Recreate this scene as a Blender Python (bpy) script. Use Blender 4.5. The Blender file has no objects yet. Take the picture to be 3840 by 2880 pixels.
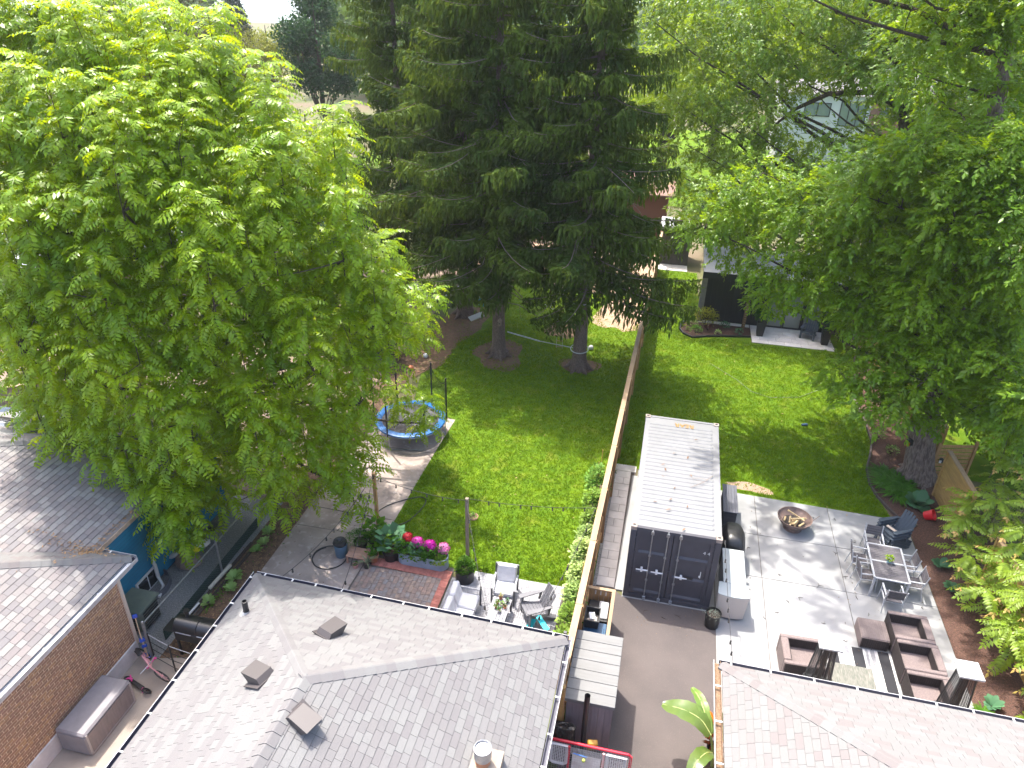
import bpy, math, random
import numpy as np
from mathutils import Vector, Matrix, Euler
rnd = random.Random(7)
rng = np.random.default_rng(7)
SC = bpy.context.scene
COL = SC.collection
R = math.radians

# ---------------------------------------------------------------- camera
CAM = Vector((0.034, -16.226, 15.82))
YAW, PITCH, ROLL = 0.21116, 0.50868, 0.02484
cam = bpy.data.cameras.new('camera')
cam.sensor_width = 36.0
cam.lens = 36.0 * 2777.0 / 3840.0
cam.clip_end = 2000
camo = bpy.data.objects.new('camera', cam)
COL.objects.link(camo)
Fv = Vector((-math.sin(YAW) * math.cos(PITCH), math.cos(YAW) * math.cos(PITCH), -math.sin(PITCH)))
Rv = Vector((math.cos(YAW), math.sin(YAW), 0))
Uv = Rv.cross(Fv)
r_ = math.cos(ROLL) * Rv + math.sin(ROLL) * Uv
u_ = math.cos(ROLL) * Uv - math.sin(ROLL) * Rv
camo.matrix_world = Matrix(((r_.x, u_.x, -Fv.x, CAM.x), (r_.y, u_.y, -Fv.y, CAM.y), (r_.z, u_.z, -Fv.z, CAM.z), (0, 0, 0, 1)))
SC.camera = camo

# ---------------------------------------------------------------- light
SUN_EL, SUN_AZ = 66.5, -45.0
world = bpy.data.worlds.new('World')
SC.world = world
world.use_nodes = True
wn = world.node_tree.nodes
bg = wn['Background']
sky = wn.new('ShaderNodeTexSky')
sky.sky_type = 'NISHITA'
sky.sun_disc = False
sky.sun_elevation = R(SUN_EL)
sky.sun_rotation = R(SUN_AZ)
sky.air_density = 1.0
sky.dust_density = 4.5
sky.ozone_density = 1.0
world.node_tree.links.new(sky.outputs[0], bg.inputs[0])
bg.inputs[1].default_value = 0.15
sun = bpy.data.lights.new('sun', 'SUN')
sun.energy = 2.05
sun.angle = R(0.53)
sun.color = (1.0, 0.955, 0.87)
suno = bpy.data.objects.new('sun', sun)
COL.objects.link(suno)
sd = Vector((math.sin(R(SUN_AZ)) * math.cos(R(SUN_EL)), math.cos(R(SUN_AZ)) * math.cos(R(SUN_EL)), math.sin(R(SUN_EL))))
suno.rotation_euler = sd.to_track_quat('Z', 'Y').to_euler()
suno.location = (-20, 20, 60)
vs = SC.view_settings
vs.view_transform = 'Standard'
vs.look = 'None'
vs.gamma = 1
vs.exposure = 2.12
vs.use_curve_mapping = False
SC.cycles.max_bounces = 8
SC.cycles.transparent_max_bounces = 16
SC.cycles.use_denoising = True

# ---------------------------------------------------------------- materials
MATS = {}
# the picture is exposed for the shade, so sunlit pale things are darkened and many shaded ones lightened in colour
SCALE = {'pale_concrete': .57, 'white_paint': .75, 'white_gutter': .7, 'pale_cedar': .62, 'shingle_grey': .29, 'shingle_mottled': .28, 'shingle_brown': .50, 'deck_slat': .60,
         'pale_cushion': 1.02, 'silver_arm': .7, 'container_top': .30, 'lid_plank': .33, 'white_slab': 1.25, 'aluminium': .7, 'counter_white': .8, 'counter_top': .8, 'cabinet_cream': .7,
         'membrane': .55, 'white_stucco': .7, 'heater_cap': .75, 'casting': .6, 'wall_brick': 1.9, 'mortar': 1.15, 'blue_siding': 2.0, 'container_grey': 1.5, 'rug_white': 1.0, 'rug_grey': 1.1,
         'brown_asphalt': .76, 'bare_dirt': 1.0, 'trodden_yard': .8, 'grey_metal_roof': .6, 'wicker': .95, 'wicker_weave_shaded': .42, 'yellow_cedar': 1.0, 'vent_brown': .45, 'old_concrete': 1.35,
         'path_concrete': 1.4, 'storage_resin': .95, 'storage_panel': 1.7, 'gravel': 1.5, 'mulch': 1.3, 'leafy_soil': 1.5, 'bark_grey': 1.5, 'bark_spruce': 1.5, 'red_paver': 1.3, 'mixed_paver': 1.4,
         'cedar': 1.15, 'navy_resin': 1.3, 'ac_green': 1.5, 'slat_charcoal': 1.3}
def _sc(name, c):
    k = SCALE.get(name, 1.0); return tuple(min(.9, q * k) for q in c)
def _rand(nt, var):
    n = nt.nodes
    oi = n.new('ShaderNodeObjectInfo'); ge = n.new('ShaderNodeNewGeometry')
    ad = n.new('ShaderNodeMath'); ad.operation = 'ADD'
    nt.links.new(oi.outputs['Random'], ad.inputs[0]); nt.links.new(ge.outputs['Random Per Island'], ad.inputs[1])
    fr = n.new('ShaderNodeMath'); fr.operation = 'FRACT'
    nt.links.new(ad.outputs[0], fr.inputs[0])
    mr = n.new('ShaderNodeMapRange')
    mr.inputs['To Min'].default_value = 1 - var; mr.inputs['To Max'].default_value = 1 + var
    nt.links.new(fr.outputs[0], mr.inputs['Value'])
    return fr.outputs[0], mr.outputs[0], ge

def mat(name, col, rough=0.6, var=0.0, col2=None, nscale=3.0, ndetail=4.0, npos=(0.35, 0.65), bump=None, metal=0.0, spec=0.5,
        rcols=None, stretch=(1, 1, 1), coat=0.0, col3=None, n3scale=1.0, n3pos=(0.55, 0.75)):
    """procedural material: base colour, noise-mixed second colour, random value per piece, bump"""
    if name in MATS: return MATS[name]
    col = _sc(name, col); col2 = col2 and _sc(name, col2); col3 = col3 and _sc(name, col3); rcols = rcols and [_sc(name, c) for c in rcols]
    m = bpy.data.materials.new(name); MATS[name] = m
    m.use_nodes = True
    nt = m.node_tree; n = nt.nodes; L = nt.links
    b = n['Principled BSDF']
    b.inputs['Roughness'].default_value = rough
    b.inputs['Metallic'].default_value = metal
    b.inputs['Specular IOR Level'].default_value = spec
    b.inputs['Coat Weight'].default_value = coat
    fr, mul, ge = _rand(nt, var)
    mp = n.new('ShaderNodeMapping'); mp.inputs['Scale'].default_value = stretch
    L.new(ge.outputs['Position'], mp.inputs['Vector'])
    out = None
    if rcols:
        rp = n.new('ShaderNodeValToRGB'); rp.color_ramp.interpolation = 'CONSTANT'
        els = rp.color_ramp.elements
        while len(els) < len(rcols): els.new(0.5)
        for i, c in enumerate(rcols):
            els[i].position = i / len(rcols); els[i].color = (*c, 1)
        L.new(fr, rp.inputs[0]); out = rp.outputs[0]
    else:
        rg = n.new('ShaderNodeRGB'); rg.outputs[0].default_value = (*col, 1); out = rg.outputs[0]
    def layer(out, c2, sc, pos, det):
        nz = n.new('ShaderNodeTexNoise'); nz.inputs['Scale'].default_value = sc; nz.inputs['Detail'].default_value = det
        L.new(mp.outputs[0], nz.inputs['Vector'])
        r2 = n.new('ShaderNodeMapRange'); r2.inputs['From Min'].default_value = pos[0]; r2.inputs['From Max'].default_value = pos[1]
        L.new(nz.outputs['Fac'], r2.inputs['Value'])
        mx = n.new('ShaderNodeMix'); mx.data_type = 'RGBA'
        L.new(r2.outputs[0], mx.inputs['Factor']); L.new(out, mx.inputs['A']); mx.inputs['B'].default_value = (*c2, 1)
        return mx.outputs['Result']
    if col2: out = layer(out, col2, nscale, npos, ndetail)
    if col3: out = layer(out, col3, n3scale, n3pos, 5.0)
    if var:
        hs = n.new('ShaderNodeHueSaturation'); L.new(out, hs.inputs['Color']); L.new(mul, hs.inputs['Value']); out = hs.outputs[0]
    L.new(out, b.inputs['Base Color'])
    if bump:
        nz = n.new('ShaderNodeTexNoise'); nz.inputs['Scale'].default_value = bump[0]; nz.inputs['Detail'].default_value = 5
        L.new(mp.outputs[0], nz.inputs['Vector'])
        bp = n.new('ShaderNodeBump'); bp.inputs['Strength'].default_value = bump[1]; bp.inputs['Distance'].default_value = bump[2] if len(bump) > 2 else 0.02
        L.new(nz.outputs['Fac'], bp.inputs['Height']); L.new(bp.outputs[0], b.inputs['Normal'])
    return m

def leafmat(name, col, col2, trans, fac=0.45, rough=0.42, var=0.25, nscale=0.6, spec=0.35):
    col, col2, trans = [tuple(min(.85, q * k) for q, k in zip(c, (1.28, 1.28, .85))) for c in (col, col2, trans)]; rough += .10; spec *= .5
    """leaf: glossy-ish front with light coming through"""
    m = mat(name, col, rough=rough, var=var, col2=col2, nscale=nscale, npos=(0.38, 0.62), spec=spec)
    nt = m.node_tree; n = nt.nodes; L = nt.links
    b = n['Principled BSDF']; o = n['Material Output']
    t = n.new('ShaderNodeBsdfTranslucent')
    src = b.inputs['Base Color'].links[0].from_socket
    mx = n.new('ShaderNodeMix'); mx.data_type = 'RGBA'; mx.blend_type = 'MIX'
    mx.inputs['Factor'].default_value = 0.65
    L.new(src, mx.inputs['A']); mx.inputs['B'].default_value = (*trans, 1)
    L.new(mx.outputs['Result'], t.inputs['Color'])
    ms = n.new('ShaderNodeMixShader'); ms.inputs[0].default_value = fac
    L.new(b.outputs[0], ms.inputs[1]); L.new(t.outputs[0], ms.inputs[2]); L.new(ms.outputs[0], o.inputs['Surface'])
    return m

# ---------------------------------------------------------------- mesh helpers
def _root(o):
    while o.parent: o = o.parent
    return o

class MB:
    """collects simple shapes; build() links them as ONE mesh object (coordinates given in world space)"""
    def __init__(s): s.v = []; s.f = []; s.m = []
    def add(s, vs_, fs, mi=0):
        k = len(s.v); s.v.extend([tuple(a) for a in vs_]); s.f.extend([tuple(i + k for i in f) for f in fs]); s.m.extend([mi] * len(fs)); return s
    def box(s, c, d, rot=None, mi=0, ch=0.0):
        hx, hy, hz = d[0] / 2, d[1] / 2, d[2] / 2
        ch = min(ch, hx * .9, hy * .9, hz * .9)
        vs_ = []; idx = {}
        if ch <= 0:
            for x in (-1, 1):
                for y in (-1, 1):
                    for z in (-1, 1): vs_.append((x * hx, y * hy, z * hz))
            fs = [(0, 1, 3, 2), (4, 6, 7, 5), (0, 4, 5, 1), (2, 3, 7, 6), (0, 2, 6, 4), (1, 5, 7, 3)]
        else:
            for x in (-1, 1):
                for y in (-1, 1):
                    for z in (-1, 1):
                        for a in range(3):
                            p = [x * (hx - ch), y * (hy - ch), z * (hz - ch)]
                            p[a] += (x, y, z)[a] * ch
                            idx[(x, y, z, a)] = len(vs_); vs_.append(tuple(p))
            I = idx; fs = []
            for g in (-1, 1):
                q = [I[(g, y, z, 0)] for y, z in ((-1, -1), (1, -1), (1, 1), (-1, 1))]; fs.append(tuple(q if g > 0 else q[::-1]))
                q = [I[(x, g, z, 1)] for x, z in ((-1, -1), (-1, 1), (1, 1), (1, -1))]; fs.append(tuple(q if g > 0 else q[::-1]))
                q = [I[(x, y, g, 2)] for x, y in ((-1, -1), (1, -1), (1, 1), (-1, 1))]; fs.append(tuple(q if g > 0 else q[::-1]))
            for a in (-1, 1):
                for b in (-1, 1):
                    fs.append((I[(a, b, -1, 0)], I[(a, b, 1, 0)], I[(a, b, 1, 1)], I[(a, b, -1, 1)]))
                    fs.append((I[(a, -1, b, 0)], I[(a, 1, b, 0)], I[(a, 1, b, 2)], I[(a, -1, b, 2)]))
                    fs.append((I[(-1, a, b, 1)], I[(1, a, b, 1)], I[(1, a, b, 2)], I[(-1, a, b, 2)]))
                    for z in (-1, 1): fs.append((I[(a, b, z, 0)], I[(a, b, z, 1)], I[(a, b, z, 2)]))
        M = rot if rot is not None else Matrix.Identity(3)
        c = Vector(c)
        return s.add([M @ Vector(p) + c for p in vs_], fs, mi)
    def bx(s, x0, x1, y0, y1, z0, z1, mi=0, ch=0.0):
        return s.box(((x0 + x1) / 2, (y0 + y1) / 2, (z0 + z1) / 2), (x1 - x0, y1 - y0, z1 - z0), None, mi, ch)
    def bar(s, a, b, w, h, mi=0, ch=0.0, up=(0, 0, 1)):
        a, b = Vector(a), Vector(b); d = b - a; L = d.length; y = d / L
        z = Vector(up); z = z - y * z.dot(y)
        if z.length < 1e-4: z = Vector((1, 0, 0)) - y * y.x
        z.normalize(); x = y.cross(z)
        M = Matrix(((x.x, y.x, z.x), (x.y, y.y, z.y), (x.z, y.z, z.z)))
        return s.box((a + b) / 2, (w, L, h), M, mi, ch)
    def tube(s, pts, rad, n=8, mi=0, cap=True):
        pts = [Vector(p) for p in pts]
        if not hasattr(rad, '__len__'): rad = [rad] * len(pts)
        rings = []; x = None
        for i, p in enumerate(pts):
            d = (pts[min(i + 1, len(pts) - 1)] - pts[max(i - 1, 0)])
            if d.length < 1e-9: d = Vector((0, 0, 1))
            d.normalize()
            if x is None:
                x = d.orthogonal().normalized()
            x = (x - d * x.dot(d)); x = x.normalized() if x.length > 1e-6 else d.orthogonal().normalized()
            y = d.cross(x)
            rings.append([p + (x * math.cos(2 * math.pi * k / n) + y * math.sin(2 * math.pi * k / n)) * rad[i] for k in range(n)])
        vs_ = [q for r in rings for q in r]; fs = []
        for i in range(len(pts) - 1):
            for k in range(n): fs.append((i * n + k, i * n + (k + 1) % n, (i + 1) * n + (k + 1) % n, (i + 1) * n + k))
        if cap:
            fs.append(tuple(range(n))[::-1]); fs.append(tuple((len(pts) - 1) * n + k for k in range(n)))
        return s.add(vs_, fs, mi)
    def lathe(s, prof, c, n=20, mi=0, cap=True, sx=1.0, sy=1.0):
        c = Vector(c); vs_ = []; fs = []
        for r, z in prof:
            for k in range(n): a = 2 * math.pi * k / n; vs_.append((c.x + r * sx * math.cos(a), c.y + r * sy * math.sin(a), c.z + z))
        for i in range(len(prof) - 1):
            for k in range(n): fs.append((i * n + k, i * n + (k + 1) % n, (i + 1) * n + (k + 1) % n, (i + 1) * n + k))
        if cap:
            fs.append(tuple(range(n))[::-1]); fs.append(tuple((len(prof) - 1) * n + k for k in range(n)))
        return s.add(vs_, fs, mi)
    def prism(s, poly, z0, z1, mi=0):
        n = len(poly); vs_ = [(x, y, z0) for x, y in poly] + [(x, y, z1) for x, y in poly]
        fs = [tuple(range(n))[::-1], tuple(range(n, 2 * n))] + [(k, (k + 1) % n, n + (k + 1) % n, n + k) for k in range(n)]
        return s.add(vs_, fs, mi)
    def loft(s, secs, mi=0, cap=True):
        n = len(secs[0]); vs_ = [p for q in secs for p in q]; fs = []
        for i in range(len(secs) - 1):
            for k in range(n): fs.append((i * n + k, i * n + (k + 1) % n, (i + 1) * n + (k + 1) % n, (i + 1) * n + k))
        if cap:
            fs.append(tuple(range(n))[::-1]); fs.append(tuple((len(secs) - 1) * n + k for k in range(n)))
        return s.add(vs_, fs, mi)
    def build(s, name, mats, parent=None, smooth=False, bevel=0.0):
        me = bpy.data.meshes.new(name)
        vs_ = s.v
        if parent is not None:
            ro = _root(parent); c, sn = math.cos(-ro.rotation_euler.z), math.sin(-ro.rotation_euler.z); l = ro.location
            vs_ = [((x - l.x) * c - (y - l.y) * sn, (x - l.x) * sn + (y - l.y) * c, z - l.z) for x, y, z in vs_]
        me.from_pydata(vs_, [], s.f)
        if not isinstance(mats, (list, tuple)): mats = [mats]
        for m in mats: me.materials.append(m)
        if len(mats) > 1: me.polygons.foreach_set('material_index', s.m)
        me.update()
        if smooth:
            me.polygons.foreach_set('use_smooth', [True] * len(me.polygons))
            try: me.set_sharp_from_angle(angle=R(40))
            except Exception: pass
        o = bpy.data.objects.new(name, me); COL.objects.link(o)
        if parent is not None: o.parent = parent
        if bevel:
            b = o.modifiers.new('edge', 'BEVEL'); b.width = bevel; b.segments = 2; b.limit_method = 'ANGLE'
        return o

def tag(o, label, cat, group=None, kind=None):
    if label: o['label'] = label
    if cat: o['category'] = cat
    if group: o['group'] = group
    if kind: o['kind'] = kind
    return o

def thing(name, label, cat, loc=(0, 0, 0), rz=0.0, group=None):
    o = bpy.data.objects.new(name, None); o.empty_display_size = 0.2
    COL.objects.link(o); o.location = loc; o.rotation_euler = (0, 0, rz)
    return tag(o, label, cat, group)

def struct(o, kind='structure'):
    o['kind'] = kind; return o

def dup(root, loc, rz, label, group=None):
    kids = {}
    for o in COL.objects:
        if o.parent: kids.setdefault(o.parent.name, []).append(o)
    def cp(o, par):
        c = o.copy(); COL.objects.link(c)
        if par is not None: c.parent = par
        for k in kids.get(o.name, []): cp(k, c)
        return c
    c = cp(root, None)
    c.location = loc; c.rotation_euler = (0, 0, rz); c['label'] = label
    if group: c['group'] = group
    return c

def rawmesh(name, V, F, mats, parent=None, mi=None, smooth=False):
    """fast mesh of triangles (or quads) from arrays"""
    V = np.asarray(V, dtype=np.float32); F = np.asarray(F, dtype=np.int32); k = F.shape[1]
    if parent is not None:
        ro = _root(parent); V = V - np.array(ro.location, dtype=np.float32)
    me = bpy.data.meshes.new(name)
    me.vertices.add(len(V)); me.vertices.foreach_set('co', V.ravel())
    me.loops.add(F.size); me.loops.foreach_set('vertex_index', F.ravel())
    me.polygons.add(len(F)); me.polygons.foreach_set('loop_start', np.arange(len(F), dtype=np.int32) * k)
    me.polygons.foreach_set('loop_total', np.full(len(F), k, dtype=np.int32))
    if not isinstance(mats, (list, tuple)): mats = [mats]
    for m in mats: me.materials.append(m)
    if mi is not None: me.polygons.foreach_set('material_index', np.asarray(mi, dtype=np.int32))
    me.update(calc_edges=True)
    if smooth: me.polygons.foreach_set('use_smooth', [True] * len(me.polygons))
    if name is None: return me
    o = bpy.data.objects.new(name, me); COL.objects.link(o)
    if parent is not None: o.parent = parent
    return o

def joinT(variants, vi, Rm, loc):
    """variants: list of (V,F[,mi]); vi index per copy; Rm (n,3,3); loc (n,3) -> joined arrays"""
    Vs, Fs, Ms = [], [], []; k = 0
    vi = np.asarray(vi)
    for j, va in enumerate(variants):
        sel = np.nonzero(vi == j)[0]
        if not len(sel): continue
        V, F = va[0], va[1]
        W = np.einsum('nij,vj->nvi', Rm[sel], V) + loc[sel][:, None, :]
        Vs.append(W.reshape(-1, 3))
        Fs.append((F[None] + (np.arange(len(sel)) * len(V))[:, None, None]).reshape(-1, F.shape[1]) + k)
        if len(va) > 2: Ms.append(np.tile(va[2], len(sel)))
        k += len(V) * len(sel)
    return np.concatenate(Vs), np.concatenate(Fs), (np.concatenate(Ms) if Ms else None)

def frames(d, up=None, roll=None):
    """(n,3) directions -> (n,3,3) with columns x, y=d, z"""
    d = d / np.linalg.norm(d, axis=1, keepdims=True)
    if up is None: up = np.tile(np.array([0, 0, 1.0]), (len(d), 1))
    x = np.cross(d, up); nn = np.linalg.norm(x, axis=1, keepdims=True)
    x = np.where(nn < 1e-3, np.array([1.0, 0, 0]), x / np.maximum(nn, 1e-6))
    z = np.cross(x, d)
    if roll is not None:
        c, s = np.cos(roll)[:, None], np.sin(roll)[:, None]
        x, z = x * c + z * s, z * c - x * s
    return np.stack([x, d, z], axis=2)

def clip(poly, a, b, c):
    """keep a*x+b*y<=c"""
    out = []
    for i in range(len(poly)):
        p, q = poly[i], poly[(i + 1) % len(poly)]
        dp, dq = a * p[0] + b * p[1] - c, a * q[0] + b * q[1] - c
        if dp <= 0: out.append(p)
        if (dp < 0 < dq) or (dq < 0 < dp):
            t = dp / (dp - dq); out.append((p[0] + t * (q[0] - p[0]), p[1] + t * (q[1] - p[1])))
    return out

def tiles(name, parent, mats, O, U, V, poly, w, h, gap=0.006, t0=0.004, t1=None, off=(0.0, 0.5), jw=0.0, nmax=300, rest='remaining', mi=0,
          jt=0.0, limit=None, base=-0.03, view=True, irregular=0.0):
    """lay pieces w x h over a convex polygon (in u,v) on the plane O,U,V; whole pieces become objects, cut ones and the surplus one joined part"""
    O, U, V = Vector(O), Vector(U).normalized(), Vector(V).normalized(); N = U.cross(V)
    ro = _root(parent)
    if t1 is None: t1 = t0
    us = [p[0] for p in poly]; vs_ = [p[1] for p in poly]
    ar = sum(poly[i][0] * poly[(i + 1) % len(poly)][1] - poly[(i + 1) % len(poly)][0] * poly[i][1] for i in range(len(poly)))
    P = poly if ar > 0 else poly[::-1]
    hp = []
    for i in range(len(P)):
        (x0, y0), (x1, y1) = P[i], P[(i + 1) % len(P)]
        a, b = (y1 - y0), -(x1 - x0); l = math.hypot(a, b)
        if l > 1e-9: hp.append((a / l, b / l, (a * x0 + b * y0) / l))
    cells = []
    row = 0; v = min(vs_)
    while v < max(vs_) - 1e-6:
        u = min(us) - w * off[row % len(off)] - (rnd.random() * irregular)
        while u < max(us):
            ww = w * (1 + rnd.uniform(-jw, jw))
            q = [(u + gap / 2, v + gap / 2), (u + ww - gap / 2, v + gap / 2), (u + ww - gap / 2, v + h - gap / 2), (u + gap / 2, v + h - gap / 2)]
            c = q
            for a in hp:
                c = clip(c, *a)
                if len(c) < 3: break
            if len(c) >= 3:
                full = all(a * p[0] + b * p[1] <= cc + 1e-6 for p in q for a, b, cc in hp)
                area = abs(sum(c[i][0] * c[(i + 1) % len(c)][1] - c[(i + 1) % len(c)][0] * c[i][1] for i in range(len(c)))) / 2
                if area > w * h * 0.04: cells.append((full, c, u + ww / 2, v, ww, rnd.uniform(-jt, jt)))
            u += ww
        v += h; row += 1
    cand = []
    for i, c in enumerate(cells):
        if c[0]:
            p = O + U * c[2] + V * (c[3] + h / 2); cand.append(((p - CAM).length if view else 0, i))
    cand.sort()
    pick = set(i for _, i in cand[:nmax])
    me = None
    hw = (w - gap) / 2; g = gap / 2
    def prism(c, v0, dz):
        top = [(p[0], p[1], t1 + (t0 - t1) * (p[1] - v0) / h + dz) for p in c]; n = len(c)
        vv = [(p[0], p[1], base) for p in c] + top
        ff = [tuple(range(n, 2 * n))] + [(k, (k + 1) % n, n + (k + 1) % n, n + k) for k in range(n)]
        return vv, ff
    vv, ff = prism([(-hw, g), (hw, g), (hw, h - g), (-hw, h - g)], 0.0, 0.0)
    me = bpy.data.meshes.new(name); me.from_pydata(vv, [], ff); me.materials.append(mats); me.update()
    B = Matrix(((U.x, V.x, N.x), (U.y, V.y, N.y), (U.z, V.z, N.z))).to_4x4()
    J = MB()
    for i, (full, c, cu, v0, ww, dz) in enumerate(cells):
        if i in pick:
            o = bpy.data.objects.new(name, me); COL.objects.link(o); o.parent = parent
            p = O + U * cu + V * v0 + N * dz
            o.matrix_basis = Matrix.Translation(p - ro.location) @ B @ Matrix.Diagonal(((ww - gap) / (w - gap), 1, 1, 1))
        else:
            vv, ff = prism(c, v0, dz)
            J.add([O + U * a + V * b + N * z for a, b, z in vv], ff)
    if J.v:
        o = J.build(rest, mats, parent); o['kind'] = 'stuff'
    return len(cells)
# ---------------------------------------------------------------- palette
M_concrete = mat('pale_concrete', (0.50, 0.50, 0.50), 0.8, 0.04, (0.40, 0.40, 0.40), 0.9, 6, bump=(60, 0.12))
M_olddrive = mat('old_concrete', (0.27, 0.218, 0.19), 0.9, 0.05, (0.19, 0.152, 0.135), 1.3, 7, bump=(45, 0.3), col3=(0.34, 0.29, 0.26), n3scale=5)
M_asphalt = mat('brown_asphalt', (0.135, 0.112, 0.105), 0.92, 0, (0.105, 0.088, 0.084), 0.8, 7, bump=(130, 0.45), col3=(0.19, 0.155, 0.14), n3scale=60, n3pos=(0.6, 0.72))
M_soil = mat('soil', (0.10, 0.066, 0.045), 0.95, 0, (0.06, 0.04, 0.03), 5, 6, bump=(25, 0.8, 0.04), col3=(0.17, 0.12, 0.07), n3scale=14)
M_mulch = mat('mulch', (0.085, 0.042, 0.030), 0.95, 0.35, (0.045, 0.024, 0.018), 18, 6, bump=(40, 1.0, 0.04), col3=(0.16, 0.085, 0.055), n3scale=40)
M_dirt = mat('bare_dirt', (0.36, 0.25, 0.175), 0.95, 0, (0.28, 0.19, 0.12), 2.2, 6, bump=(30, 0.5), col3=(0.2, 0.14, 0.09), n3scale=8)
M_needle = mat('needle_litter', (0.17, 0.095, 0.055), 0.95, 0, (0.11, 0.07, 0.04), 6, 6, bump=(60, 0.6), col3=(0.10, 0.13, 0.03), n3scale=5)
M_gravel = mat('gravel', (0.20, 0.20, 0.195), 0.9, 0.35, (0.11, 0.11, 0.11), 30, 3, bump=(55, 1.0, 0.04), col3=(0.30, 0.29, 0.27), n3scale=45)
M_lawn = mat('lawn_green', (0.108, 0.180, 0.008), 0.85, 0, (0.070, 0.138, 0.007), 2.2, 8, bump=(70, 0.6, 0.04), col3=(0.17, 0.185, 0.022), n3scale=1.3, n3pos=(0.55, 0.8), spec=.1)
M_ground = mat('wild_ground', (0.075, 0.10, 0.022), 0.95, 0, (0.13, 0.10, 0.06), 0.25, 8, bump=(20, 0.6))
M_white = mat('white_paint', (0.80, 0.80, 0.80), 0.45, 0.02)
M_gutter = mat('dark_gutter', (0.055, 0.055, 0.085), 0.5, 0)
M_gutterw = mat('white_gutter', (0.72, 0.71, 0.72), 0.45, 0, (0.55, 0.52, 0.5), 6)
M_cedar = mat('cedar', (0.40, 0.235, 0.105), 0.7, 0.14, (0.30, 0.165, 0.07), 3, 6, stretch=(8, 8, 0.8), bump=(20, 0.3))
M_cap = mat('pale_cedar', (0.58, 0.40, 0.24), 0.7, 0.10, (0.47, 0.31, 0.18), 2.0, 6, stretch=(6, 0.7, 6), bump=(20, 0.25))
M_yellowcedar = mat('yellow_cedar', (0.46, 0.29, 0.10), 0.7, 0.12, (0.36, 0.21, 0.07), 2.5, 6, stretch=(1, 1, 6), bump=(20, 0.25))
M_oldwood = mat('weathered_wood', (0.26, 0.20, 0.155), 0.85, 0.15, (0.18, 0.135, 0.10), 4, 6, stretch=(6, 6, 0.7), bump=(20, 0.3))
M_brickred = mat('red_paver', (0.36, 0.135, 0.105), 0.85, 0.16, (0.28, 0.10, 0.08), 8, 5, bump=(60, 0.3))
M_paver = mat('mixed_paver', (0.2, 0.15, 0.13), 0.88, 0.08, (0.15, 0.115, 0.10), 9, 5, bump=(60, 0.3),
              rcols=[(0.235, 0.165, 0.14), (0.20, 0.16, 0.145), (0.25, 0.185, 0.15), (0.18, 0.165, 0.165), (0.22, 0.15, 0.125), (0.175, 0.14, 0.125), (0.155, 0.15, 0.155)])
M_slabw = mat('white_slab', (0.52, 0.49, 0.47), 0.85, 0.07, (0.44, 0.41, 0.39), 2.5, 6, bump=(50, 0.15))
M_grout = mat('grout', (0.10, 0.085, 0.075), 0.95, 0, bump=(60, 0.4))
M_blacksteel = mat('black_steel', (0.018, 0.018, 0.020), 0.42, 0, spec=0.5)
M_blackplastic = mat('black_plastic', (0.020, 0.020, 0.022), 0.5, 0.1)
M_steel = mat('galvanised', (0.42, 0.43, 0.45), 0.4, 0.05, (0.32, 0.33, 0.35), 12, metal=0.8)
M_alu = mat('aluminium', (0.62, 0.63, 0.66), 0.4, 0.04, metal=0.25)
M_bark = mat('bark_grey', (0.165, 0.125, 0.105), 0.95, 0, (0.075, 0.055, 0.048), 5.5, 6, npos=(0.4, 0.6), stretch=(3.4, 3.4, 0.8), bump=(7, 1.0, 0.10))
M_barkdark = mat('bark_dark', (0.085, 0.062, 0.048), 0.95, 0, (0.045, 0.034, 0.028), 8, 6, stretch=(2.5, 2.5, 0.7), bump=(14, 1.0, 0.05))
M_barkspruce = mat('bark_spruce', (0.13, 0.096, 0.078), 0.95, 0, (0.07, 0.05, 0.042), 14, 6, stretch=(2, 2, 0.9), bump=(22, 1.0, 0.05))
M_deadtwig = mat('dead_twig', (0.21, 0.165, 0.14), 0.95, 0.2)

# ---------------------------------------------------------------- setting: ground and lawns
def sheet(name, poly, z, m, kind='structure', sub=0):
    mb = MB(); n = len(poly)
    mb.add([(x, y, z) for x, y in poly], [tuple(range(n))])
    return struct(mb.build(name, m), kind)

# far ground: gently dropping away past the yards
mb = MB(); xs = [-600, -200, -90, -45, -20, 0, 20, 45, 90, 200, 600]; ys = [-60, -20, 0, 20, 40, 60, 100, 160, 255, 420, 700]
def gz(x, y): return -0.03 - max(0, y - 60) * 0.012 - max(0, y - 255) * .02
mb.add([(x, y, gz(x, y)) for y in ys for x in xs],
       [(j * 11 + i, j * 11 + i + 1, (j + 1) * 11 + i + 1, (j + 1) * 11 + i) for j in range(10) for i in range(10)])
struct(mb.build('ground', M_ground))

sheet('lawn', [(-10.6, 23.0), (-10.45, 17.5), (-10.4, 13.0), (-9.6, 9.2), (-7.47, 8.0), (-7.54, 5.5), (-7.6, 3.5), (-7.62, 1.6), (-7.72, 0.4), (-7.5, -0.1),
               (-5.0, -0.2), (-3.0, -0.25), (-1.6, -0.3), (-0.8, -0.3), (-0.8, 6.4), (-0.62, 18), (-0.45, 29), (-10.6, 29)], 0.0, M_lawn)
sheet('lawn', [(-0.82, 6.5), (2.6, 6.5), (2.6, 5.9), (8.5, 5.75), (8.35, 6.5), (8.18, 7.2), (8.16, 7.9), (8.28, 8.8), (8.55, 9.7), (8.74, 10.6), (8.74, 12),
               (8.63, 14), (9.4, 18.6), (9.9, 24), (2.0, 24), (1.9, 27.95), (-0.42, 27.95), (-0.6, 18)], 0.0, M_lawn)
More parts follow.
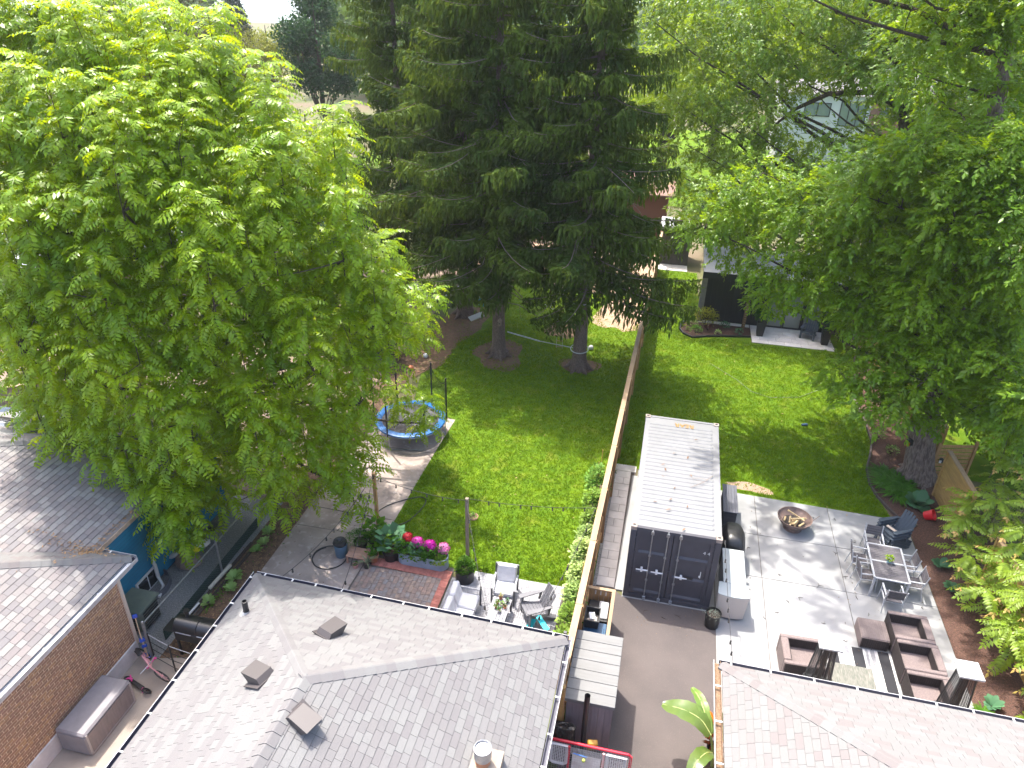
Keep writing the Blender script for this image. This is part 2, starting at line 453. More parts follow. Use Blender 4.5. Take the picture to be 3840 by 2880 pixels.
# bare patches on the left lawn, further back
def blob(name, cx, cy, rx, ry, z, m, n=28, seed=1, kind='structure'):
    q = random.Random(seed); ph = [q.uniform(0, 6.28) for _ in range(4)]
    pts = []
    for k in range(n):
        a = 2 * math.pi * k / n; r = 1 + 0.16 * math.sin(2 * a + ph[0]) + 0.12 * math.sin(3 * a + ph[1]) + 0.08 * math.sin(5 * a + ph[2]) + q.uniform(-.05, .05)
        pts.append((cx + rx * r * math.cos(a), cy + ry * r * math.sin(a)))
    return sheet(name, pts, z, m, kind)
blob('bare_dirt', -1.95, 20.4, 1.15, 2.5, 0.004, M_dirt, seed=3)
sheet('added_lake', [(-900, 250), (900, 250), (900, 1400), (-900, 1400)], -2.2, mat('added_lake_water', (.20, .26, .30), .18, 0, spec=.6))  # assumed lake, added so reflected sky whitens the gap at the horizon
sheet('bare_dirt', [(-12.5, 23.7), (-9, 23.3), (-6, 23.1), (-3.8, 22.9), (-.66, 23.4), (-.5, 31.2), (-12.8, 31.2)], 0.008, M_dirt)
blob('needle_litter', -7.15, 14.2, 1.25, 1.5, 0.004, M_needle, seed=5)
blob('needle_litter', -9.7, 17.3, 1.3, 1.9, 0.005, M_needle, seed=6)
blob('needle_litter', -10.2, 14.2, 0.75, 3.4, 0.004, M_needle, seed=7)
blob('needle_litter', -3.3, 14.0, 0.85, 0.8, 0.004, M_needle, seed=8)
blob('needle_litter', -4.6, 17.6, 0.8, 1.0, 0.004, M_needle, seed=18)
blob('bare_dirt', 3.9, 6.35, 0.75, 0.28, 0.004, M_dirt, seed=11)
sheet('mulch_bed', [(-11.55, -6.2), (-10.6, -6.2), (-10.6, 5.6), (-10.4, 9.6), (-10.6, 13), (-11.6, 13)], 0.003, mat('leafy_soil', (0.12, 0.07, 0.042), 0.95, 0, (0.06, 0.036, 0.025), 6, 7, bump=(45, 1.0, 0.04), col3=(0.24, 0.17, 0.06), n3scale=26, n3pos=(0.58, 0.7)))
sheet('gravel_strip', [(-13.35, -6), (-11.55, -6), (-11.55, 1.5), (-13.35, 1.5)], 0.004, M_gravel)
sheet('neighbour_yard', [(-32, -1), (-13.3, -1), (-13.3, 1.5), (-11.55, 1.5), (-11.55, 26), (-32, 26)], 0.002, mat('trodden_yard', (0.27, 0.20, 0.15), 0.95, 0, (0.17, 0.12, 0.085), 0.7, 7, bump=(30, 0.4), col3=(0.10, 0.12, 0.03), n3scale=0.5))
sheet('side_path', [(-12.4, -14), (-8.4, -14), (-8.4, -4.9), (-10.6, -4.9), (-11.5, -5.15), (-12.4, -5.15)], 0.008, mat('path_concrete', (0.24, 0.205, 0.17), 0.9, 0, (0.19, 0.16, 0.135), 1.5, 7, bump=(60, 0.3)))
sheet('mulch_bed', [(8.92, -6), (12.8, -6), (12.8, 3), (10.6, 9), (10.25, 18.5), (9.45, 18.5), (8.68, 14), (8.79, 12), (8.79, 10.6), (8.6, 9.7), (8.33, 8.8), (8.21, 7.9), (8.23, 7.2), (8.4, 6.5), (8.6, 5.8), (8.95, 5.3)], 0.002, M_mulch)
sheet('mulch_bed', [(1.08, 19.4), (1.2, 20.1), (1.5, 20.7), (4.64, 20.85), (4.62, 19.32), (3.2, 18.98), (2.4, 18.75), (1.75, 18.45), (1.3, 18.8)], 0.004, M_mulch)
sheet('side_lawn', [(10.5, 9), (40, 5), (40, 40), (10.3, 30)], -0.004, M_lawn)
sheet('far_lawn', [(-30, 45), (34, 40), (38, 78), (-30, 75)], -0.004, M_lawn)
# edging along the beds
def ribbon(name, pts, w, z0, z1, m):
    mb = MB()
    for a, b in zip(pts[:-1], pts[1:]):
        d = Vector((b[0] - a[0], b[1] - a[1], 0)).normalized() * 0.01
        mb.bar((a[0] - d.x, a[1] - d.y, (z0 + z1) / 2), (b[0] + d.x, b[1] + d.y, (z0 + z1) / 2), w, z1 - z0)
    return mb.build(name, m)
M_edge = mat('edging_brown', (0.075, 0.055, 0.05), 0.7)
tag(ribbon('garden_edging', [(8.86, 5.5), (8.5, 6.26), (8.24, 6.9), (8.13, 7.6), (8.2, 8.6), (8.5, 9.6), (8.74, 10.6), (8.75, 12), (8.64, 14), (9.4, 18.5)], 0.06, -0.01, 0.09, M_edge),
    'curved brown plastic edging between the right lawn and the mulch bed under the elm', 'garden edging')
tag(ribbon('garden_edging', [(1.5, 20.7), (1.2, 20.1), (1.08, 19.4), (1.3, 18.8), (1.75, 18.45), (2.4, 18.75), (3.2, 18.98), (4.6, 19.3)], 0.06, -0.01, 0.10, M_blackplastic),
    'black curved edging round the small flower bed by the dark studio', 'garden edging')
tag(ribbon('garden_edging', [(-11.2, 23.6), (-7, 23.2), (-3.8, 22.9), (-0.7, 23.4)], 0.06, -0.01, 0.08, M_edge),
    'low dark edging strip where the lawn meets the bare earth behind the spruces', 'garden edging')

# old concrete drive on the left: slabs with joints
dr = struct(thing('concrete_drive', None, None, (-9.0, 0, 0)))
mb = MB(); mb.add([(-10.62, -6, 0.006), (-7.6, -6, 0.006), (-7.6, 8.05, 0.006), (-10.5, 8.05, 0.006)], [(0, 1, 2, 3)]); mb.build('bedding', M_grout, dr)
def slab(poly, z0, z1, m, par, name='slab', ch=0):
    mb = MB(); mb.prism(poly, z0, z1); return mb.build(name, m, par)
for q in ([(-10.62, -4.9), (-9.2, -4.9), (-9.2, -2.2), (-10.62, -2.15)], [(-9.17, -4.9), (-7.84, -4.9), (-7.84, -2.2), (-9.17, -2.2)],
          [(-10.62, -2.12), (-7.84, -2.17), (-7.79, -0.6), (-7.62, 0.62), (-10.62, 0.58)], [(-10.62, 0.61), (-9.2, 0.62), (-9.1, 1.52), (-10.63, 1.58)],
          [(-9.17, 0.63), (-7.62, 0.66), (-7.6, 1.53), (-9.07, 1.5)], [(-10.64, 1.61), (-7.6, 1.56), (-7.58, 3.4), (-10.7, 3.42)],
          [(-10.7, 3.45), (-7.58, 3.43), (-7.54, 5.53), (-10.5, 5.5)], [(-10.5, 5.53), (-7.54, 5.56), (-7.46, 8.02), (-10.3, 8.0)]):
    slab(q, -0.05, 0.014 + rnd.uniform(-.004, .004), M_olddrive, dr)

# asphalt drive, white concrete, patio slabs
sheet('asphalt_drive', [(-0.95, -30), (2.63, -30), (2.63, -0.02), (-0.02, -0.02), (-0.25, 0.2), (-0.95, 0.2)], 0.006, M_asphalt)
pt = struct(thing('concrete_patio', None, None, (5.8, 2, 0)))
mb = MB(); mb.add([(2.63, -16, 0.004), (8.93, -16, 0.004), (8.93, 5.7, 0.004), (2.63, 5.9, 0.004)], [(0, 1, 2, 3)]); mb.build('bedding', M_grout, pt)
J = 0.009
xc = [2.636, 4.03, 6.43, 8.92]; yc = [-8, -4.0, 0.16 - 2.1, 1.75, 3.75, 5.8]
def ptop(x): return 5.88 - (x - 3.4) * 0.037
for i in range(3):
    for j in range(5):
        x0, x1 = xc[i] + J, xc[i + 1] - J; y0, y1 = yc[j] + J, yc[j + 1] - J
        if j == 4:
            if i == 2: q = [(x0, y0), (x1, y0), (x1 - .02, 5.0), (8.52, ptop(8.52)), (x0, ptop(x0))]
            else: q = [(x0, y0), (x1, y0), (x1, ptop(x1)), (x0, ptop(x0))]
        else: q = [(x0, y0), (x1, y0), (x1, y1), (x0, y1)]
        slab(q, -0.06, 0.02 + rnd.uniform(-.001, .001), M_concrete, pt)
cs = struct(thing('concrete_strip', None, None, (-0.15, 3, 0)))
slab([(-0.26, 0.2), (0.05, 0.2), (0.05, 6.0), (-0.20, 6.0)], -0.05, 0.028, M_concrete, cs, 'slab')
slab([(-0.02, -0.04), (2.62, -0.04), (2.62, 6.4), (-0.02, 6.4)], -0.05, 0.020, M_concrete, cs, 'slab')
# walkway of pale slabs beside the fence
wk = struct(thing('paver_walkway', None, None, (-0.55, 3, 0)))
mb = MB(); mb.add([(-0.88, 0.2, 0.006), (-0.1, 0.2, 0.006), (-0.1, 6.5, 0.006), (-0.88, 6.5, 0.006)], [(0, 1, 2, 3)]); mb.build('bedding', M_grout, wk)
y = 0.26; k = 0
while y < 6.4:
    if k % 2 == 0: segs = [(-0.80, -0.275)]
    else: segs = [(-0.80, -0.50), (-0.49, -0.275)] if k % 4 == 1 else [(-0.80, -0.60), (-0.59, -0.275)]
    if y > 5.95: segs = [(-0.85, -0.1)]
    for a, b in segs: slab([(a, y), (b, y), (b, y + 0.385), (a, y + 0.385)], -0.04, 0.022 + rnd.uniform(-.003, .003), M_slabw, wk)
    y += 0.397; k += 1
sheet('gravel_strip', [(-0.90, 0.2), (-0.80, 0.2), (-0.80, 6.0), (-0.90, 6.0)], 0.012, M_gravel)
# paved terrace behind the left house: mixed pavers in a red border
tr = struct(thing('paver_terrace', None, None, (-6.4, -2, 0)))
mb = MB(); mb.add([(-7.82, -5, 0.004), (-5.05, -5, 0.004), (-5.05, -0.1, 0.004), (-7.82, -0.1, 0.004)], [(0, 1, 2, 3)]); mb.build('bedding', M_grout, tr)
tiles('paver', tr, M_paver, (-7.76, -5.0, 0.0), (0, 1, 0), (-1, 0, 0), [(0, 0), (4.33, 0), (4.37, -2.46), (0, -2.46)], 0.235, 0.136, gap=0.009, t0=0.026, off=(0, .5), jt=0.003, jw=0.12, base=-0.02, rest='paver_remainder')
tiles('border_brick', tr, M_brickred, (-7.55, -0.58, 0.0), (1, -0.03, 0), (0.03, 1, 0), [(0, 0), (2.3, 0), (2.3, 0.34), (0.1, 0.34)], 0.118, 0.335, gap=0.007, t0=0.03, off=(0,), jt=0.002, base=-0.02, rest='border_remainder')
tiles('border_brick', tr, M_brickred, (-5.30, -4.5, 0.0), (0, 1, 0), (-1, 0, 0), [(0, -0.235), (4.22, -0.235), (4.22, 0), (0, 0)], 0.118, 0.235, gap=0.007, t0=0.03, off=(0,), jt=0.002, base=-0.02, rest='border_remainder')
# slatted deck tiles
dk = struct(thing('deck_tiles', None, None, (-3.4, -1.5, 0)))
M_decktile = mat('deck_slat', (0.46, 0.46, 0.49), 0.7, 0.08, (0.40, 0.40, 0.43), 5)
mb = MB(); mb.add([(-5.03, -4, 0.006), (-1.66, -4, 0.006), (-1.66, -0.05, 0.006), (-5.03, -0.45, 0.006)], [(0, 1, 2, 3)]); mb.build('bedding', M_grout, dk)
tm = MB()
for i in range(5): tm.bx(-0.148, 0.148, -0.148 + i * 0.0604, -0.148 + i * 0.0604 + 0.054, 0, 0.024, ch=0.004)
tmo = tm.build('deck_tile', M_decktile); tme = tmo.data; bpy.data.objects.remove(tmo)
for i in range(11):
    for j in range(13):
        x = -4.86 + i * 0.301; yy = -0.36 - j * 0.301 + (0.12 if i > 1 else 0)
        if i < 1 and j < 1: continue
        o = bpy.data.objects.new('deck_tile', tme); COL.objects.link(o); o.parent = dk
        o.matrix_basis = Matrix.Translation(Vector((x, yy, 0.008)) - dk.location) @ Matrix.Rotation(R(90) * ((i + j) % 2) + rnd.uniform(-.01, .01), 4, 'Z')
# small pale paved terrace before the studio and the far pad
p2 = struct(thing('studio_terrace', None, None, (6.5, 19.7, 0)))
mb = MB(); mb.add([(4.63, 18.68, 0.006), (8.6, 18.72, 0.006), (8.5, 20.9, 0.006), (4.63, 20.9, 0.006)], [(0, 1, 2, 3)]); mb.build('bedding', M_grout, p2)
tiles('slab', p2, M_slabw, (4.65, 18.70, 0), (1, 0.0, 0), (0, 1, 0), [(0, 0), (3.9, 0.02), (3.82, 2.1), (0, 2.1)], 0.78, 0.42, gap=0.012, t0=0.03, off=(0, .5, .25), jt=.002, base=-.03, rest='slab_remainder')
tiles('slab', p2, M_slabw, (2.0, 20.5, 0), (1, 0, 0), (0, 1, 0), [(0, 0), (2.6, 0), (2.6, .3), (0, .3)], 0.78, 0.3, gap=0.012, t0=0.03, off=(0,), base=-.03, rest='slab_remainder')
p3 = struct(thing('far_pad', None, None, (0.4, 28.5, 0)))
tiles('slab', p3, M_slabw, (-0.52, 27.9, 0), (1, 0.03, 0), (-0.03, 1, 0), [(0, 0), (1.85, 0), (1.85, 1.2), (0, 1.2)], 0.92, 0.6, gap=0.012, t0=0.03, off=(0,), base=-.03, rest='slab_remainder')
# ---------------------------------------------------------------- houses
SH_L = [(0.50, 0.48, 0.482), (0.545, 0.53, 0.525), (0.48, 0.455, 0.46), (0.565, 0.56, 0.55), (0.495, 0.472, 0.472), (0.525, 0.51, 0.508), (0.545, 0.54, 0.53)]
M_shL = mat('shingle_grey', (0.5, 0.48, 0.47), 0.9, 0.02, (0.42, 0.40, 0.40), 50, 3, npos=(0.55, 0.8), bump=(160, 0.25), rcols=SH_L)
M_shR = mat('shingle_mottled', (0.5, 0.48, 0.47), 0.9, 0.02, (0.46, 0.43, 0.43), 50, 3, npos=(0.55, 0.8), bump=(160, 0.25),
            rcols=[(0.575, 0.565, 0.55), (0.55, 0.49, 0.48), (0.59, 0.58, 0.565), (0.565, 0.55, 0.54), (0.57, 0.54, 0.53), (0.595, 0.585, 0.575), (0.555, 0.51, 0.50)])
M_shB = mat('shingle_brown', (0.4, 0.38, 0.37), 0.9, 0.06, (0.32, 0.29, 0.28), 50, 3, npos=(0.55, 0.8), bump=(160, 0.25),
            rcols=[(0.40, 0.355, 0.35), (0.45, 0.41, 0.395), (0.37, 0.34, 0.34), (0.49, 0.46, 0.44), (0.42, 0.37, 0.36), (0.35, 0.325, 0.33), (0.46, 0.44, 0.425)])
M_under = mat('roof_felt', (0.035, 0.03, 0.03), 0.95)
M_wallbrick = mat('wall_brick', (0.2, 0.12, 0.08), 0.9, 0.10, (0.13, 0.08, 0.05), 12, 5, bump=(70, 0.3),
                  rcols=[(0.19, 0.105, 0.065), (0.155, 0.085, 0.058), (0.21, 0.12, 0.07), (0.175, 0.10, 0.065), (0.23, 0.135, 0.065), (0.15, 0.085, 0.06)])
M_mortar = mat('mortar', (0.68, 0.52, 0.36), 0.95, 0, (0.42, 0.32, 0.22), 8, bump=(80, 0.3))
M_found = mat('foundation_paint', (0.66, 0.64, 0.62), 0.8, 0, (0.52, 0.50, 0.49), 3, 6)
M_orangebrick = mat('orange_brick', (0.42, 0.19, 0.10), 0.85, 0.1)
M_glass = mat('window_glass', (0.02, 0.025, 0.03), 0.04, 0, spec=0.8)
M_vent = mat('vent_brown', (0.135, 0.115, 0.115), 0.55, 0.05)

def roof_sheet(name, pts, m, parent):
    mb = MB(); mb.add(pts, [tuple(range(len(pts)))]); return mb.build(name, m, parent)

def caps(parent, A, B, n1, n2, m, step=0.215, ln=0.33, w=0.165, name='ridge_cap'):
    """folded cap shingles laid along a hip or ridge from A (low) to B"""
    A, B = Vector(A), Vector(B); d = (B - A); L = d.length; d.normalize()
    ro = _root(parent)
    s1 = d.cross(Vector(n1)).normalized(); s2 = d.cross(Vector(n2)).normalized()
    if s1.dot(Vector(n2)) > 0: s1 = -s1
    if s2.dot(Vector(n1)) > 0: s2 = -s2
    up = (Vector(n1) + Vector(n2)).normalized(); s1 = s1.normalized(); s2 = s2.normalized()
    vs_, fs = [], []
    for t, h in ((0, 0.036), (ln, 0.014)):
        for q in (s1 * w - up * 0.006, s1 * w * 0.12 + up * 0.006, s2 * w * 0.12 + up * 0.006, s2 * w - up * 0.006):
            vs_.append(q + d * t + up * h)
    for t, h in ((0, -0.02), (ln, -0.02)):
        for q in (s1 * w, s1 * w * 0.12, s2 * w * 0.12, s2 * w): vs_.append(q + d * t + up * h)
    for k in range(3): fs.append((k, k + 1, 4 + k + 1, 4 + k))
    fs += [(0, 8, 9, 1), (1, 9, 10, 2), (2, 10, 11, 3), (0, 4, 12, 8), (3, 11, 15, 7), (4, 5, 13, 12), (5, 6, 14, 13), (6, 7, 15, 14)]
    me = bpy.data.meshes.new(name); me.from_pydata([tuple(v) for v in vs_], [], fs); me.materials.append(m); me.update()
    k = 0; n = 0
    while k < L - 0.1:
        o = bpy.data.objects.new(name, me); COL.objects.link(o); o.parent = parent
        o.location = A + d * (k + rnd.uniform(-.012, .012)) - ro.location
        k += step; n += 1
    return n

def gutter(parent, a, b, m, mi, out, w=0.105, h=0.10, hang=0.62, mh=None, name='gutter', skip=()):
    """open trough from a to b; out = outward horizontal unit vector"""
    a, b, out = Vector(a), Vector(b), Vector(out); d = (b - a); L = d.length; d.normalize()
    mb = MB()
    f = out * w
    mb.bar(a + f + Vector((0, 0, -h / 2)), b + f + Vector((0, 0, -h / 2)), 0.012, h)
    mb.bar(a + f + Vector((0, 0, 0.004)), b + f + Vector((0, 0, 0.004)), 0.012, 0.010, 2)
    mb.bar(a + f * .5 + Vector((0, 0, -h)), b + f * .5 + Vector((0, 0, -h)), w, 0.008, 1)
    mb.bar(a + out * 0.006 + Vector((0, 0, -h / 2)), b + out * 0.006 + Vector((0, 0, -h / 2)), 0.012, h, 1)
    g = mb.build(name, [m, mi, M_gutterw], parent)
    hm = MB(); hm.bar((0, 0, 0), tuple(out * (w + 0.004)), 0.035, 0.014)
    ho = hm.build('hanger', mh or M_white); hme = ho.data; bpy.data.objects.remove(ho)
    k = 0.25
    while k < L:
        o = bpy.data.objects.new('hanger', hme); COL.objects.link(o); o.parent = g
        o.location = a + d * k + Vector((0, 0, 0.004)) - _root(parent).location
        k += hang * rnd.uniform(.85, 1.2)
    return g

def hip_plane(o, u, v):
    u, v = Vector(u).normalized(), Vector(v).normalized(); return u.cross(v)

# --- left bungalow (centre foreground)
hl = thing('bungalow', 'light grey shingled hip roof bungalow with three brown roof vents in the foreground', 'house', (-5.0, -9.5, 0))
BL, BR, PK = Vector((-8.86, -4.25, 2.7)), Vector((-1.11, -4.40, 2.7)), Vector((-5.30, -8.28, 4.82))
BL0, BR0, PK0 = Vector((-8.86, -15, 2.7)), Vector((-1.11, -15, 2.7)), Vector((-5.30, -15, 4.82))
mb = MB(); mb.bx(-8.45, -1.55, -15, -4.75, 0, 2.62); mb.build('wall', M_orangebrick, hl)
mb = MB(); mb.bx(-8.84, -1.13, -15, -4.42, 2.5, 2.66); mb.build('soffit', M_white, hl)
for q in ((BR, BL, PK), (BL, BL0, PK0, PK), (BR0, BR, PK, PK0)): roof_sheet('roof_deck', [p - Vector((0, 0, .012)) for p in q], M_under, hl)
def slope(parent, O, U, P3, m, nmax, w=0.27, h=0.15, jw=0.35):
    """shingles over the polygon P3 (3-D points) with eave origin O and eave direction U"""
    O, U = Vector(O), Vector(U).normalized()
    nn = None
    for p in P3:
        V = (Vector(p) - O); V = V - U * V.dot(U)
        if V.length > 0.5: nn = V.normalized()
    V = nn
    poly = [((Vector(p) - O).dot(U), (Vector(p) - O).dot(V)) for p in P3]
    tiles('shingle', parent, m, O, U, V, poly, w, h, gap=0.005, t0=0.005, t1=0.015, off=(0, .37, .71, .22, .55), jw=jw, nmax=nmax, jt=0.0015, base=-0.01, rest='shingle_remainder')
    return U.cross(V)
nb = slope(hl, BR, BL - BR, [BR, BL, PK], M_shL, 120)
nr = slope(hl, BR0, BR - BR0, [BR0, BR, PK, PK0], M_shL, 170)
nl = slope(hl, BL, BL0 - BL, [BL, BL0, PK0, PK], M_shL, 10)
caps(hl, BR, PK, nb, nr, M_shL); caps(hl, BL, PK, nb, nl, M_shL, step=0.26, w=0.12); caps(hl, PK0, PK - Vector((0, .05, 0)), nr, nl, M_shL)
gutter(hl, BL + Vector((-.05, 0.02, -.03)), BR + Vector((.05, 0.02, -.03)), M_gutter, M_gutter, (0.02, 1, 0), hang=0.72)
gutter(hl, BL0 + Vector((-.02, 0, -.03)), BL + Vector((-.02, .1, -.03)), M_gutter, M_gutter, (-1, 0, 0), hang=0.75)
gutter(hl, BR0 + Vector((.02, 0, -.03)), BR + Vector((.02, .1, -.03)), M_gutterw, M_gutter, (1, 0, 0), hang=0.8)
def zl(x, y):   # roof height on the left bungalow
    zb = 2.7 + (-4.3 - y) * (2.12 / 3.95); zr = 2.7 + (-1.11 - x) * (2.12 / 4.19); zz = 2.7 + (x + 8.86) * (2.12 / 3.56)
    return min(zb, zr, zz)
def roof_vent(x, y, ax, label):
    """low box vent whose lid slants with the roof, open on the down side"""
    t = thing('roof_vent', label, 'roof vent', (x, y, zl(x, y)), 0)
    ax = Vector(ax); tilt = math.atan(2.12 / 4.0)
    sd = ax.cross(Vector((0, 0, 1)))
    V = ax * math.cos(tilt) - Vector((0, 0, 1)) * math.sin(tilt); N = sd.cross(V); N = N if N.z > 0 else -N
    C = Vector((x, y, zl(x, y)))
    def P(a, b, c): return C + V * a + sd * b + N * c
    mb = MB(); w = 0.18
    base = [P(-.24, -.26, .02), P(.24, -.26, .02), P(.24, .26, .02), P(-.24, .26, .02)]
    mb.loft([[p - N * .02 for p in base], base]); mb.build('flashing', M_vent, t)
    mb = MB()
    low = [P(-.21, -w, .02), P(.17, -w, .02), P(.17, w, .02), P(-.21, w, .02)]
    top = [P(-.17, -w + .01, .14), P(.25, -w, .27), P(.25, w, .27), P(-.17, w - .01, .14)]
    mb.loft([low, top]); mb.build('hood', M_vent, t)
    mb = MB(); mb.loft([[P(.178, -w + .02, .03), P(.178, w - .02, .03), P(.19, w - .02, .09), P(.19, -w + .02, .09)], [P(.235, -w + .02, .19), P(.235, w - .02, .19), P(.245, w - .02, .24), P(.245, -w + .02, .24)]])
    mb.build('grille', M_blackplastic, t)
    return t
roof_vent(-5.72, -6.55, (0.35, 0.94, 0), 'brown box roof vent on the back slope facing the garden, nearest the back gutter')
roof_vent(-6.35, -8.05, (-0.94, 0.34, 0), 'brown box roof vent on the left slope, middle of the three vents')
roof_vent(-5.02, -9.0, (0.94, -0.34, 0), 'brown box roof vent on the grey shingles nearest the metal flue')
t = thing('vent_pipe', 'short black plumbing stack pipe on the pale roof slope near its left back corner', 'vent pipe', (-8.18, -5.75, zl(-8.18, -5.75)))
z0 = zl(-8.18, -5.75); mb = MB(); mb.lathe([(0.062, -.05), (0.062, .34), (0.05, .342), (0.05, .2)], (-8.18, -5.75, z0), 16, cap=False); mb.build('pipe', M_blackplastic, t)
mb = MB(); mb.lathe([(0.16, -.06), (0.075, .06)], (-8.18, -5.75, z0), 16, cap=False); mb.build('collar', mat('lead_grey', (.3, .3, .3), .6), t)
t = thing('chimney_flue', 'round metal flue with a pale cap on an orange brick chimney at the bottom edge', 'chimney', (-2.07, -8.10, 3.1))
mb = MB(); mb.bx(-2.40, -1.74, -8.50, -7.82, 2.6, 3.30); mb.build('crown', mat('mortar_crown', (.30, .25, .20), .9, 0, (.24, .2, .16), 4), t)
mb = MB(); mb.lathe([(.135, 3.26), (.135, 3.50)], (-2.07, -8.12, 0), 20); mb.build('clay_liner', M_orangebrick, t)
mb = MB(); mb.lathe([(.16, 3.46), (.165, 3.72), (.15, 3.725), (.148, 3.66)], (-2.07, -8.12, 0), 24, cap=False); mb.build('sleeve', M_steel, t, smooth=True)
mb = MB(); mb.lathe([(.146, 3.60), (.146, 3.675), (.10, 3.69)], (-2.07, -8.12, 0), 24); mb.build('cap', mat('cap_white', (.55, .55, .56), .4), t, smooth=True)

# --- right bungalow
hr = thing('bungalow', 'bungalow with pinkish grey mottled shingle roof in the bottom right corner', 'house', (6.3, -9.5, 0))
RA, RB, RP = Vector((2.32, -4.27, 2.7)), Vector((10.3, -4.35, 2.7)), Vector((6.31, -8.3, 4.75))
RA0, RB0, RP0 = Vector((2.32, -15, 2.7)), Vector((10.3, -15, 2.7)), Vector((6.31, -15, 4.75))
mb = MB(); mb.bx(2.72, 9.9, -15, -4.75, 0, 2.62); mb.build('wall', M_orangebrick, hr)
mb = MB(); mb.bx(2.34, 10.28, -15, -4.4, 2.5, 2.66); mb.build('soffit', M_white, hr)
for q in ((RB, RA, RP), (RA, RA0, RP0, RP), (RB0, RB, RP, RP0)): roof_sheet('roof_deck', [p - Vector((0, 0, .012)) for p in q], M_under, hr)
nb = slope(hr, RB, RA - RB, [RB, RA, RP], M_shR, 140)
nl = slope(hr, RA, RA0 - RA, [RA, RA0, RP0, RP], M_shR, 150)
nr = slope(hr, RB0, RB - RB0, [RB0, RB, RP, RP0], M_shR, 0)
caps(hr, RA, RP, nb, nl, M_shR, w=0.14); caps(hr, RB, RP, nb, nr, M_shR)
gutter(hr, RA + Vector((-.05, .02, -.03)), RB + Vector((.05, .02, -.03)), M_gutter, mat('gutter_inside', (.24, .235, .255), .6), (0, 1, 0), hang=0.78)
gutter(hr, RA0 + Vector((-.02, 0, -.03)), RA + Vector((-.02, .1, -.03)), M_gutterw, mat('leaf_debris', (.24, .16, .10), .9, 0, (.12, .07, .04), 30, 4), (-1, 0, 0), w=0.15, hang=0.8)

# --- brick house at the left edge
hb = thing('brick_house', 'brown brick house with white foundation at the left edge', 'house', (-15, -9, 0))
WX = -12.10
mb = MB(); mb.bx(-18, WX - 0.02, -14, -5.17, 0.0, 2.6); mb.build('wall_core', M_mortar, hb)
tiles('brick', hb, M_wallbrick, (WX - 0.02, -13.5, 0.5), (0, 1, 0), (0, 0, 1), [(0, 0), (8.32, 0), (8.32, 2.1), (0, 2.1)], 0.226, 0.0775, gap=0.017, t0=0.006, off=(0, .5), jt=0.002, base=-0.02, rest='brick_remainder')
mb = MB(); mb.bx(WX - .05, WX + 0.02, -13.5, -5.15, 0, 0.5); mb.build('foundation', M_found, hb)
mb = MB(); mb.bx(WX - 0.05, WX + 0.03, -5.18, -5.10, 0.4, 2.6); mb.build('corner_trim', mat('beige_trim', (.55, .46, .38), .6), hb)
mb = MB(); mb.bx(-18, WX + .0, -14, -4.6, 2.52, 2.64); mb.build('soffit', M_white, hb)
EA = Vector((-12.22, -4.45, 2.68)); EB = Vector((-12.22, -14, 2.68)); ES = 0.56
H1 = Vector((-17.2, -9.43, 2.68 + 4.98 * ES)); H0 = Vector((-17.2, -14, 2.68 + 4.98 * ES)); EC = Vector((-19, -4.45, 2.68))
for q in ((EB, EA, H1, H0), (EA, EC, Vector((-19, -9.43, H1.z)), H1)): roof_sheet('roof_deck', [p - Vector((0, 0, .012)) for p in q], M_under, hb)
nr = slope(hb, EB, EA - EB, [EB, EA, H1, H0], M_shB, 230, w=0.25)
nb = slope(hb, EA, EC - EA, [EA, EC, Vector((-19, -9.43, H1.z)), H1], M_shR, 60)
caps(hb, EA, H1, nr, nb, M_shR)
gutter(hb, EB + Vector((.02, 0, -.03)), EA + Vector((.02, .06, -.03)), M_gutterw, M_gutter, (1, 0, 0), w=0.11, hang=1.6)
gutter(hb, EA + Vector((-.9, .02, -.03)), EA + Vector((.06, .02, -.03)), M_gutterw, M_gutter, (0, 1, 0), w=0.10, hang=2.0)

# --- blue sided addition behind it
ha = thing('blue_addition', 'house wing with deep blue horizontal siding and mottled grey shingle roof', 'house', (-16, -2, 0))
M_siding = mat('blue_siding', (0.006, 0.098, 0.165), 0.55, 0.06, (0.005, 0.080, 0.138), 2, 5)
BX = -13.30
mb = MB(); mb.bx(-22, BX - 0.02, -5.1, 0.9, 0, 2.66); mb.build('wall_core', mat('wall_dark', (.03, .05, .08), .8), ha)

for k in range(22):
    z = 0.05 + k * 0.118
    mb = MB(); mb.add([(BX, -5.1, z), (BX, .95, z), (BX - .026, .95, z + .12), (BX - .026, -5.1, z + .12), (BX - .02, -5.1, z), (BX - .02, .95, z)], [(0, 1, 2, 3), (4, 5, 1, 0)])
    mb.build('siding_board', M_siding, ha)
mb = MB(); mb.bx(-19, BX + .14, -5.0, .95, 2.58, 2.70); mb.build('soffit', mat('fascia_tan', (.50, .38, .29), .6, 0, (.35, .24, .17), 5), ha)
AA, AB = Vector((-13.15, -6.6, 2.74)), Vector((-13.15, 1.0, 2.74)); AS = 0.41
AP = Vector((-18.5, -4.35, 2.74 + 5.35 * AS)); A0 = Vector((-18.5, -6.6, 2.74 + 5.35 * AS)); AC = Vector((-20, 1.0, 2.74)); AQ = Vector((-20, -4.35, AP.z))
for q in ((AA, AB, AP, A0), (AB, AC, AQ, AP)): roof_sheet('roof_deck', [p - Vector((0, 0, .012)) for p in q], M_under, ha)
n1 = slope(ha, AA, AB - AA, [AA, AB, AP, A0], M_shB, 260, w=0.25)
n2 = slope(ha, AB, AC - AB, [AB, AC, AQ, AP], M_shR, 10)
caps(ha, AB, AP, n1, n2, M_shR)
mb = MB(); mb.bar((-13.12, -5.0, 2.70), (-13.12, 1.0, 2.70), 0.02, 0.12); mb.build('fascia', mat('fascia_tan', (.5, .38, .29), .6), ha)
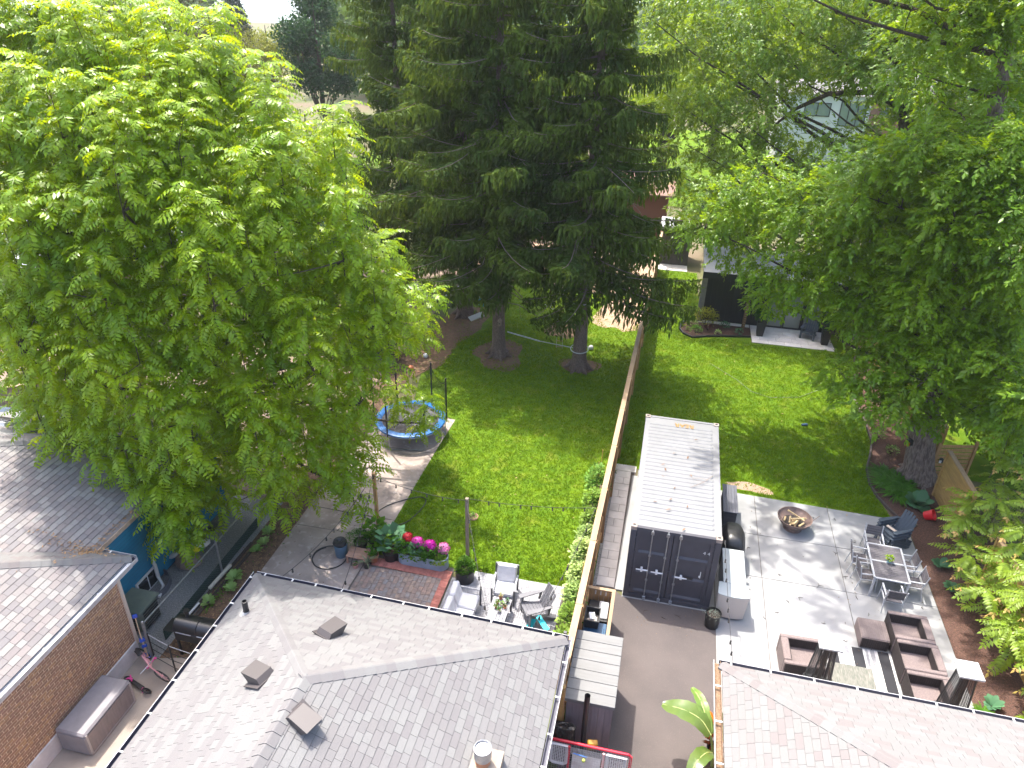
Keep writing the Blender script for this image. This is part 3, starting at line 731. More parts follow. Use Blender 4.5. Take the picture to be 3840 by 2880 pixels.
# basement window with white frame and plastic well
w_ = MB(); w_.bx(BX, BX + .04, -3.55, -2.65, 0.05, 0.62); wf = w_.build('window', M_white, ha)
mb = MB(); mb.bx(BX + .041, BX + .046, -3.48, -3.12, 0.1, 0.56); mb.bx(BX + .041, BX + .046, -3.08, -2.72, 0.1, 0.56); mb.build('pane', M_glass, wf)
t = thing('downspout', 'white downspout elbow beside the basement window of the blue wall', 'downspout', (-13.2, -2.75, 0))
mb = MB(); mb.tube([(-13.2, -2.8, 1.0), (-13.2, -2.8, .3), (-12.95, -2.95, .12), (-12.8, -3.35, .1)], .045, 6); mb.build('pipe', M_white, t)
t = thing('window_well', 'grey plastic window well half ring on the gravel under the blue wall', 'window well', (-13.0, -3.0, 0))
mb = MB(); pts = [(BX + .01 + .48 * math.sin(a), -3.05 - .62 * math.cos(a)) for a in [math.pi * k / 12 for k in range(13)]]
for a, b in zip(pts[:-1], pts[1:]): mb.bar((a[0], a[1], .09), (b[0], b[1], .09), .035, .22)
mb.build('rim', mat('grey_plastic', (.14, .14, .155), .5), t)
# dry leaves caught in the valley and small weeds
def litter(name, spots, n, m, sz, seed, label, kind='stuff', zfun=None):
    g = np.random.default_rng(seed); V = []; F = []
    for (x, y, z, rx, ry) in spots:
        for _ in range(n):
            px, py = x + g.normal() * rx * .5, y + g.normal() * ry * .5
            pz = (zfun(px, py) if zfun else z) + g.uniform(0.005, .03)
            a = g.uniform(0, 6.28); l = sz * g.uniform(.6, 1.4); dx, dy = math.cos(a) * l, math.sin(a) * l; k = len(V)
            V += [(px - dx, py - dy, pz), (px + dy * .3, py - dx * .3, pz + g.uniform(0, .02)), (px + dx, py + dy, pz + g.uniform(-.005, .02)), (px - dy * .3, py + dx * .3, pz)]
            F += [(k, k + 1, k + 2), (k, k + 2, k + 3)]
    o = rawmesh(name, np.array(V), np.array(F), m); o['kind'] = kind
    if label: o['label'] = label
    return o
def zval(x, y): return max(2.68 + (-4.45 - y) * ES, 2.74 + (-13.15 - x) * AS) if x < -13.1 else 2.68 + (-4.45 - y) * ES
litter('dry_leaves', [(-13.6, -4.75, 0, .9, .22), (-13.2, -4.65, 0, .5, .25), (-13.25, -3.4, 0, .08, 1.8), (-13.25, -.8, 0, .1, 1.2)], 130, mat('dry_leaf', (.36, .22, .10), .9, .4, (.22, .13, .07), 20), .045, 5, 'dry brown leaves caught in the valley between the brick house and blue wing roofs', zfun=lambda x, y: (zval(x, y) if x < -13.15 else 2.78))
t = thing('skylight', 'small dark skylight on the white slope beyond the left roof ridge', 'skylight', (-18.2, -1.6, 4.4))
q = Vector((-18.75, -1.2, 3.72)); mb = MB(); mb.box(q, (.75, .6, .12), Euler((R(-22), 0, 0)).to_matrix()); mb.build('kerb', M_white, t)
mb = MB(); mb.box(q + Vector((.03, .03, .07)), (.6, .44, .02), Euler((R(-22), 0, 0)).to_matrix()); mb.build('pane', M_glass, t)

# ---------------------------------------------------------------- shipping container
ct = thing('shipping_container', 'dark grey shipping container with pale ribbed roof beside the wooden fence', 'container', (1.22, 3.03, 0.02))
M_ctn = mat('container_grey', (0.040, 0.039, 0.047), 0.5, 0, (0.034, 0.033, 0.040), 3, 5, bump=(30, 0.05), spec=0.4)
M_ctop = mat('container_top', (0.60, 0.605, 0.62), 0.55, 0, (0.54, 0.545, 0.555), 2.5, 6, bump=(30, 0.06))
M_cast = mat('casting', (0.55, 0.45, 0.38), 0.7, 0, (0.38, 0.30, 0.25), 12)
Z0 = 0.02; W, Lc, Hc = 2.44, 6.06, 2.59
for x in (0, W - .16):
    for y in (0, Lc - .16):
        mb = MB(); mb.bx(x, x + .16, y, y + .16, Z0 + .118, Z0 + Hc - .118, ch=.01); mb.build('corner_post', M_ctn, ct)
        for z in (0, Hc - .118):
            up = z > 1
            mb = MB(); mb.bx(x - .005, x + .165, y - .005, y + .173, Z0 + z, Z0 + z + .118 + (.006 if up else 0), ch=.008)
            c = mb.build('corner_casting', M_cast if up else M_ctn, ct)
            if up:
                m2 = MB(); m2.lathe([(.038, 0), (.038, .004)], (x + .08, y + .085, Z0 + z + .1245), 14, sx=1.3); m2.lathe([(.03, 0), (.03, .004)], (0, 0, 0), 4); m2 = MB()
                m2.lathe([(.034, 0), (.034, .004)], (x + .08, y + .085, Z0 + z + .1245), 14, sx=1.35); m2.build('hole', M_blackplastic, c)
for x in (.01, W - .07):
    mb = MB(); mb.bx(x, x + .06, .16, Lc - .16, Z0 + Hc - .09, Z0 + Hc - .03); mb.build('top_rail', M_ctop, ct)
    mb = MB(); mb.bx(x, x + .06, .16, Lc - .16, Z0, Z0 + .16); mb.build('bottom_rail', M_ctn, ct)
mb = MB(); mb.bx(.16, W - .16, 0.0, .10, Z0 + Hc - .13, Z0 + Hc - .012); mb.build('header', M_ctn, ct)
mb = MB(); mb.bx(.16, W - .16, 0.0, .10, Z0 + .0, Z0 + .14); mb.build('sill', M_ctn, ct)
mb = MB(); mb.bx(.16, W - .16, Lc - .10, Lc, Z0 + Hc - .13, Z0 + Hc - .012); mb.build('end_header', M_ctop, ct)
# ribbed roof skin
ys_ = [0.10, 0.34]; prof = [(0.10, 0), (0.34, 0)]
y = .36
while y < Lc - .42:
    prof += [(y, 0), (y + .028, .022), (y + .10, .022), (y + .128, 0)]; y += .205
prof += [(Lc - .34, 0), (Lc - .1, 0)]
xs_ = [0.03, .14, .20, W - .26, W - .20, W - .03]
mb = MB(); vv = []
for py, pz in prof:
    for k, x in enumerate(xs_): vv.append((x, py, Z0 + Hc - .028 + (pz if k in (2, 3) else 0)))
nx = len(xs_)
mb.add(vv, [(j * nx + i, j * nx + i + 1, (j + 1) * nx + i + 1, (j + 1) * nx + i) for j in range(len(prof) - 1) for i in range(nx - 1)])
mb.build('ribbed_roof', M_ctop, ct)
# corrugated sides and far end
def corr(name, a, b, out, z0, z1, m, par, per=.278, dep=.036):
    a, b, out = Vector(a), Vector(b), Vector(out); d = b - a; L = d.length; d.normalize(); pts = []; s = 0
    while s < L:
        for t, q in ((0, 0), (.07, 0), (.139, 1), (.209, 1)):
            if s + t < L: pts.append(a + d * (s + t) - out * dep * q)
        s += per
    pts.append(b)
    mb = MB(); n = len(pts); mb.add([(p.x, p.y, z0) for p in pts] + [(p.x, p.y, z1) for p in pts], [(k, k + 1, n + k + 1, n + k) for k in range(n - 1)])
    return mb.build(name, m, par)
corr('side_wall', (.012, .16, 0), (.012, Lc - .16, 0), (-1, 0, 0), Z0 + .1, Z0 + Hc - .06, M_ctn, ct)
corr('side_wall', (W - .012, .16, 0), (W - .012, Lc - .16, 0), (1, 0, 0), Z0 + .1, Z0 + Hc - .06, M_ctn, ct)
corr('end_wall', (.16, Lc - .03, 0), (W - .16, Lc - .03, 0), (0, 1, 0), Z0 + .1, Z0 + Hc - .06, M_ctn, ct)
# doors with recessed panels
def door(x0, x1):
    mb = MB(); z0, z1 = Z0 + .16, Z0 + Hc - .14; yb = .075; yf = .03; rc = .045
    zs = [z0, z0 + .09, z0 + .70, z0 + .80, z0 + 1.43, z0 + 1.53, z1 - .09, z1]
    mb.bx(x0, x1, yb, yb + .02, z0, z1)
    mb.bx(x0, x0 + .10, yf, yb, z0, z1); mb.bx(x1 - .10, x1, yf, yb, z0, z1)
    for i in (0, 2, 4, 6):
        a, b = zs[i], zs[i + 1]
        lo = .0 if i == 0 else .05; hi = .0 if i == 6 else .05
        vv = []
        for x in (x0 + .10, x1 - .10): vv += [(x, yf, a), (x, yf, b), (x, yb, b + hi * 1.2), (x, yb, a - lo * .6)]
        mb.add(vv, [(0, 4, 5, 1), (1, 5, 6, 2), (3, 7, 4, 0)])
    return mb.build('door', M_ctn, ct)
dl = door(.17, 1.165); dr_ = door(1.185, W - .17)
mb = MB(); mb.bx(1.13, 1.22, .012, .03, Z0 + 1.12, Z0 + 1.22); mb.build('latch_plate', M_ctn, ct)
for x in (.60, 1.02, 1.36):
    mb = MB(); mb.tube([(x, -.005, Z0 + .03), (x, -.005, Z0 + Hc - .02)], .017, 8); rod = mb.build('lock_rod', M_steel, ct)
    for z in (.08, Hc - .14):
        mb = MB(); mb.bx(x - .045, x + .045, -.03, .03, Z0 + z - .05, Z0 + z + .05, ch=.01); mb.bx(x - .03, x + .03, -.045, -.02, Z0 + z - .10 if z < 1 else Z0 + z + .03, Z0 + z - .03 if z < 1 else Z0 + z + .09); mb.build('keeper', M_steel, rod)
    for z in (.75, 1.65):
        mb = MB(); mb.bx(x - .035, x + .035, -.025, .03, Z0 + z - .02, Z0 + z + .02); mb.build('guide', M_steel, rod)
for x, s, z in ((.60, -1, 1.12), (1.02, -1, 1.10), (1.36, 1, 1.06)):
    mb = MB(); mb.tube([(x, -.03, Z0 + z), (x + s * .16, -.045, Z0 + z + .01), (x + s * .33, -.04, Z0 + z + .005)], [.02, .024, .014], 6); mb.bx(x + s * .17 - .03, x + s * .17 + .03, -.06, .03, Z0 + z - .05, Z0 + z + .06); mb.build('handle', M_white, ct)
mb = MB(); mb.bx(1.62, 1.86, .022, .031, Z0 + 1.0, Z0 + 1.08); mb.build('rod_rest', M_blackplastic, ct)
mb = MB(); mb.bx(2.03, 2.05, .018, .03, Z0 + 1.12, Z0 + 1.35); mb.bx(2.0, 2.03, .02, .03, Z0 + 1.14, Z0 + 1.2); mb.build('serial_mark', M_white, ct)
for z in (.35, 1.0, 1.65, 2.2):
    for x in (.13, W - .17): mb = MB(); mb.bx(x, x + .05, -.012, .03, Z0 + z, Z0 + z + .09); mb.build('hinge', M_ctn, ct)
def text(name, body, size, m, M4, parent, ext=0.0015):
    c = bpy.data.curves.new(name, 'FONT'); c.body = body; c.size = size; c.extrude = ext; c.align_x = 'CENTER'; c.align_y = 'CENTER'
    c.materials.append(m)
    o0 = bpy.data.objects.new(name, c); COL.objects.link(o0)
    dg = bpy.context.evaluated_depsgraph_get(); me = bpy.data.meshes.new_from_object(o0.evaluated_get(dg)); me.name = name
    bpy.data.objects.remove(o0)
    o = bpy.data.objects.new(name, me); COL.objects.link(o); o.parent = parent
    o.matrix_basis = Matrix.Translation(-_root(parent).location) @ M4
    return o
M_yell = mat('sign_yellow', (0.30, 0.15, 0.004), 0.5)
text('door_numeral', '4 4', .15, M_white, Matrix.Translation((2.10, .028, Z0 + 2.02)) @ Matrix.Rotation(R(90), 4, 'X'), ct)
lab = text('roof_lettering', 'REAR', .27, M_yell, Matrix.Translation((1.30, Lc - .43, Z0 + Hc + .002)) @ Matrix.Rotation(R(180), 4, 'Z') @ Matrix.Diagonal((1.0, 1.25, 1, 1)), ct)
litter('twigs', [(1.1, 1.3, Z0 + Hc, .8, 1.4), (1.2, 4, Z0 + Hc, .9, 1.4)], 7, mat('twig_brown', (.16, .09, .05), .9, .3), .07, 12, 'small twigs and leaves scattered on the container roof')
t = MB(); t.tube([(2.2, 2.9, 2.64), (1.95, 2.5, 2.66), (1.55, 2.15, 2.64)], .008, 4); t.tube([(1.95, 2.5, 2.66), (1.7, 2.55, 2.64)], .005, 4); t.tube([(2.05, 2.62, 2.66), (1.85, 2.7, 2.65), (1.6, 2.62, 2.64)], .005, 4)
tag(t.build('fallen_branch', M_deadtwig), 'thin dead branch lying across the container roof', 'branch')

# ---------------------------------------------------------------- long cedar fence between the two yards
def fx(y): return -0.99 + 0.0165 * (y - 0.5)
fe = thing('wooden_fence', 'long tall cedar board fence with a pale flat cap running between the two lawns', 'fence', (fx(10), 10, 0))
FH = 2.08
bm_ = MB(); bm_.bx(-.009, .009, -.069, .069, 0.04, FH - .02); b_o = bm_.build('fence_board', M_cedar); bme = b_o.data; bpy.data.objects.remove(b_o)
y = -5.1; k = 0
while y < 28.0:
    o = bpy.data.objects.new('fence_board', bme); COL.objects.link(o); o.parent = fe
    o.matrix_basis = Matrix.Translation(Vector((fx(y) + (.028 if k % 2 else -.0), y, rnd.uniform(-.008, .008))) - fe.location) @ Matrix.Rotation(rnd.uniform(-.02, .02), 4, 'Z')
    y += .1375; k += 1
pm = MB(); pm.bx(-.045, .045, -.045, .045, 0, FH); p_o = pm.build('fence_post', M_cedar); pme = p_o.data; bpy.data.objects.remove(p_o)
cm = MB(); cm.bx(-.085, .085, 0.004, 2.436, 0, .038, ch=.004); c_o = cm.build('fence_cap', M_cap); cme = c_o.data; bpy.data.objects.remove(c_o)
rm_ = MB(); rm_.bx(-.02, .02, 0, 2.44, 0, .09); r_o = rm_.build('fence_rail', M_cedar); rme = r_o.data; bpy.data.objects.remove(r_o)
y = -5.15
while y < 28:
    for me, nm, dx, z in ((pme, 'fence_post', .085, 0), (cme, 'fence_cap', .02, FH), (rme, 'fence_rail', .06, .35), (rme, 'fence_rail', .06, 1.0), (rme, 'fence_rail', .06, FH - .14)):
        o = bpy.data.objects.new(nm, me); COL.objects.link(o); o.parent = fe
        o.matrix_basis = Matrix.Translation(Vector((fx(y) + dx, y, z + rnd.uniform(-.004, .004))) - fe.location) @ Matrix.Rotation(-0.0165, 4, 'Z')
    y += 2.44
mb = MB(); mb.bx(fx(-5.2) - .07, fx(-5.2) + .11, -5.26, -5.13, 0, FH + .03); mb.build('fence_post', M_yellowcedar, fe)

# grey plank shed against the fence
sh = thing('storage_shed', 'low storage shed with a pale grey plank lid standing against the fence', 'shed', (-.4, -4.1, 0))
M_plank = mat('lid_plank', (0.46, 0.46, 0.455), 0.7, 0.05, (0.40, 0.40, 0.39), 2.5, 6, stretch=(.7, 6, 6), bump=(25, 0.12))
M_sid = mat('shed_siding', (0.215, 0.18, 0.19), 0.7, 0.06, (0.17, 0.145, 0.155), 3, 5, stretch=(5, 5, .7))
for k in range(7):
    y0 = -3.13 - .291 * (k + 1)
    mb = MB(); mb.bx(-.965, .16, y0 + .005, y0 + .286, 1.66, 1.70, ch=.006); mb.build('lid_plank', M_plank, sh)
mb = MB(); mb.bx(-.955, .15, -5.16, -3.14, 1.60, 1.658); mb.build('lid_frame', M_plank, sh)
mb = MB(); mb.bx(-.92, .10, -5.06, -3.2, 0, 1.6); mb.build('body', M_sid, sh)
for k in range(7):
    x = -.92 + k * .1465; mb = MB(); mb.bx(x + .003, x + .143, -5.085, -5.061, .02, 1.6, ch=.004); mb.build('siding_board', M_sid, sh)
for k in range(13):
    y0 = -5.06 + k * .1430; mb = MB(); mb.bx(.101, .122, y0 + .003, y0 + .14, .02, 1.6, ch=.004); mb.build('siding_board', M_sid, sh)

# cedar enclosure for the bins
en = thing('bin_enclosure', 'open cedar enclosure holding recycling bins next to the grey shed', 'enclosure', (-.6, -2, 0))
for k in range(5):
    x = -.90 + k * .137; mb = MB(); mb.bx(x + .004, x + .130, -1.08, -1.06, .03, 1.14); mb.build('fence_board', M_cedar, en)
for k in range(14):
    y0 = -3.07 + k * .142; mb = MB(); mb.bx(-.245, -.225, y0 + .004, y0 + .138, .03, 1.14); mb.build('fence_board', M_cedar, en)
mb = MB(); mb.bx(-.92, -.19, -1.13, -1.03, 1.145, 1.18); mb.build('top_rail', M_cap, en)
mb = MB(); mb.bx(-.28, -.19, -3.07, -1.135, 1.145, 1.18); mb.build('top_rail', M_cap, en)
for a in ((-.26, -1.14), (-.26, -3.06)): mb = MB(); mb.bx(a[0] - .04, a[0] + .01, a[1] - .02, a[1] + .05, 0, 1.14); mb.build('post', M_cedar, en)
for x in (-.72, -.58, -.44, -.30): mb = MB(); mb.bx(x - .012, x + .012, -1.091, -1.081, .95, 1.08); mb.build('bracket', M_white, en)

# black back fence, reddish, at the far end of the left yard; studio and far shed
def board_fence(name, a, b, h, bw, m, mcap, label, cat='fence', thick=.02, cap=True, posts=True, group=None, horizontal=False, z0=0.04, gap=.006, alt=0):
    a, b = Vector((a[0], a[1], 0)), Vector((b[0], b[1], 0)); d = b - a; L = d.length; an = math.atan2(d.y, d.x); d.normalize(); nrm = Vector((-d.y, d.x, 0))
    t = thing(name, label, cat, tuple((a + b) / 2), 0, group)
    def put(nm, me, p):
        o = bpy.data.objects.new(nm, me); COL.objects.link(o); o.parent = t
        o.matrix_basis = Matrix.Translation(p - t.location) @ Matrix.Rotation(an, 4, 'Z'); return o
    def mk(nm, dims, m):
        q = MB(); q.bx(*dims); o = q.build(nm, m); me = o.data; bpy.data.objects.remove(o); return me
    seg = 2.4; ns = max(1, round(L / seg)); seg = L / ns
    if horizontal:
        nb = int((h - z0) / bw); me = mk('fence_board', (0.05, seg - .05, -thick / 2, thick / 2, 0, bw - gap), m)
        for i in range(ns):
            for k in range(nb): put('fence_board', me, a + d * (i * seg) + Vector((0, 0, z0 + k * bw)))
    else:
        n = int(L / bw); me = mk('fence_board', (0, bw - gap, -thick / 2, thick / 2, z0, h), m)
        for k in range(n): put('fence_board', me, a + d * (k * L / n) + nrm * (alt * (k % 2)) + Vector((0, 0, rnd.uniform(-.01, .01))))
    if posts:
        me = mk('fence_post', (-.045, .045, -.045, .045, 0, h + .03), m)
        for i in range(ns + 1): put('fence_post', me, a + d * (i * seg) - nrm * (0 if horizontal else .056))
    if cap:
        me = mk('fence_cap', (0.002, seg - .002, -.075, .075, 0, .035), mcap)
        for i in range(ns): put('fence_cap', me, a + d * (i * seg) + Vector((0, 0, h + .03)))
    return t
M_redwood = mat('redwood', (0.155, 0.068, 0.045), 0.8, 0.15, (0.11, 0.05, 0.035), 4, 5, stretch=(6, 6, .7))
board_fence('back_fence', (-13, 31.3), (-0.55, 31.3), 1.85, .145, M_redwood, M_cap, 'reddish brown board fence with pale cap across the far end of the left garden')
board_fence('side_fence', (10.35, 5.1), (10.22, 7.5), 1.85, .15, M_yellowcedar, M_cap, 'yellow cedar fence panel beside the elm trunk above the mulch bed', horizontal=True)
board_fence('side_fence', (10.45, -6), (10.37, 3.0), 1.85, .15, M_yellowcedar, M_cap, 'yellow cedar fence run behind the sapling beside the sofas', horizontal=True)
board_fence('slat_fence', (10.3, 8.6), (11.6, 8.9), 1.55, .16, M_cedar, M_cap, 'brown horizontal slat screen with gaps behind the elm trunk', horizontal=True, gap=.045, cap=False)
board_fence('side_fence', (10.6, 9.2), (9.75, 18.2), 1.8, .15, M_yellowcedar, M_cap, 'yellow cedar fence along the far mulch bed beyond the elm trunk', horizontal=True)
board_fence('side_fence', (9.75, 18.25), (9.95, 24.5), 1.9, .15, M_yellowcedar, M_cap, 'yellow cedar fence running back beside the dark studio', horizontal=True)
board_fence('neighbour_fence', (-27, 1.4), (-19.5, 5.6), 1.7, .15, M_oldwood, M_cap, 'weathered board fence in the yard at the far left edge')
board_fence('rear_fence', (-14, 24), (-11.8, 33), 1.8, .14, M_oldwood, M_cap, 'old grey board fence behind the left spruce trunk')

st = thing('garden_studio', 'flat roofed black clad garden studio with glass sliding doors', 'studio', (5.6, 22.5, 0))
M_blackclad = mat('black_cladding', (0.012, 0.013, 0.015), 0.6, 0.15)
M_roofgrey = mat('membrane', (0.50, 0.50, 0.50), 0.7, 0, (.4, .4, .4), 1)
mb = MB(); mb.bx(2.1, 9.35, 20.9, 24.2, 0, 2.75); mb.build('wall', M_blackclad, st)
for k in range(11):
    x = 2.2 + k * .28; mb = MB(); mb.bx(x + .004, x + .276, 20.865, 20.899, .05, 2.72, ch=.003); mb.build('cladding_board', M_blackclad, st)
for k in range(5):
    x = 8.1 + k * .25; mb = MB(); mb.bx(x + .004, x + .246, 20.865, 20.899, .05, 2.72, ch=.003); mb.build('cladding_board', M_blackclad, st)
mb = MB(); mb.bx(1.9, 9.5, 19.95, 24.4, 2.76, 2.98); mb.build('roof', M_roofgrey, st)
mb = MB(); mb.bx(1.88, 9.52, 19.92, 19.948, 2.66, 2.985); mb.build('fascia', M_blackclad, st)
mb = MB(); mb.bx(1.92, 2.19, 20.6, 20.93, 0, 2.75); mb.build('corner_board', mat('grey_board', (.17, .16, .155), .8, .05, (.22, .2, .19), 5), st)
for k, x in enumerate((5.33, 6.23, 7.13)):
    f = MB(); x1 = x + .89
    f.bx(x, x1, 20.84, 20.89, .02, .10); f.bx(x, x1, 20.84, 20.89, 2.3, 2.4); f.bx(x, x + .07, 20.84, 20.89, .10, 2.3); f.bx(x1 - .07, x1, 20.84, 20.89, .10, 2.3)
    fo = f.build('sliding_door', M_blacksteel, st)
    g = MB(); g.bx(x + .07, x1 - .07, 20.862, 20.87, .1, 2.3); g.build('pane', mat('door_glass', (.20, .21, .19), .05, 0, spec=.9), fo)

fs_ = thing('far_shed', 'small dark grey panelled shed at the far end of the right lawn', 'shed', (.4, 29.8, 0))
M_shedgrey = mat('shed_grey', (0.085, 0.078, 0.075), 0.7, 0.08, (0.065, 0.06, 0.058), 3)
mb = MB(); mb.bx(-.52, 1.28, 29.02, 31, 0, 2.3); mb.build('wall', M_shedgrey, fs_)
for k in range(6): mb = MB(); mb.bx(-.5 + k * .297, -.5 + k * .297 + .289, 28.99, 29.019, .03, 2.25, ch=.004); mb.build('cladding_board', M_shedgrey, fs_)
mb = MB(); mb.bx(-.62, 1.38, 28.9, 31.1, 2.3, 2.42); mb.build('roof', M_roofgrey, fs_)
rs = thing('red_shed', 'red brown wooden outbuilding behind the spruces past the back fence', 'shed', (-3.6, 36, 0))
mb = MB(); mb.bx(-7.5, -.4, 35, 39, 0, 2.7); mb.build('wall', mat('rust_board', (.22, .085, .055), .8, .1), rs)
mb = MB(); mb.loft([[(-7.8, 34.7, 2.7), (0, 34.7, 2.7), (0, 34.72, 2.8), (-7.8, 34.72, 2.8)], [(-7.8, 37, 3.7), (0, 37, 3.7), (0, 37, 3.8), (-7.8, 37, 3.8)], [(-7.8, 39.3, 2.7), (0, 39.3, 2.7), (0, 39.3, 2.8), (-7.8, 39.3, 2.8)]]); mb.build('roof', mat('rust_roof', (.26, .14, .10), .8, 0, (.18, .10, .075), 3), rs)

def far_house(label, x0, x1, y0, y1, h, mw, mr, wins, rh=1.8):
    t = thing('house', label, 'house', ((x0 + x1) / 2, (y0 + y1) / 2, gz(x0, y0)))
    z = gz(x0, y0)
    mb = MB(); mb.bx(x0, x1, y0, y1, z, z + h); mb.build('wall', mw, t)
    mb = MB(); xm = (x0 + x1) / 2; ym = (y0 + y1) / 2; e = .4; zz = z + h
    mb.add([(x0 - e, y0 - e, zz), (x1 + e, y0 - e, zz), (x1 + e, y1 + e, zz), (x0 - e, y1 + e, zz), (x0 + (y1 - y0) / 2, ym, zz + rh), (x1 - (y1 - y0) / 2, ym, zz + rh)] if x1 - x0 > y1 - y0 else
           [(x0 - e, y0 - e, zz), (x1 + e, y0 - e, zz), (x1 + e, y1 + e, zz), (x0 - e, y1 + e, zz), (xm - .1, ym, zz + rh), (xm + .1, ym, zz + rh)],
           [(0, 1, 5, 4), (1, 2, 5), (2, 3, 4, 5), (3, 0, 4), (3, 2, 1, 0)])
    mb.build('roof', mr, t)
    for (a, b, c, d, nm) in wins:
        mb = MB(); f = .08
        mb.bx(a, b, y0 - .06, y0 - .01, z + c, z + c + f); mb.bx(a, b, y0 - .06, y0 - .01, z + d - f, z + d)
        for k in range(nm + 1): xx = a + (b - a - f) * k / nm; mb.bx(xx, xx + f, y0 - .06, y0 - .01, z + c + f, z + d - f)
        w = mb.build('window', M_blacksteel, t)
        mb = MB(); mb.bx(a + f, b - f, y0 - .03, y0 - .022, z + c + f, z + d - f); mb.build('pane', mat('far_glass', (.16, .2, .19), .08, 0, spec=.8), w)
    return t
M_roofdk = mat('far_roof', (.16, .15, .15), .9, 0, (.12, .11, .11), 2)
M_stucco = mat('white_stucco', (.74, .74, .75), .8)
far_house('modern white house with black window frames seen through the gap in the right trees', 8.8, 16.3, 60, 69, 6.7, M_stucco, M_roofdk, [(10.6, 12.9, 4.75, 5.95, 2), (13.7, 16.0, 4.0, 6.2, 3)], rh=.9)
far_house('red brick house right of the white house behind the leaves', 17.3, 26, 66, 75, 6.6, mat('far_brick', (.33, .17, .12), .9, .05, (.25, .13, .09), 2), M_roofdk, [(18.5, 19.6, 4, 5.3, 1), (22, 23.5, 4, 5.3, 2)], rh=2.2)
far_house('pale grey house behind the leafy trees at the far right', 30, 41, 62, 71, 5.4, mat('pale_wall', (.5, .47, .44), .8), M_roofdk, [(32, 34, 3, 4.4, 2)], rh=2.2)
far_house('low house with a grey roof hidden behind the left walnut tree', -36, -26, 12, 21, 2.7, mat('tan_wall', (.4, .3, .22), .8), mat('grey_metal_roof', (.52, .52, .54), .5), [], rh=1.6)
far_house('small house with rust roof far behind the spruces', -24, -15, 58, 66, 4, mat('rust_wall', (.35, .2, .15), .8), M_roofdk, [(-22, -20, 2, 3.2, 2)], rh=2)
# ---------------------------------------------------------------- left terrace furniture
M_fab = mat('pale_cushion', (0.60, 0.60, 0.61), 0.9, 0.03, (0.52, 0.52, 0.54), 6, 5, bump=(9, 0.35, 0.05))
M_charc = mat('charcoal_metal', (0.075, 0.078, 0.088), 0.5)
M_adir = mat('charcoal_resin', (0.135, 0.135, 0.15), 0.55, 0.04, (0.115, 0.115, 0.13), 6)
M_adirblue = mat('navy_resin', (0.040, 0.052, 0.068), 0.5, 0.04)
M_clay = mat('terracotta', (0.42, 0.15, 0.075), 0.8, 0.1, (0.34, 0.12, 0.07), 9)

def cushion(c, d, rot=None, name='cushion', par=None, m=None, r=.04):
    mb = MB(); mb.box(c, d, rot, ch=r); o = mb.build(name, m or M_fab, par, smooth=True)
    b = o.modifiers.new('soft', 'BEVEL'); b.width = .02; b.segments = 3
    return o

# armchair facing the house
t = thing('armchair', 'white cushioned armchair with dark frame facing the house on the grey deck tiles', 'armchair', (-3.32, -0.85, 0), R(3))
o = t.location.copy()
t.location = (0, 0, 0); t.rotation_euler.z = 0
cushion((0, -.02, .37), (.56, .60, .15), None, 'seat_cushion', t)
cushion((0, .27, .68), (.56, .15, .55), Euler((R(-14), 0, 0)).to_matrix(), 'back_cushion', t)
mb = MB()
for s in (-1, 1):
    mb.bar((s * .32, .30, .60), (s * .32, -.36, .60), .05, .03, ch=.004)
mb.bar((-.32, .37, .90), (.32, .37, .90), .03, .05); mb.bar((-.32, -.30, .27), (.32, -.30, .27), .03, .06); mb.bar((-.32, .25, .27), (.32, .25, .27), .03, .06)
mb.build('frame', mat('silver_arm', (.42, .43, .46), .45), t)
for s in (-1, 1):
    mb = MB(); mb.bar((s * .32, -.35, 0), (s * .32, -.35, .60), .05, .05); mb.build('leg', M_charc, t)
    mb = MB(); mb.bar((s * .32, .30, 0), (s * .32, .36, .92), .05, .05); mb.build('leg', M_charc, t)
t.location = o; t.rotation_euler.z = R(3)
# loveseat facing right
t = thing('loveseat', 'white cushioned two seat outdoor sofa with two back cushions, by the red brick border', 'sofa', (0, 0, 0))
cushion((.06, .29, .36), (.60, .56, .16), None, 'seat_cushion', t); cushion((.06, -.29, .36), (.60, .56, .16), None, 'seat_cushion', t)
for s in (-1, 1): cushion((-.26, s * .29, .62), (.17, .56, .44), Euler((0, R(-14), R(s * 2))).to_matrix(), 'back_cushion', t)
mb = MB()
for s in (-1, 1): mb.bar((-.36, s * .61, .58), (.38, s * .61, .58), .05, .03)
mb.bar((-.38, -.61, .68), (-.38, .61, .68), .04, .05); mb.bar((.34, -.6, .25), (.34, .6, .25), .04, .06); mb.bar((-.34, -.6, .25), (-.34, .6, .25), .04, .06)
mb.build('frame', MATS['silver_arm'], t)
for sx in (-.36, .37):
    for s in (-1, 1): mb = MB(); mb.bar((sx, s * .61, 0), (sx, s * .61, .58), .05, .05); mb.build('leg', M_charc, t)
t.location = (-4.28, -1.98, 0.03); t.rotation_euler.z = R(0)
# slatted table
t = thing('coffee_table', 'low slatted grey coffee table crowded with small plant pots', 'table', (0, 0, 0))
for k in range(6): mb = MB(); mb.bx(-.265 + k * .09, -.265 + k * .09 + .08, -.46, .46, .40, .425, ch=.004); mb.build('slat', M_decktile, t)
for sx in (-.24, .24):
    for sy in (-.43, .43): mb = MB(); mb.bx(sx - .025, sx + .025, sy - .025, sy + .025, 0, .40); mb.build('leg', M_charc, t)
mb = MB(); mb.bx(-.26, .26, -.455, -.42, .34, .398); mb.bx(-.26, .26, .42, .455, .34, .398); mb.build('apron', M_charc, t)
t.location = (-3.27, -1.82, .03); t.rotation_euler.z = R(-2)

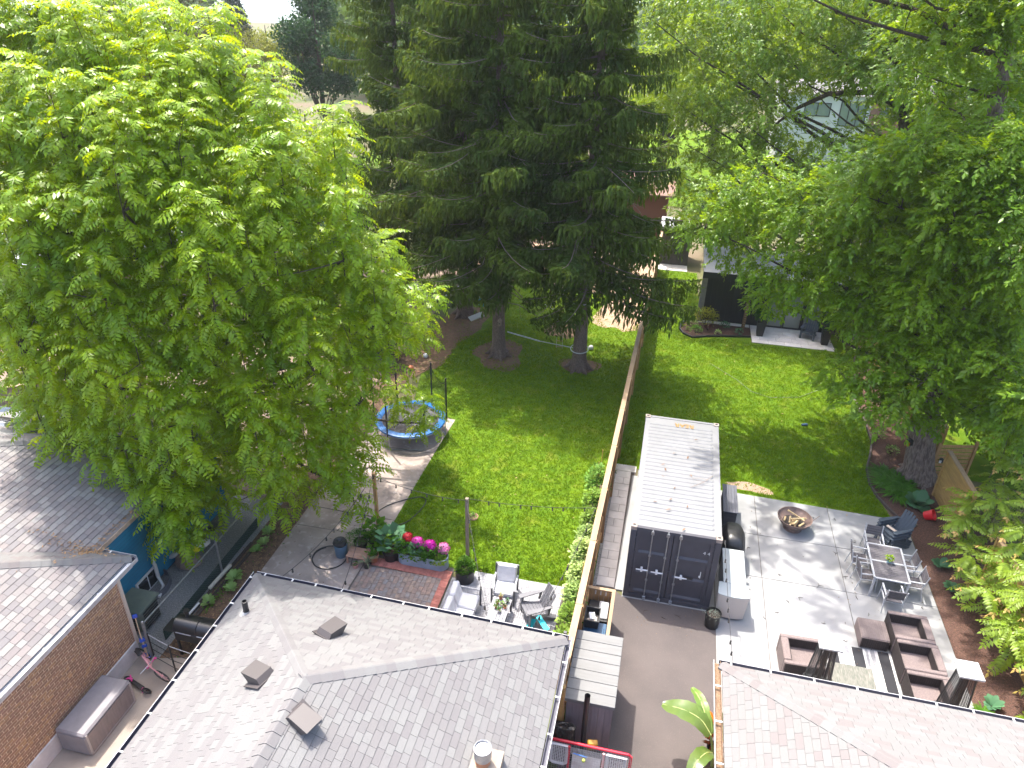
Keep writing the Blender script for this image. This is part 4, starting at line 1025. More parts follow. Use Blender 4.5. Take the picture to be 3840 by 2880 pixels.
def adirondack(name, label, m, loc, rz, group=None):
    t = thing(name, label, 'adirondack chair', (0, 0, 0), 0, group)
    # faces -y
    for k in range(5):
        x = -.20 + k * .10; hgt = .98 - abs(k - 2) * .035
        mb = MB(); mb.bar((x, .18, .27), (x * 1.16, .44, hgt), .088, .018, ch=.003, up=(0, -1, .3)); mb.build('back_slat', m, t)
    for k in range(6):
        yy = -.34 + k * .10; zz = .385 - k * .022
        mb = MB(); mb.box((0, yy, zz), (.52, .092, .02), Euler((R(-12), 0, 0)).to_matrix(), ch=.003); mb.build('seat_slat', m, t)
    for s in (-1, 1):
        mb = MB(); mb.prism([(s * .25, -.42), (s * .37, -.42), (s * .40, -.36), (s * .40, -.1), (s * .36, .30), (s * .29, .30), (s * .27, -.1)][::s], .555, .58); mb.build('armrest', m, t)
        mb = MB(); mb.bar((s * .32, -.34, 0), (s * .32, -.30, .555), .10, .03, ch=.004); mb.build('leg', m, t)
        mb = MB(); mb.bar((s * .28, -.30, .36), (s * .28, .46, .0), .03, .10, ch=.004); mb.bar((s * .33, .20, .3), (s * .33, .26, .555), .03, .06); mb.build('leg', m, t)
    mb = MB(); mb.bar((-.32, .31, .56), (.32, .31, .56), .03, .07); mb.build('cross_rail', m, t); mb = MB(); mb.bar((-.26, -.38, .35), (.26, -.38, .35), .03, .09); mb.build('front_rail', m, t)
    t.location = loc; t.rotation_euler.z = rz
    return t
ad = adirondack('adirondack_chair', 'charcoal slatted adirondack chair on the deck tiles beside the fence vines', M_adir, (-2.28, -1.40, .03), R(-58))
adb = adirondack('adirondack_chair', 'dark blue adirondack chair standing on the pale terrace before the studio doors', M_adirblue, (7.45, 20.05, .03), R(-22))
gs = 'stacked dark blue chairs'
dup(adb, (8.16, 4.32, .02), R(-62), 'bottom chair of the dark blue adirondack stack behind the dining set', gs)
dup(adb, (8.18, 4.35, .12), R(-62), 'middle chair of the dark blue adirondack stack behind the dining set', gs)
dup(adb, (8.20, 4.38, .22), R(-62), 'top chair of the dark blue adirondack stack with a paper scrap on it', gs)
mb = MB(); mb.box((0, 0, 0), (.10, .34, .02), Euler((R(8), 0, R(50))).to_matrix()); o = mb.build('paper_scrap', mat('kraft', (.55, .45, .36), .9)); o.location = (8.06, 4.33, .64)
tag(o, 'beige scrap lying on the seat of the stacked dark blue chairs', 'scrap')
# turquoise child chair tipped over
M_turq = mat('turquoise', (0.0, 0.42, 0.50), 0.4)
t = thing('child_chair', 'bright turquoise folding child chair tipped by the house gutter', 'chair', (0, 0, 0))
mb = MB(); mb.bar((-.2, .22, .30), (.16, -.2, .26), .15, .02); mb.build('seat', M_turq, t)
mb = MB(); mb.bar((-.26, .26, .30), (-.30, .06, .04), .14, .02); mb.bar((.14, -.2, .27), (.24, -.12, .05), .14, .02); mb.build('leg', M_turq, t)
mb = MB(); mb.bar((-.28, .12, .03), (-.42, -.25, .03), .10, .02); mb.bar((-.38, .12, .03), (-.56, -.2, .03), .05, .02); mb.build('backrest', M_turq, t)
t.location = (-2.02, -1.86, .03)

# pots and planters
def pot(prof, c, n=20): mb = MB(); mb.lathe(prof, c, n, cap=False); return mb
def leafy(name, pts_fun, n, size, m, parent, seed, up=.6, wide=.5, droop=0):
    """clump of separate leaf blades"""
    g = np.random.default_rng(seed); V = []; F = []
    for i in range(n):
        p, d = pts_fun(g); d = np.array(d) / np.linalg.norm(d); s = np.cross(d, [0, 0, 1]); s = s / (np.linalg.norm(s) + 1e-6)
        nn = np.cross(s, d); L = size * g.uniform(.6, 1.3); w = L * wide * .5
        p = np.array(p); m1 = p + d * L * .5 + nn * L * .08; tip = p + d * L + np.array([0, 0, -droop * L]); k = len(V)
        V += [p, m1 + s * w - nn * w * .25, tip, m1 - s * w - nn * w * .25, m1]
        F += [(k, k + 1, k + 4), (k + 1, k + 2, k + 4), (k + 2, k + 3, k + 4), (k + 3, k, k + 4)]
    o = rawmesh(name, np.array(V), np.array(F), m, parent); o['kind'] = 'stuff'; return o
def ball(c, r, rz=None):
    rz = rz or r
    def f(g):
        while True:
            v = g.normal(size=3); v /= np.linalg.norm(v)
            if v[2] > -.35: break
        q = g.uniform(.5, 1)
        return (c[0] + v[0] * r * q, c[1] + v[1] * r * q, c[2] + v[2] * rz * q), (v[0] + g.normal() * .5, v[1] + g.normal() * .5, v[2] * .6 + .35 + g.normal() * .4)
    return f
def fan(c, spread=.05, up=.8):
    def f(g):
        a = g.uniform(0, 6.28); e = g.uniform(.2, 1)
        return (c[0] + g.normal() * spread, c[1] + g.normal() * spread, c[2]), (math.cos(a) * e, math.sin(a) * e, up * g.uniform(.5, 1.3))
    return f
LG = leafmat('leaf_bright', (.075, .17, .018), (.05, .12, .014), (.16, .30, .02), .35)
LM = leafmat('leaf_mid', (.05, .135, .018), (.034, .10, .014), (.08, .2, .02), .3)
LD = leafmat('leaf_dark', (.026, .075, .018), (.018, .055, .014), (.04, .12, .02), .25)
LB = leafmat('leaf_bluegreen', (.075, .165, .12), (.05, .12, .09), (.07, .15, .08), .2)
LY = leafmat('leaf_lime', (.16, .24, .025), (.10, .18, .02), (.25, .35, .03), .35)
LV = leafmat('leaf_variegated', (.30, .38, .22), (.10, .20, .05), (.3, .4, .1), .25)
def potted(name, label, cat, c, prof, mp, plants, soil=None):
    t = thing(name, label, cat, c)
    pot(prof, c).build('pot', mp, t, smooth=True)
    top = prof[-1]; r = min(p[0] for p in prof[-2:]) * .95
    mb = MB(); mb.lathe([(r, max(p[1] for p in prof) * .86), (r * .98, max(p[1] for p in prof) * .87)], c, 16); mb.build('soil', M_soil, t)
    for i, (fn, n, sz, m, kw) in enumerate(plants): leafy('foliage', fn, n, sz, m, t, 100 + i + int(abs(c[0] * 37 + c[1] * 11)), **kw)
    return t
fab = [(.22, 0), (.27, .02), (.275, .40), (.25, .40), (.245, .30)]
potted('planter_pot', 'wide black fabric pot with bushy green herbs at the corner of the deck tiles', 'plant pot', (-4.62, -.50, .03), fab, M_blackplastic,
       [(ball((-4.62, -.47, .48), .28, .30), 420, .09, LG, {}), (ball((-4.62, -.45, .42), .26, .2), 200, .09, LM, {})])
potted('planter_pot', 'black tub with broad grey green squash leaves beside the flower trough', 'plant pot', (-7.05, -.18, .03), [(.20, 0), (.26, .32), (.235, .32), (.22, .25)], M_blackplastic,
       [(ball((-7.1, .0, .55), .36, .35), 46, .30, LB, dict(wide=.9)), (ball((-7.0, -.1, .4), .3, .25), 60, .16, LM, dict(wide=.8))])
potted('planter_pot', 'terracotta pot with trailing green leaves at the corner of the red border', 'plant pot', (-7.52, -.42, .03), [(.11, 0), (.15, .22), (.165, .22), (.165, .27), (.145, .27), (.14, .2)], M_clay,
       [(ball((-7.5, -.38, .42), .22, .2), 60, .12, LG, {}), (fan((-7.52, -.42, .28)), 30, .22, LM, dict(wide=.25))])
potted('planter_pot', 'small black pot with spiky pale strap leaves on the paver corner', 'plant pot', (-7.62, -.74, .02), [(.075, 0), (.09, .2), (.08, .2), (.078, .15)], M_blackplastic,
       [(fan((-7.62, -.74, .18), .02, .55), 16, .42, mat('strap_leaf', (.17, .2, .10), .6, .2), dict(wide=.09, droop=.25))])
t = thing('garden_bench', 'small wooden plant stand with parsley behind it on the concrete drive', 'bench', (-8.0, -.52, 0))
M_benchw = mat('plant_stand_wood', (.42, .24, .17), .8, .1, (.33, .18, .12), 6)
for k in range(4): mb = MB(); mb.bx(-8.30, -7.66, -.70 + k * .115, -.70 + k * .115 + .105, .27, .30); mb.build('slat', M_benchw, t)
for a in ((-8.26, -.68), (-7.70, -.68), (-8.26, -.32), (-7.70, -.32)): mb = MB(); mb.bx(a[0] - .025, a[0] + .025, a[1] - .02, a[1] + .02, 0, .268); mb.build('leg', M_benchw, t)
potted('planter_pot', 'black pot of feathery dark green herbs behind the plant stand', 'plant pot', (-8.12, .02, 0), [(.18, 0), (.22, .32), (.2, .32), (.19, .26)], M_blackplastic,
       [(ball((-8.15, -.12, .55), .34, .22), 620, .07, LM, dict(wide=.25)), (ball((-8.0, -.02, .52), .3, .25), 300, .07, LD, dict(wide=.3))])
potted('planter_pot', 'black pot of light round leaved squash at the foot of the left string light post', 'plant pot', (-7.75, .30, 0), [(.18, 0), (.22, .34), (.2, .34), (.19, .28)], M_blackplastic,
       [(ball((-7.72, .28, .62), .38, .28), 60, .19, LG, dict(wide=1.0)), (ball((-7.6, .12, .5), .3, .28), 90, .13, LM, dict(wide=.7))])
potted('planter_pot', 'pale pink clay pot tucked under the plant stand', 'plant pot', (-7.95, -.80, .01), [(.07, 0), (.09, .13), (.08, .13), (.078, .1)], mat('pink_clay', (.5, .26, .22), .8), [(ball((-7.95, -.80, .16), .06, .05), 14, .06, LM, {})])
t = thing('blue_bin', 'slate blue round bucket with a black plastic bag inside by the hose', 'bucket', (-8.58, -.40, 0))
pot([(.17, 0), (.185, .1), (.19, .11), (.20, .42), (.215, .43), (.21, .46), (.19, .45), (.18, .3)], (-8.58, -.40, .01)).build('bucket_shell', mat('slate_blue', (.085, .15, .21), .5), t, smooth=True)
bag = MB(); bag.lathe([(.19, .40), (.22, .48), (.19, .55), (.10, .56), (.05, .50)], (-8.62, -.36, 0), 14); bo = bag.build('bag', M_blackplastic, t, smooth=True)
# galvanised trough with geraniums
t = thing('flower_trough', 'ribbed galvanised oval trough planter full of geraniums along the red border', 'planter', (-6.03, -.10, 0))
c0 = Vector((-6.03, -.13, 0)); an = R(-1)
def oval(rx, ry, z, n=32):
    out = []
    for k in range(n):
        a = 2 * math.pi * k / n; cx = (rx - ry) * (1 if math.cos(a) > 0 else -1)
        x, y = cx + ry * math.cos(a), ry * math.sin(a); out.append(Vector((c0.x + x * math.cos(an) - y * math.sin(an), c0.y + x * math.sin(an) + y * math.cos(an), z)))
    return out
secs = []
for k in range(8): secs += [oval(.78, .235, .03 + k * .05), oval(.79, .245, .03 + k * .05 + .012), oval(.79, .245, .03 + k * .05 + .03), oval(.78, .235, .03 + k * .05 + .042)]
secs += [oval(.795, .25, .44), oval(.77, .225, .44), oval(.77, .225, .34)]
mb = MB(); mb.loft(secs, cap=False); mb.build('trough_wall', mat('trough_zinc', (.30, .35, .43), .5, 0, (.24, .29, .36), 4, metal=.3), t)
mb = MB(); q = oval(.77, .225, .36); mb.add(q, [tuple(range(len(q)))]); mb.build('soil', M_soil, t)
for k, x in enumerate((-6.60, -6.25, -5.9, -5.55)):
    leafy('foliage', ball((x, -.10, .48), .24, .2), 120, .11, [LM, LB, LM, LM][k], t, 300 + k, wide=.8)
    leafy('trailing_foliage', ball((x + .1, -.32, .38), .17, .16), 100, .09, [LG, LG, LM, LY][k], t, 320 + k, wide=.7)
def flower_head(name, c, r, cols, n, label, par, seed):
    g = np.random.default_rng(seed); V = []; F = []
    for i in range(n):
        v = g.normal(size=3); v /= np.linalg.norm(v); v[2] = abs(v[2]) * 1.0 - .25; p = np.array(c) + v * np.array([r, r, r * .85]) * g.uniform(.75, 1)
        s = np.cross(v, [0, 0, 1.0]); s /= np.linalg.norm(s) + 1e-6; u = np.cross(s, v); a = g.uniform(0, 6.28); q = .033 * g.uniform(.7, 1.2)
        s, u = s * math.cos(a) + u * math.sin(a), u * math.cos(a) - s * math.sin(a); k = len(V)
        V += [p + s * q, p + u * q + v * .01, p - s * q, p - u * q + v * .01]; F += [(k, k + 1, k + 2), (k, k + 2, k + 3)]
    return rawmesh(name, np.array(V), np.array(F), mat('petal_' + label, cols[0], .6, .2, cols[1], 14, 3), par)
for nm, x, y, z, r, c in (('red', -6.62, .17, .70, .17, ((.42, .008, .02), (.28, .005, .015))), ('magenta', -6.27, .08, .66, .20, ((.62, .05, .36), (.42, .02, .22))),
                          ('purple', -5.87, .04, .64, .21, ((.58, .006, .36), (.45, .003, .25))), ('pink', -5.45, .06, .60, .21, ((.80, .30, .52), (.72, .15, .38)))):
    flower_head('flower_head', (x, y, z), r, c, 280, nm, t, 40 + int(r * 100))['label'] = nm + ' geranium flower head'
    flower_head('flower_head', (x + .07, y - .08, z - .03), r * .7, c, 120, nm, t, 60 + int(r * 100))['label'] = nm + ' lower geranium flower head'
# table pots
for i, (x, y, r, m, l, lab) in enumerate(((-3.31, -1.42, .055, M_clay, mat('aloe', (.42, .40, .16), .6), 'pot with upright yellow green aloe at the far end of the slatted table'),
                                     (-3.22, -1.66, .05, mat('white_pot', (.75, .72, .70), .5), LV, 'white pot in the middle of the slatted table pots'),
                                     (-3.12, -1.72, .05, mat('orange_pot', (.55, .16, .05), .5), LD, 'orange pot near the right edge of the slatted table'),
                                     (-3.36, -1.62, .045, M_clay, LG, 'small terracotta pot at the left of the slatted table'),
                                     (-3.10, -1.50, .045, M_blackplastic, LB, 'small dark pot at the right of the slatted table'),
                                     (-3.24, -1.90, .055, mat('grey_pot', (.5, .5, .52), .5), LM, 'pale grey pot nearest the house on the slatted table'),
                                     (-3.36, -1.78, .04, mat('dark_clay', (.28, .09, .06), .7), LG, 'dark red clay pot beside the white pot on the slatted table'))):
    potted('table_pot', lab, 'plant pot', (x, y, .457), [(r * .75, 0), (r, r * 1.7), (r * .9, r * 1.7), (r * .85, r * 1.3)], m,
           [((fan((x, y, .457 + r * 1.5), .01, 1.2) if i == 0 else ball((x, y, .457 + r * 1.9), r, r * .7)), 10 if i == 0 else 30, .16 if i == 0 else .05, l, dict(wide=.2 if i == 0 else .5))])
# hose
t = MB(); pts = []
for k in range(60):
    a = 2 * math.pi * k / 46 + 2.2; pts.append((-8.88 + .52 * math.cos(a), -.62 + .50 * math.sin(a), .03 + .0006 * k))
t.tube(pts, .018, 6); q = []
P_ = [(-8.31, -.5, .03), (-7.95, 1.0, .03), (-7.2, 1.5, .04), (-6.9, 2.6, .03), (-7.2, 2.9, .03), (-7.9, 2.4, .03), (-8.25, 1.9, .03), (-8.2, 1.5, .03)]
for i in range(len(P_) - 1):
    p0, p1, p2_, p3_ = [Vector(P_[max(0, min(len(P_) - 1, i + k))]) for k in (-1, 0, 1, 2)]
    for s in range(6):
        u = s / 6; q.append(0.5 * ((2 * p1) + (p2_ - p0) * u + (2 * p0 - 5 * p1 + 4 * p2_ - p3_) * u * u + (3 * p1 - p0 - 3 * p2_ + p3_) * u ** 3))
t.tube(q, .018, 6)
tag(t.build('garden_hose', M_blacksteel, smooth=True), 'black garden hose looped on the concrete drive and lawn', 'hose')

# posts and string lights
def wpost(x, y, h, m, label, lean=(0, 0)):
    t = thing('wooden_post', label, 'post', (x, y, 0))
    mb = MB(); mb.bar((x, y, -.02), (x + lean[0], y + lean[1], h), .095, .095, ch=.006); mb.build('shaft', m, t)
    mb = MB(); mb.tube([(x + lean[0], y + lean[1] - .05, h - .06), (x + lean[0], y + lean[1] - .09, h - .06), (x + lean[0], y + lean[1] - .09, h - .02)], .01, 5); mb.build('hook', M_blacksteel, t); return t
wpost(-7.88, .86, 2.35, M_cedar, 'orange brown string light post standing by the squash pots')
wpost(-4.82, .50, 2.25, M_oldwood, 'weathered string light post behind the herb pot by the armchair')
def strand(label, pts, n, sag=.25, grp='string lights over the left terrace'):
    t = thing('string_lights', label, 'string lights', pts[0], 0, grp)
    bulbm = MB(); bulbm.lathe([(.010, 0), (.022, -.02), (.022, -.055), (.008, -.06)], (0, 0, 0), 8); bulbm.lathe([(.008, -.06), (.027, -.09), (.022, -.12), (.006, -.135)], (0, 0, 0), 8, mi=1)
    bo = bulbm.build('bulb', [M_blackplastic, mat('bulb_glass', (.07, .06, .05), .15)]); bme = bo.data; bpy.data.objects.remove(bo)
    allp = []
    for a, b in zip(pts[:-1], pts[1:]):
        a, b = Vector(a), Vector(b)
        for k in range(13): u = k / 12; allp.append(a.lerp(b, u) - Vector((0, 0, sag * 4 * u * (1 - u) * (b - a).length / 5)))
    mb = MB(); mb.tube(allp, .0075, 4); mb.build('cable', M_blackplastic, t)
    for k in range(n):
        i = int((k + .5) / n * (len(allp) - 1)); o = bpy.data.objects.new('bulb', bme); COL.objects.link(o); o.parent = t; o.location = allp[i] - t.location
strand('string light cable from the orange post to the weathered post over the flower trough', [(-7.88, .80, 2.3), (-4.82, .45, 2.2)], 6)
strand('string light cable from the weathered post over the lawn to the cedar fence', [(-4.82, .55, 2.2), (-1.1, 1.25, 2.05)], 8, .15)
strand('string light cable from the weathered post down to the gutter past the armchair', [(-4.82, .45, 2.2), (-3.0, -4.2, 2.72)], 8, .2)
strand('string light cable from the orange post down to the gutter over the concrete drive', [(-7.88, .80, 2.3), (-8.2, -4.15, 2.7)], 7, .3)
strand('string light cable along the vines from the fence to the gutter corner', [(-1.1, 1.2, 2.05), (-1.9, -4.25, 2.72)], 7, .2)
strand('string light cable from the container corner to the right bungalow gutter', [(2.5, .02, 2.62), (2.55, -4.2, 2.72)], 9, .12, 'string lights over the drive')
strand('string light cable from the gutter of the left bungalow over the hose', [(-7.88, .80, 2.3), (-6.6, -4.25, 2.72)], 7, .25)
t = thing('hanging_basket', 'small coir hanging basket fixed to the weathered post', 'hanging basket', (-4.62, .48, 1.55))
pot([(.05, -.12), (.12, -.06), (.15, .02), (.135, .02), (.11, -.03)], (-4.62, .48, 1.62), 14).build('basket', mat('coir', (.36, .22, .15), .95, 0, (.25, .15, .1), 30), t)
leafy('foliage', ball((-4.62, .48, 1.63), .09, .06), 60, .06, LV, t, 77)
mb = MB(); mb.tube([(-4.80, .48, 1.75), (-4.62, .48, 1.80), (-4.62, .48, 1.62)], .007, 4); mb.build('bracket', M_blacksteel, t)

# ---------------------------------------------------------------- things in the gap beside the brick house
M_taupe = mat('storage_resin', (.235, .22, .235), .6, 0, (.21, .195, .21), 6); M_taupe2 = mat('storage_panel', (.135, .118, .12), .7, 0, (.11, .097, .10), 3, 5, stretch=(5, 5, .7))
t = thing('storage_box', 'large grey resin storage box with brown planked front beside the brick wall', 'storage box', (-11.65, -7.18, .01))
mb = MB(); mb.box((-11.67, -7.18, .35), (.78, 1.56, .62), None, ch=.03); mb.build('shell', M_taupe, t, smooth=True)
mb = MB(); mb.box((-11.67, -7.18, .69), (.78, 1.56, .10), None, ch=.045); mb.build('lid', M_taupe, t, smooth=True)
for k in range(5): mb = MB(); mb.bx(-11.295, -11.278, -7.87, -6.49, .08 + k * .115, .08 + k * .115 + .108); mb.build('plank', M_taupe2, t)
mb = MB(); mb.bx(-11.30, -11.27, -7.93, -7.88, .05, .69); mb.bx(-11.30, -11.27, -6.48, -6.43, .05, .69); mb.bx(-11.3, -11.27, -7.88, -6.48, .03, .075); mb.build('trim', mat('resin_trim', (.34, .32, .32), .5), t)
mb = MB(); mb.bx(-11.78, -11.55, -7.958, -7.945, .42, .46); mb.build('handle', M_blackplastic, t)

def wheel(c, axis, r, name, par, mt, mrim=None, tw=.02, spokes=8):
    c = Vector(c); ax = Vector(axis).normalized(); u = ax.orthogonal().normalized(); v = ax.cross(u)
    mb = MB(); mb.tube([c + (u * math.cos(2 * math.pi * k / 20) + v * math.sin(2 * math.pi * k / 20)) * r for k in range(21)], tw, 6, cap=False); w = mb.build(name, mt, par)
    mb = MB()
    for k in range(spokes): mb.tube([c, c + (u * math.cos(2 * math.pi * k / spokes) + v * math.sin(2 * math.pi * k / spokes)) * r], .005, 4)
    mb.tube([c - ax * .03, c + ax * .03], .02, 8); mb.build('spokes', mrim or M_steel, w); return w
M_pink = mat('pink_paint', (.62, .30, .33), .45); M_hot = mat('hot_pink', (.72, .07, .30), .45)
t = thing('bicycle', 'pink child bicycle leaning at the corner of the brick house', 'bicycle', (-11.45, -5.6, .01))
A_, B_ = Vector((-11.85, -5.30, .25)), Vector((-10.95, -5.80, .25)); ax = Vector((.4, .72, .55))
wheel(A_, ax, .22, 'wheel', t, M_blackplastic, M_pink); wheel(B_, ax, .22, 'wheel', t, M_blackplastic, M_pink)
d = (B_ - A_); up = Vector((-.20, -.32, .9)).normalized(); bb = A_ + d * .42; hd = A_ + d * .86 + up * .36; se = A_ + d * .26 + up * .36
mb = MB(); mb.tube([bb, hd], .024, 6); mb.tube([bb, se], .02, 6); mb.tube([se * .9 + bb * .1, hd], .022, 6); mb.tube([A_, bb], .014, 6); mb.tube([A_, se], .014, 6); mb.build('frame', M_pink, t)
mb = MB(); mb.tube([B_, hd + up * .12], .018, 6); mb.build('fork', M_pink, t)
mb = MB(); mb.tube([hd + up * .14 - ax * .26, hd + up * .10, hd + up * .14 + ax * .26], .014, 6); mb.build('handlebar', M_steel, t)
mb = MB(); mb.box(se + up * .05, (.12, .24, .06), Euler((0, 0, math.atan2(d.y, d.x) - R(90))).to_matrix(), ch=.02); mb.build('saddle', M_blackplastic, t)
mb = MB(); mb.tube([bb - ax * .1, bb, bb + ax * .1], .015, 6); mb.box(bb + ax * .14, (.08, .05, .03)); mb.box(bb - ax * .14, (.08, .05, .03)); mb.build('pedals', M_hot, t)
t = thing('scooter', 'hot pink kick scooter lying near the end of the storage box', 'scooter', (-11.5, -6.1, .01))
wheel((-11.80, -5.98, .11), (.3, .6, .75), .10, 'wheel', t, M_blackplastic, M_blackplastic, .025, 5); wheel((-11.15, -6.18, .11), (.3, .6, .75), .10, 'wheel', t, M_blackplastic, M_blackplastic, .025, 5)
mb = MB(); mb.bar((-11.68, -6.02, .12), (-11.28, -6.14, .12), .10, .02); mb.build('deck', M_blackplastic, t)
mb = MB(); mb.tube([(-11.28, -6.14, .12), (-11.24, -6.2, .16), (-11.18, -6.26, .14)], .022, 6); mb.tube([(-11.88, -6.08, .14), (-11.76, -6.02, .2), (-11.66, -6.0, .17)], .022, 6); mb.tube([(-11.8, -5.9, .16), (-11.65, -6.05, .16)], .018, 6); mb.build('fork', M_hot, t)
M_bluep = mat('blue_plastic', (.01, .07, .42), .4)
for i, (a, b, lab) in enumerate((((-11.86, -5.22, .0), (-12.05, -5.02, 1.25), 'wooden mop handle with blue ends leaning at the brick corner'), ((-11.72, -5.30, .0), (-12.02, -5.06, .95), 'pale broom handle with blue clip leaning beside the mop'))):
    t = thing('mop', lab, 'mop', a); mb = MB(); mb.tube([a, b], .014, 6); mb.build('shaft', mat('pale_wood', (.6, .42, .26), .6), t)
    for u in ((.96, 1.04) if i == 0 else (.55, .63)), (.40, .48), (.06, .12):
        mb = MB(); p, q = Vector(a).lerp(Vector(b), u[0]), Vector(a).lerp(Vector(b), u[1]); mb.bar(p, q, .12, .05, ch=.01); mb.build('blue_clip', M_bluep, t)
# galvanised chain-link fence
t = thing('chain_link_fence', 'galvanised chain link fence with a tubular top rail beside the gravel strip', 'fence', (-11.65, -1, 0))
mb = MB(); mb.tube([(-11.74, -5.14, 1.2), (-11.66, -2.0, 1.2), (-11.5, 6.5, 1.2)], .022, 8); mb.build('top_rail', M_steel, t, smooth=True)
for x, y in ((-11.73, -5.16), (-11.66, -2.0), (-11.6, 1.1), (-11.54, 4.3)): mb = MB(); mb.tube([(x, y, 0), (x, y, 1.25)], .03 if y > -5 else .04, 8); mb.lathe([(.035, 1.25), (.03, 1.285), (.01, 1.30)], (x, y, 0), 10); mb.build('post', M_steel, t, smooth=True)
V = []; F = []
for s in (-1, 1):
    y = -6.3
    while y < 6.5:
        a, b = y, y + s * 1.15
        if s < 0: a, b = y + 1.15, y
        lo, hi = sorted((a, b))
        if lo > -5.15 and hi < 6.5:
            k = len(V); V += [(-11.66, a, .05), (-11.66, a + .005, .05), (-11.66, b + .005, 1.18), (-11.66, b, 1.18)]; F += [(k, k + 1, k + 2), (k, k + 2, k + 3)]
        y += .075
o = rawmesh('wire_mesh', np.array(V), np.array(F), mat('wire_grey', (.2, .21, .22), .5, metal=.5), t); o['kind'] = 'stuff'
t = thing('green_screen', 'dark green mesh screen along the foot of the chain link fence', 'fence screen', (-11.7, -2, 0))
mb = MB(); mb.bx(-11.75, -11.735, -4.6, .2, 0, .34); mb.build('screen', mat('green_mesh', (.008, .035, .030), .8), t)
M_pipe = mat('beige_pipe', (.50, .46, .38), .6)
for i, (a, b, w, m, lab) in enumerate((((-11.62, -3.9, .05), (-11.50, -.6, .05), .09, M_barkdark, 'dark weathered plank lying closest to the chain link fence'), ((-11.45, -4.2, .04), (-11.33, -.8, .04), .09, M_barkdark, 'dark weathered plank lying in the mulch beside the drainpipe'),
                                   ((-11.60, -2.75, .14), (-11.52, -1.75, .16), .08, M_pipe, 'beige length of downpipe lying on the planks by the fence'), ((-11.62, -4.2, .13), (-11.57, -3.3, .13), .05, M_white, 'white plastic pipe lying along the planks by the fence'))):
    mb = MB(); mb.bar(a, b, w, .05 if i < 2 else w, ch=.006); tag(mb.build('plank' if i < 2 else 'pipe', m), lab, 'plank' if i < 2 else 'pipe')
# air conditioner, rubbish bin, stone, toys
t = thing('air_conditioner', 'grey green outdoor air conditioner unit between brick corner and blue siding', 'air conditioner', (-12.75, -4.2, 0))
M_ac = mat('ac_green', (.105, .125, .10), .5, 0, (.085, .105, .09), 4)
mb = MB(); mb.box((-12.75, -4.2, .40), (.80, .80, .72), None, ch=.12); mb.build('case', M_ac, t, smooth=True)
mb = MB(); mb.box((-12.75, -4.2, .79), (.84, .84, .06), None, ch=.02); mb.build('top_cover', M_ac, t, smooth=True)
for k in range(7): mb = MB(); mb.bx(-12.349, -12.335, -4.48, -3.92, .14 + k * .085, .14 + k * .085 + .05); mb.build('louvre', M_blackplastic, t); mb = MB(); mb.bx(-13.02, -12.48, -4.615, -4.60, .14 + k * .085, .14 + k * .085 + .05); mb.build('louvre', M_blackplastic, t)
t = thing('rubbish_bin', 'ribbed galvanised rubbish bin without lid on the gravel by the blue wall', 'rubbish bin', (-12.66, -.88, 0))
prof = [(.19, 0)]
n_ = 20; mb = MB(); secs = []
for z, r in ((.0, .19), (.58, .225), (.60, .24), (.63, .24), (.63, .215), (.2, .19)):
    secs.append([Vector((-12.66 + (r + (.008 if k % 2 and z < .59 else 0)) * math.cos(2 * math.pi * k / 40), -.88 + (r + (.008 if k % 2 and z < .59 else 0)) * math.sin(2 * math.pi * k / 40), z)) for k in range(40)])
mb.loft(secs); mb.build('body', mat('old_zinc', (.23, .225, .22), .55, 0, (.17, .165, .16), 6, metal=.4), t)
leafy('debris', ball((-12.66, -.88, .45), .15, .08), 40, .08, M_barkdark, t, 5)
def rock(c, d, seed, m, name, label):
    q = random.Random(seed); mb = MB(); secs = []
    for z, s in ((0, .85), (.3, 1), (.75, .95), (1, .62)):
        secs.append([Vector((c[0] + d[0] * s * math.cos(2 * math.pi * k / 11) * q.uniform(.86, 1.1), c[1] + d[1] * s * math.sin(2 * math.pi * k / 11) * q.uniform(.86, 1.1), c[2] + d[2] * z * q.uniform(.9, 1.08))) for k in range(11)])
    mb.loft(secs); return tag(mb.build(name, m), label, 'rock')
rock((-12.85, -1.86, 0), (.40, .36, .34), 4, mat('pink_stone', (.30, .215, .175), .9, 0, (.22, .16, .13), 5, bump=(20, .4)), 'boulder', 'brown pink boulder against the blue siding under a heap of toys')
for i, (c, e, sz, m, lab) in enumerate((((-13.0, -1.75, .42), (0, R(-20), R(30)), (.45, .12, .08), mat('toy_yellow', (.75, .68, .02), .4), 'bright yellow paddle shaped toy leaning on the boulder'), ((-12.7, -1.6, .40), (R(15), R(12), R(100)), (.5, .13, .08), mat('toy_yellow', (.75, .68, .02), .4), 'second yellow toy beside the white floats on the boulder'),
                              ((-12.65, -1.35, .42), (0, R(10), R(70)), (.5, .22, .10), M_white, 'white plastic float lying on the boulder'), ((-12.62, -1.52, .36), (0, 0, R(60)), (.25, .10, .08), mat('toy_green', (.02, .3, .04), .4), 'small green plastic toy between the floats on the boulder'), ((-13.25, -1.95, .35), (0, R(-15), R(45)), (.36, .14, .07), mat('toy_grey', (.45, .43, .40), .6), 'dull white float left of the yellow toys by the blue wall'))):
    mb = MB(); M_ = Euler(e).to_matrix(); secs = []
    for u, w_ in ((-1, .15), (-.6, .8), (0, 1), (.6, .75), (1, .12)): secs.append([Vector(c) + M_ @ Vector((u * sz[0] / 2, math.cos(2 * math.pi * k / 8) * sz[1] * w_, math.sin(2 * math.pi * k / 8) * sz[2] * w_)) for k in range(8)])
    mb.loft(secs); tag(mb.build('pool_toy', m, smooth=True), lab, 'toy')
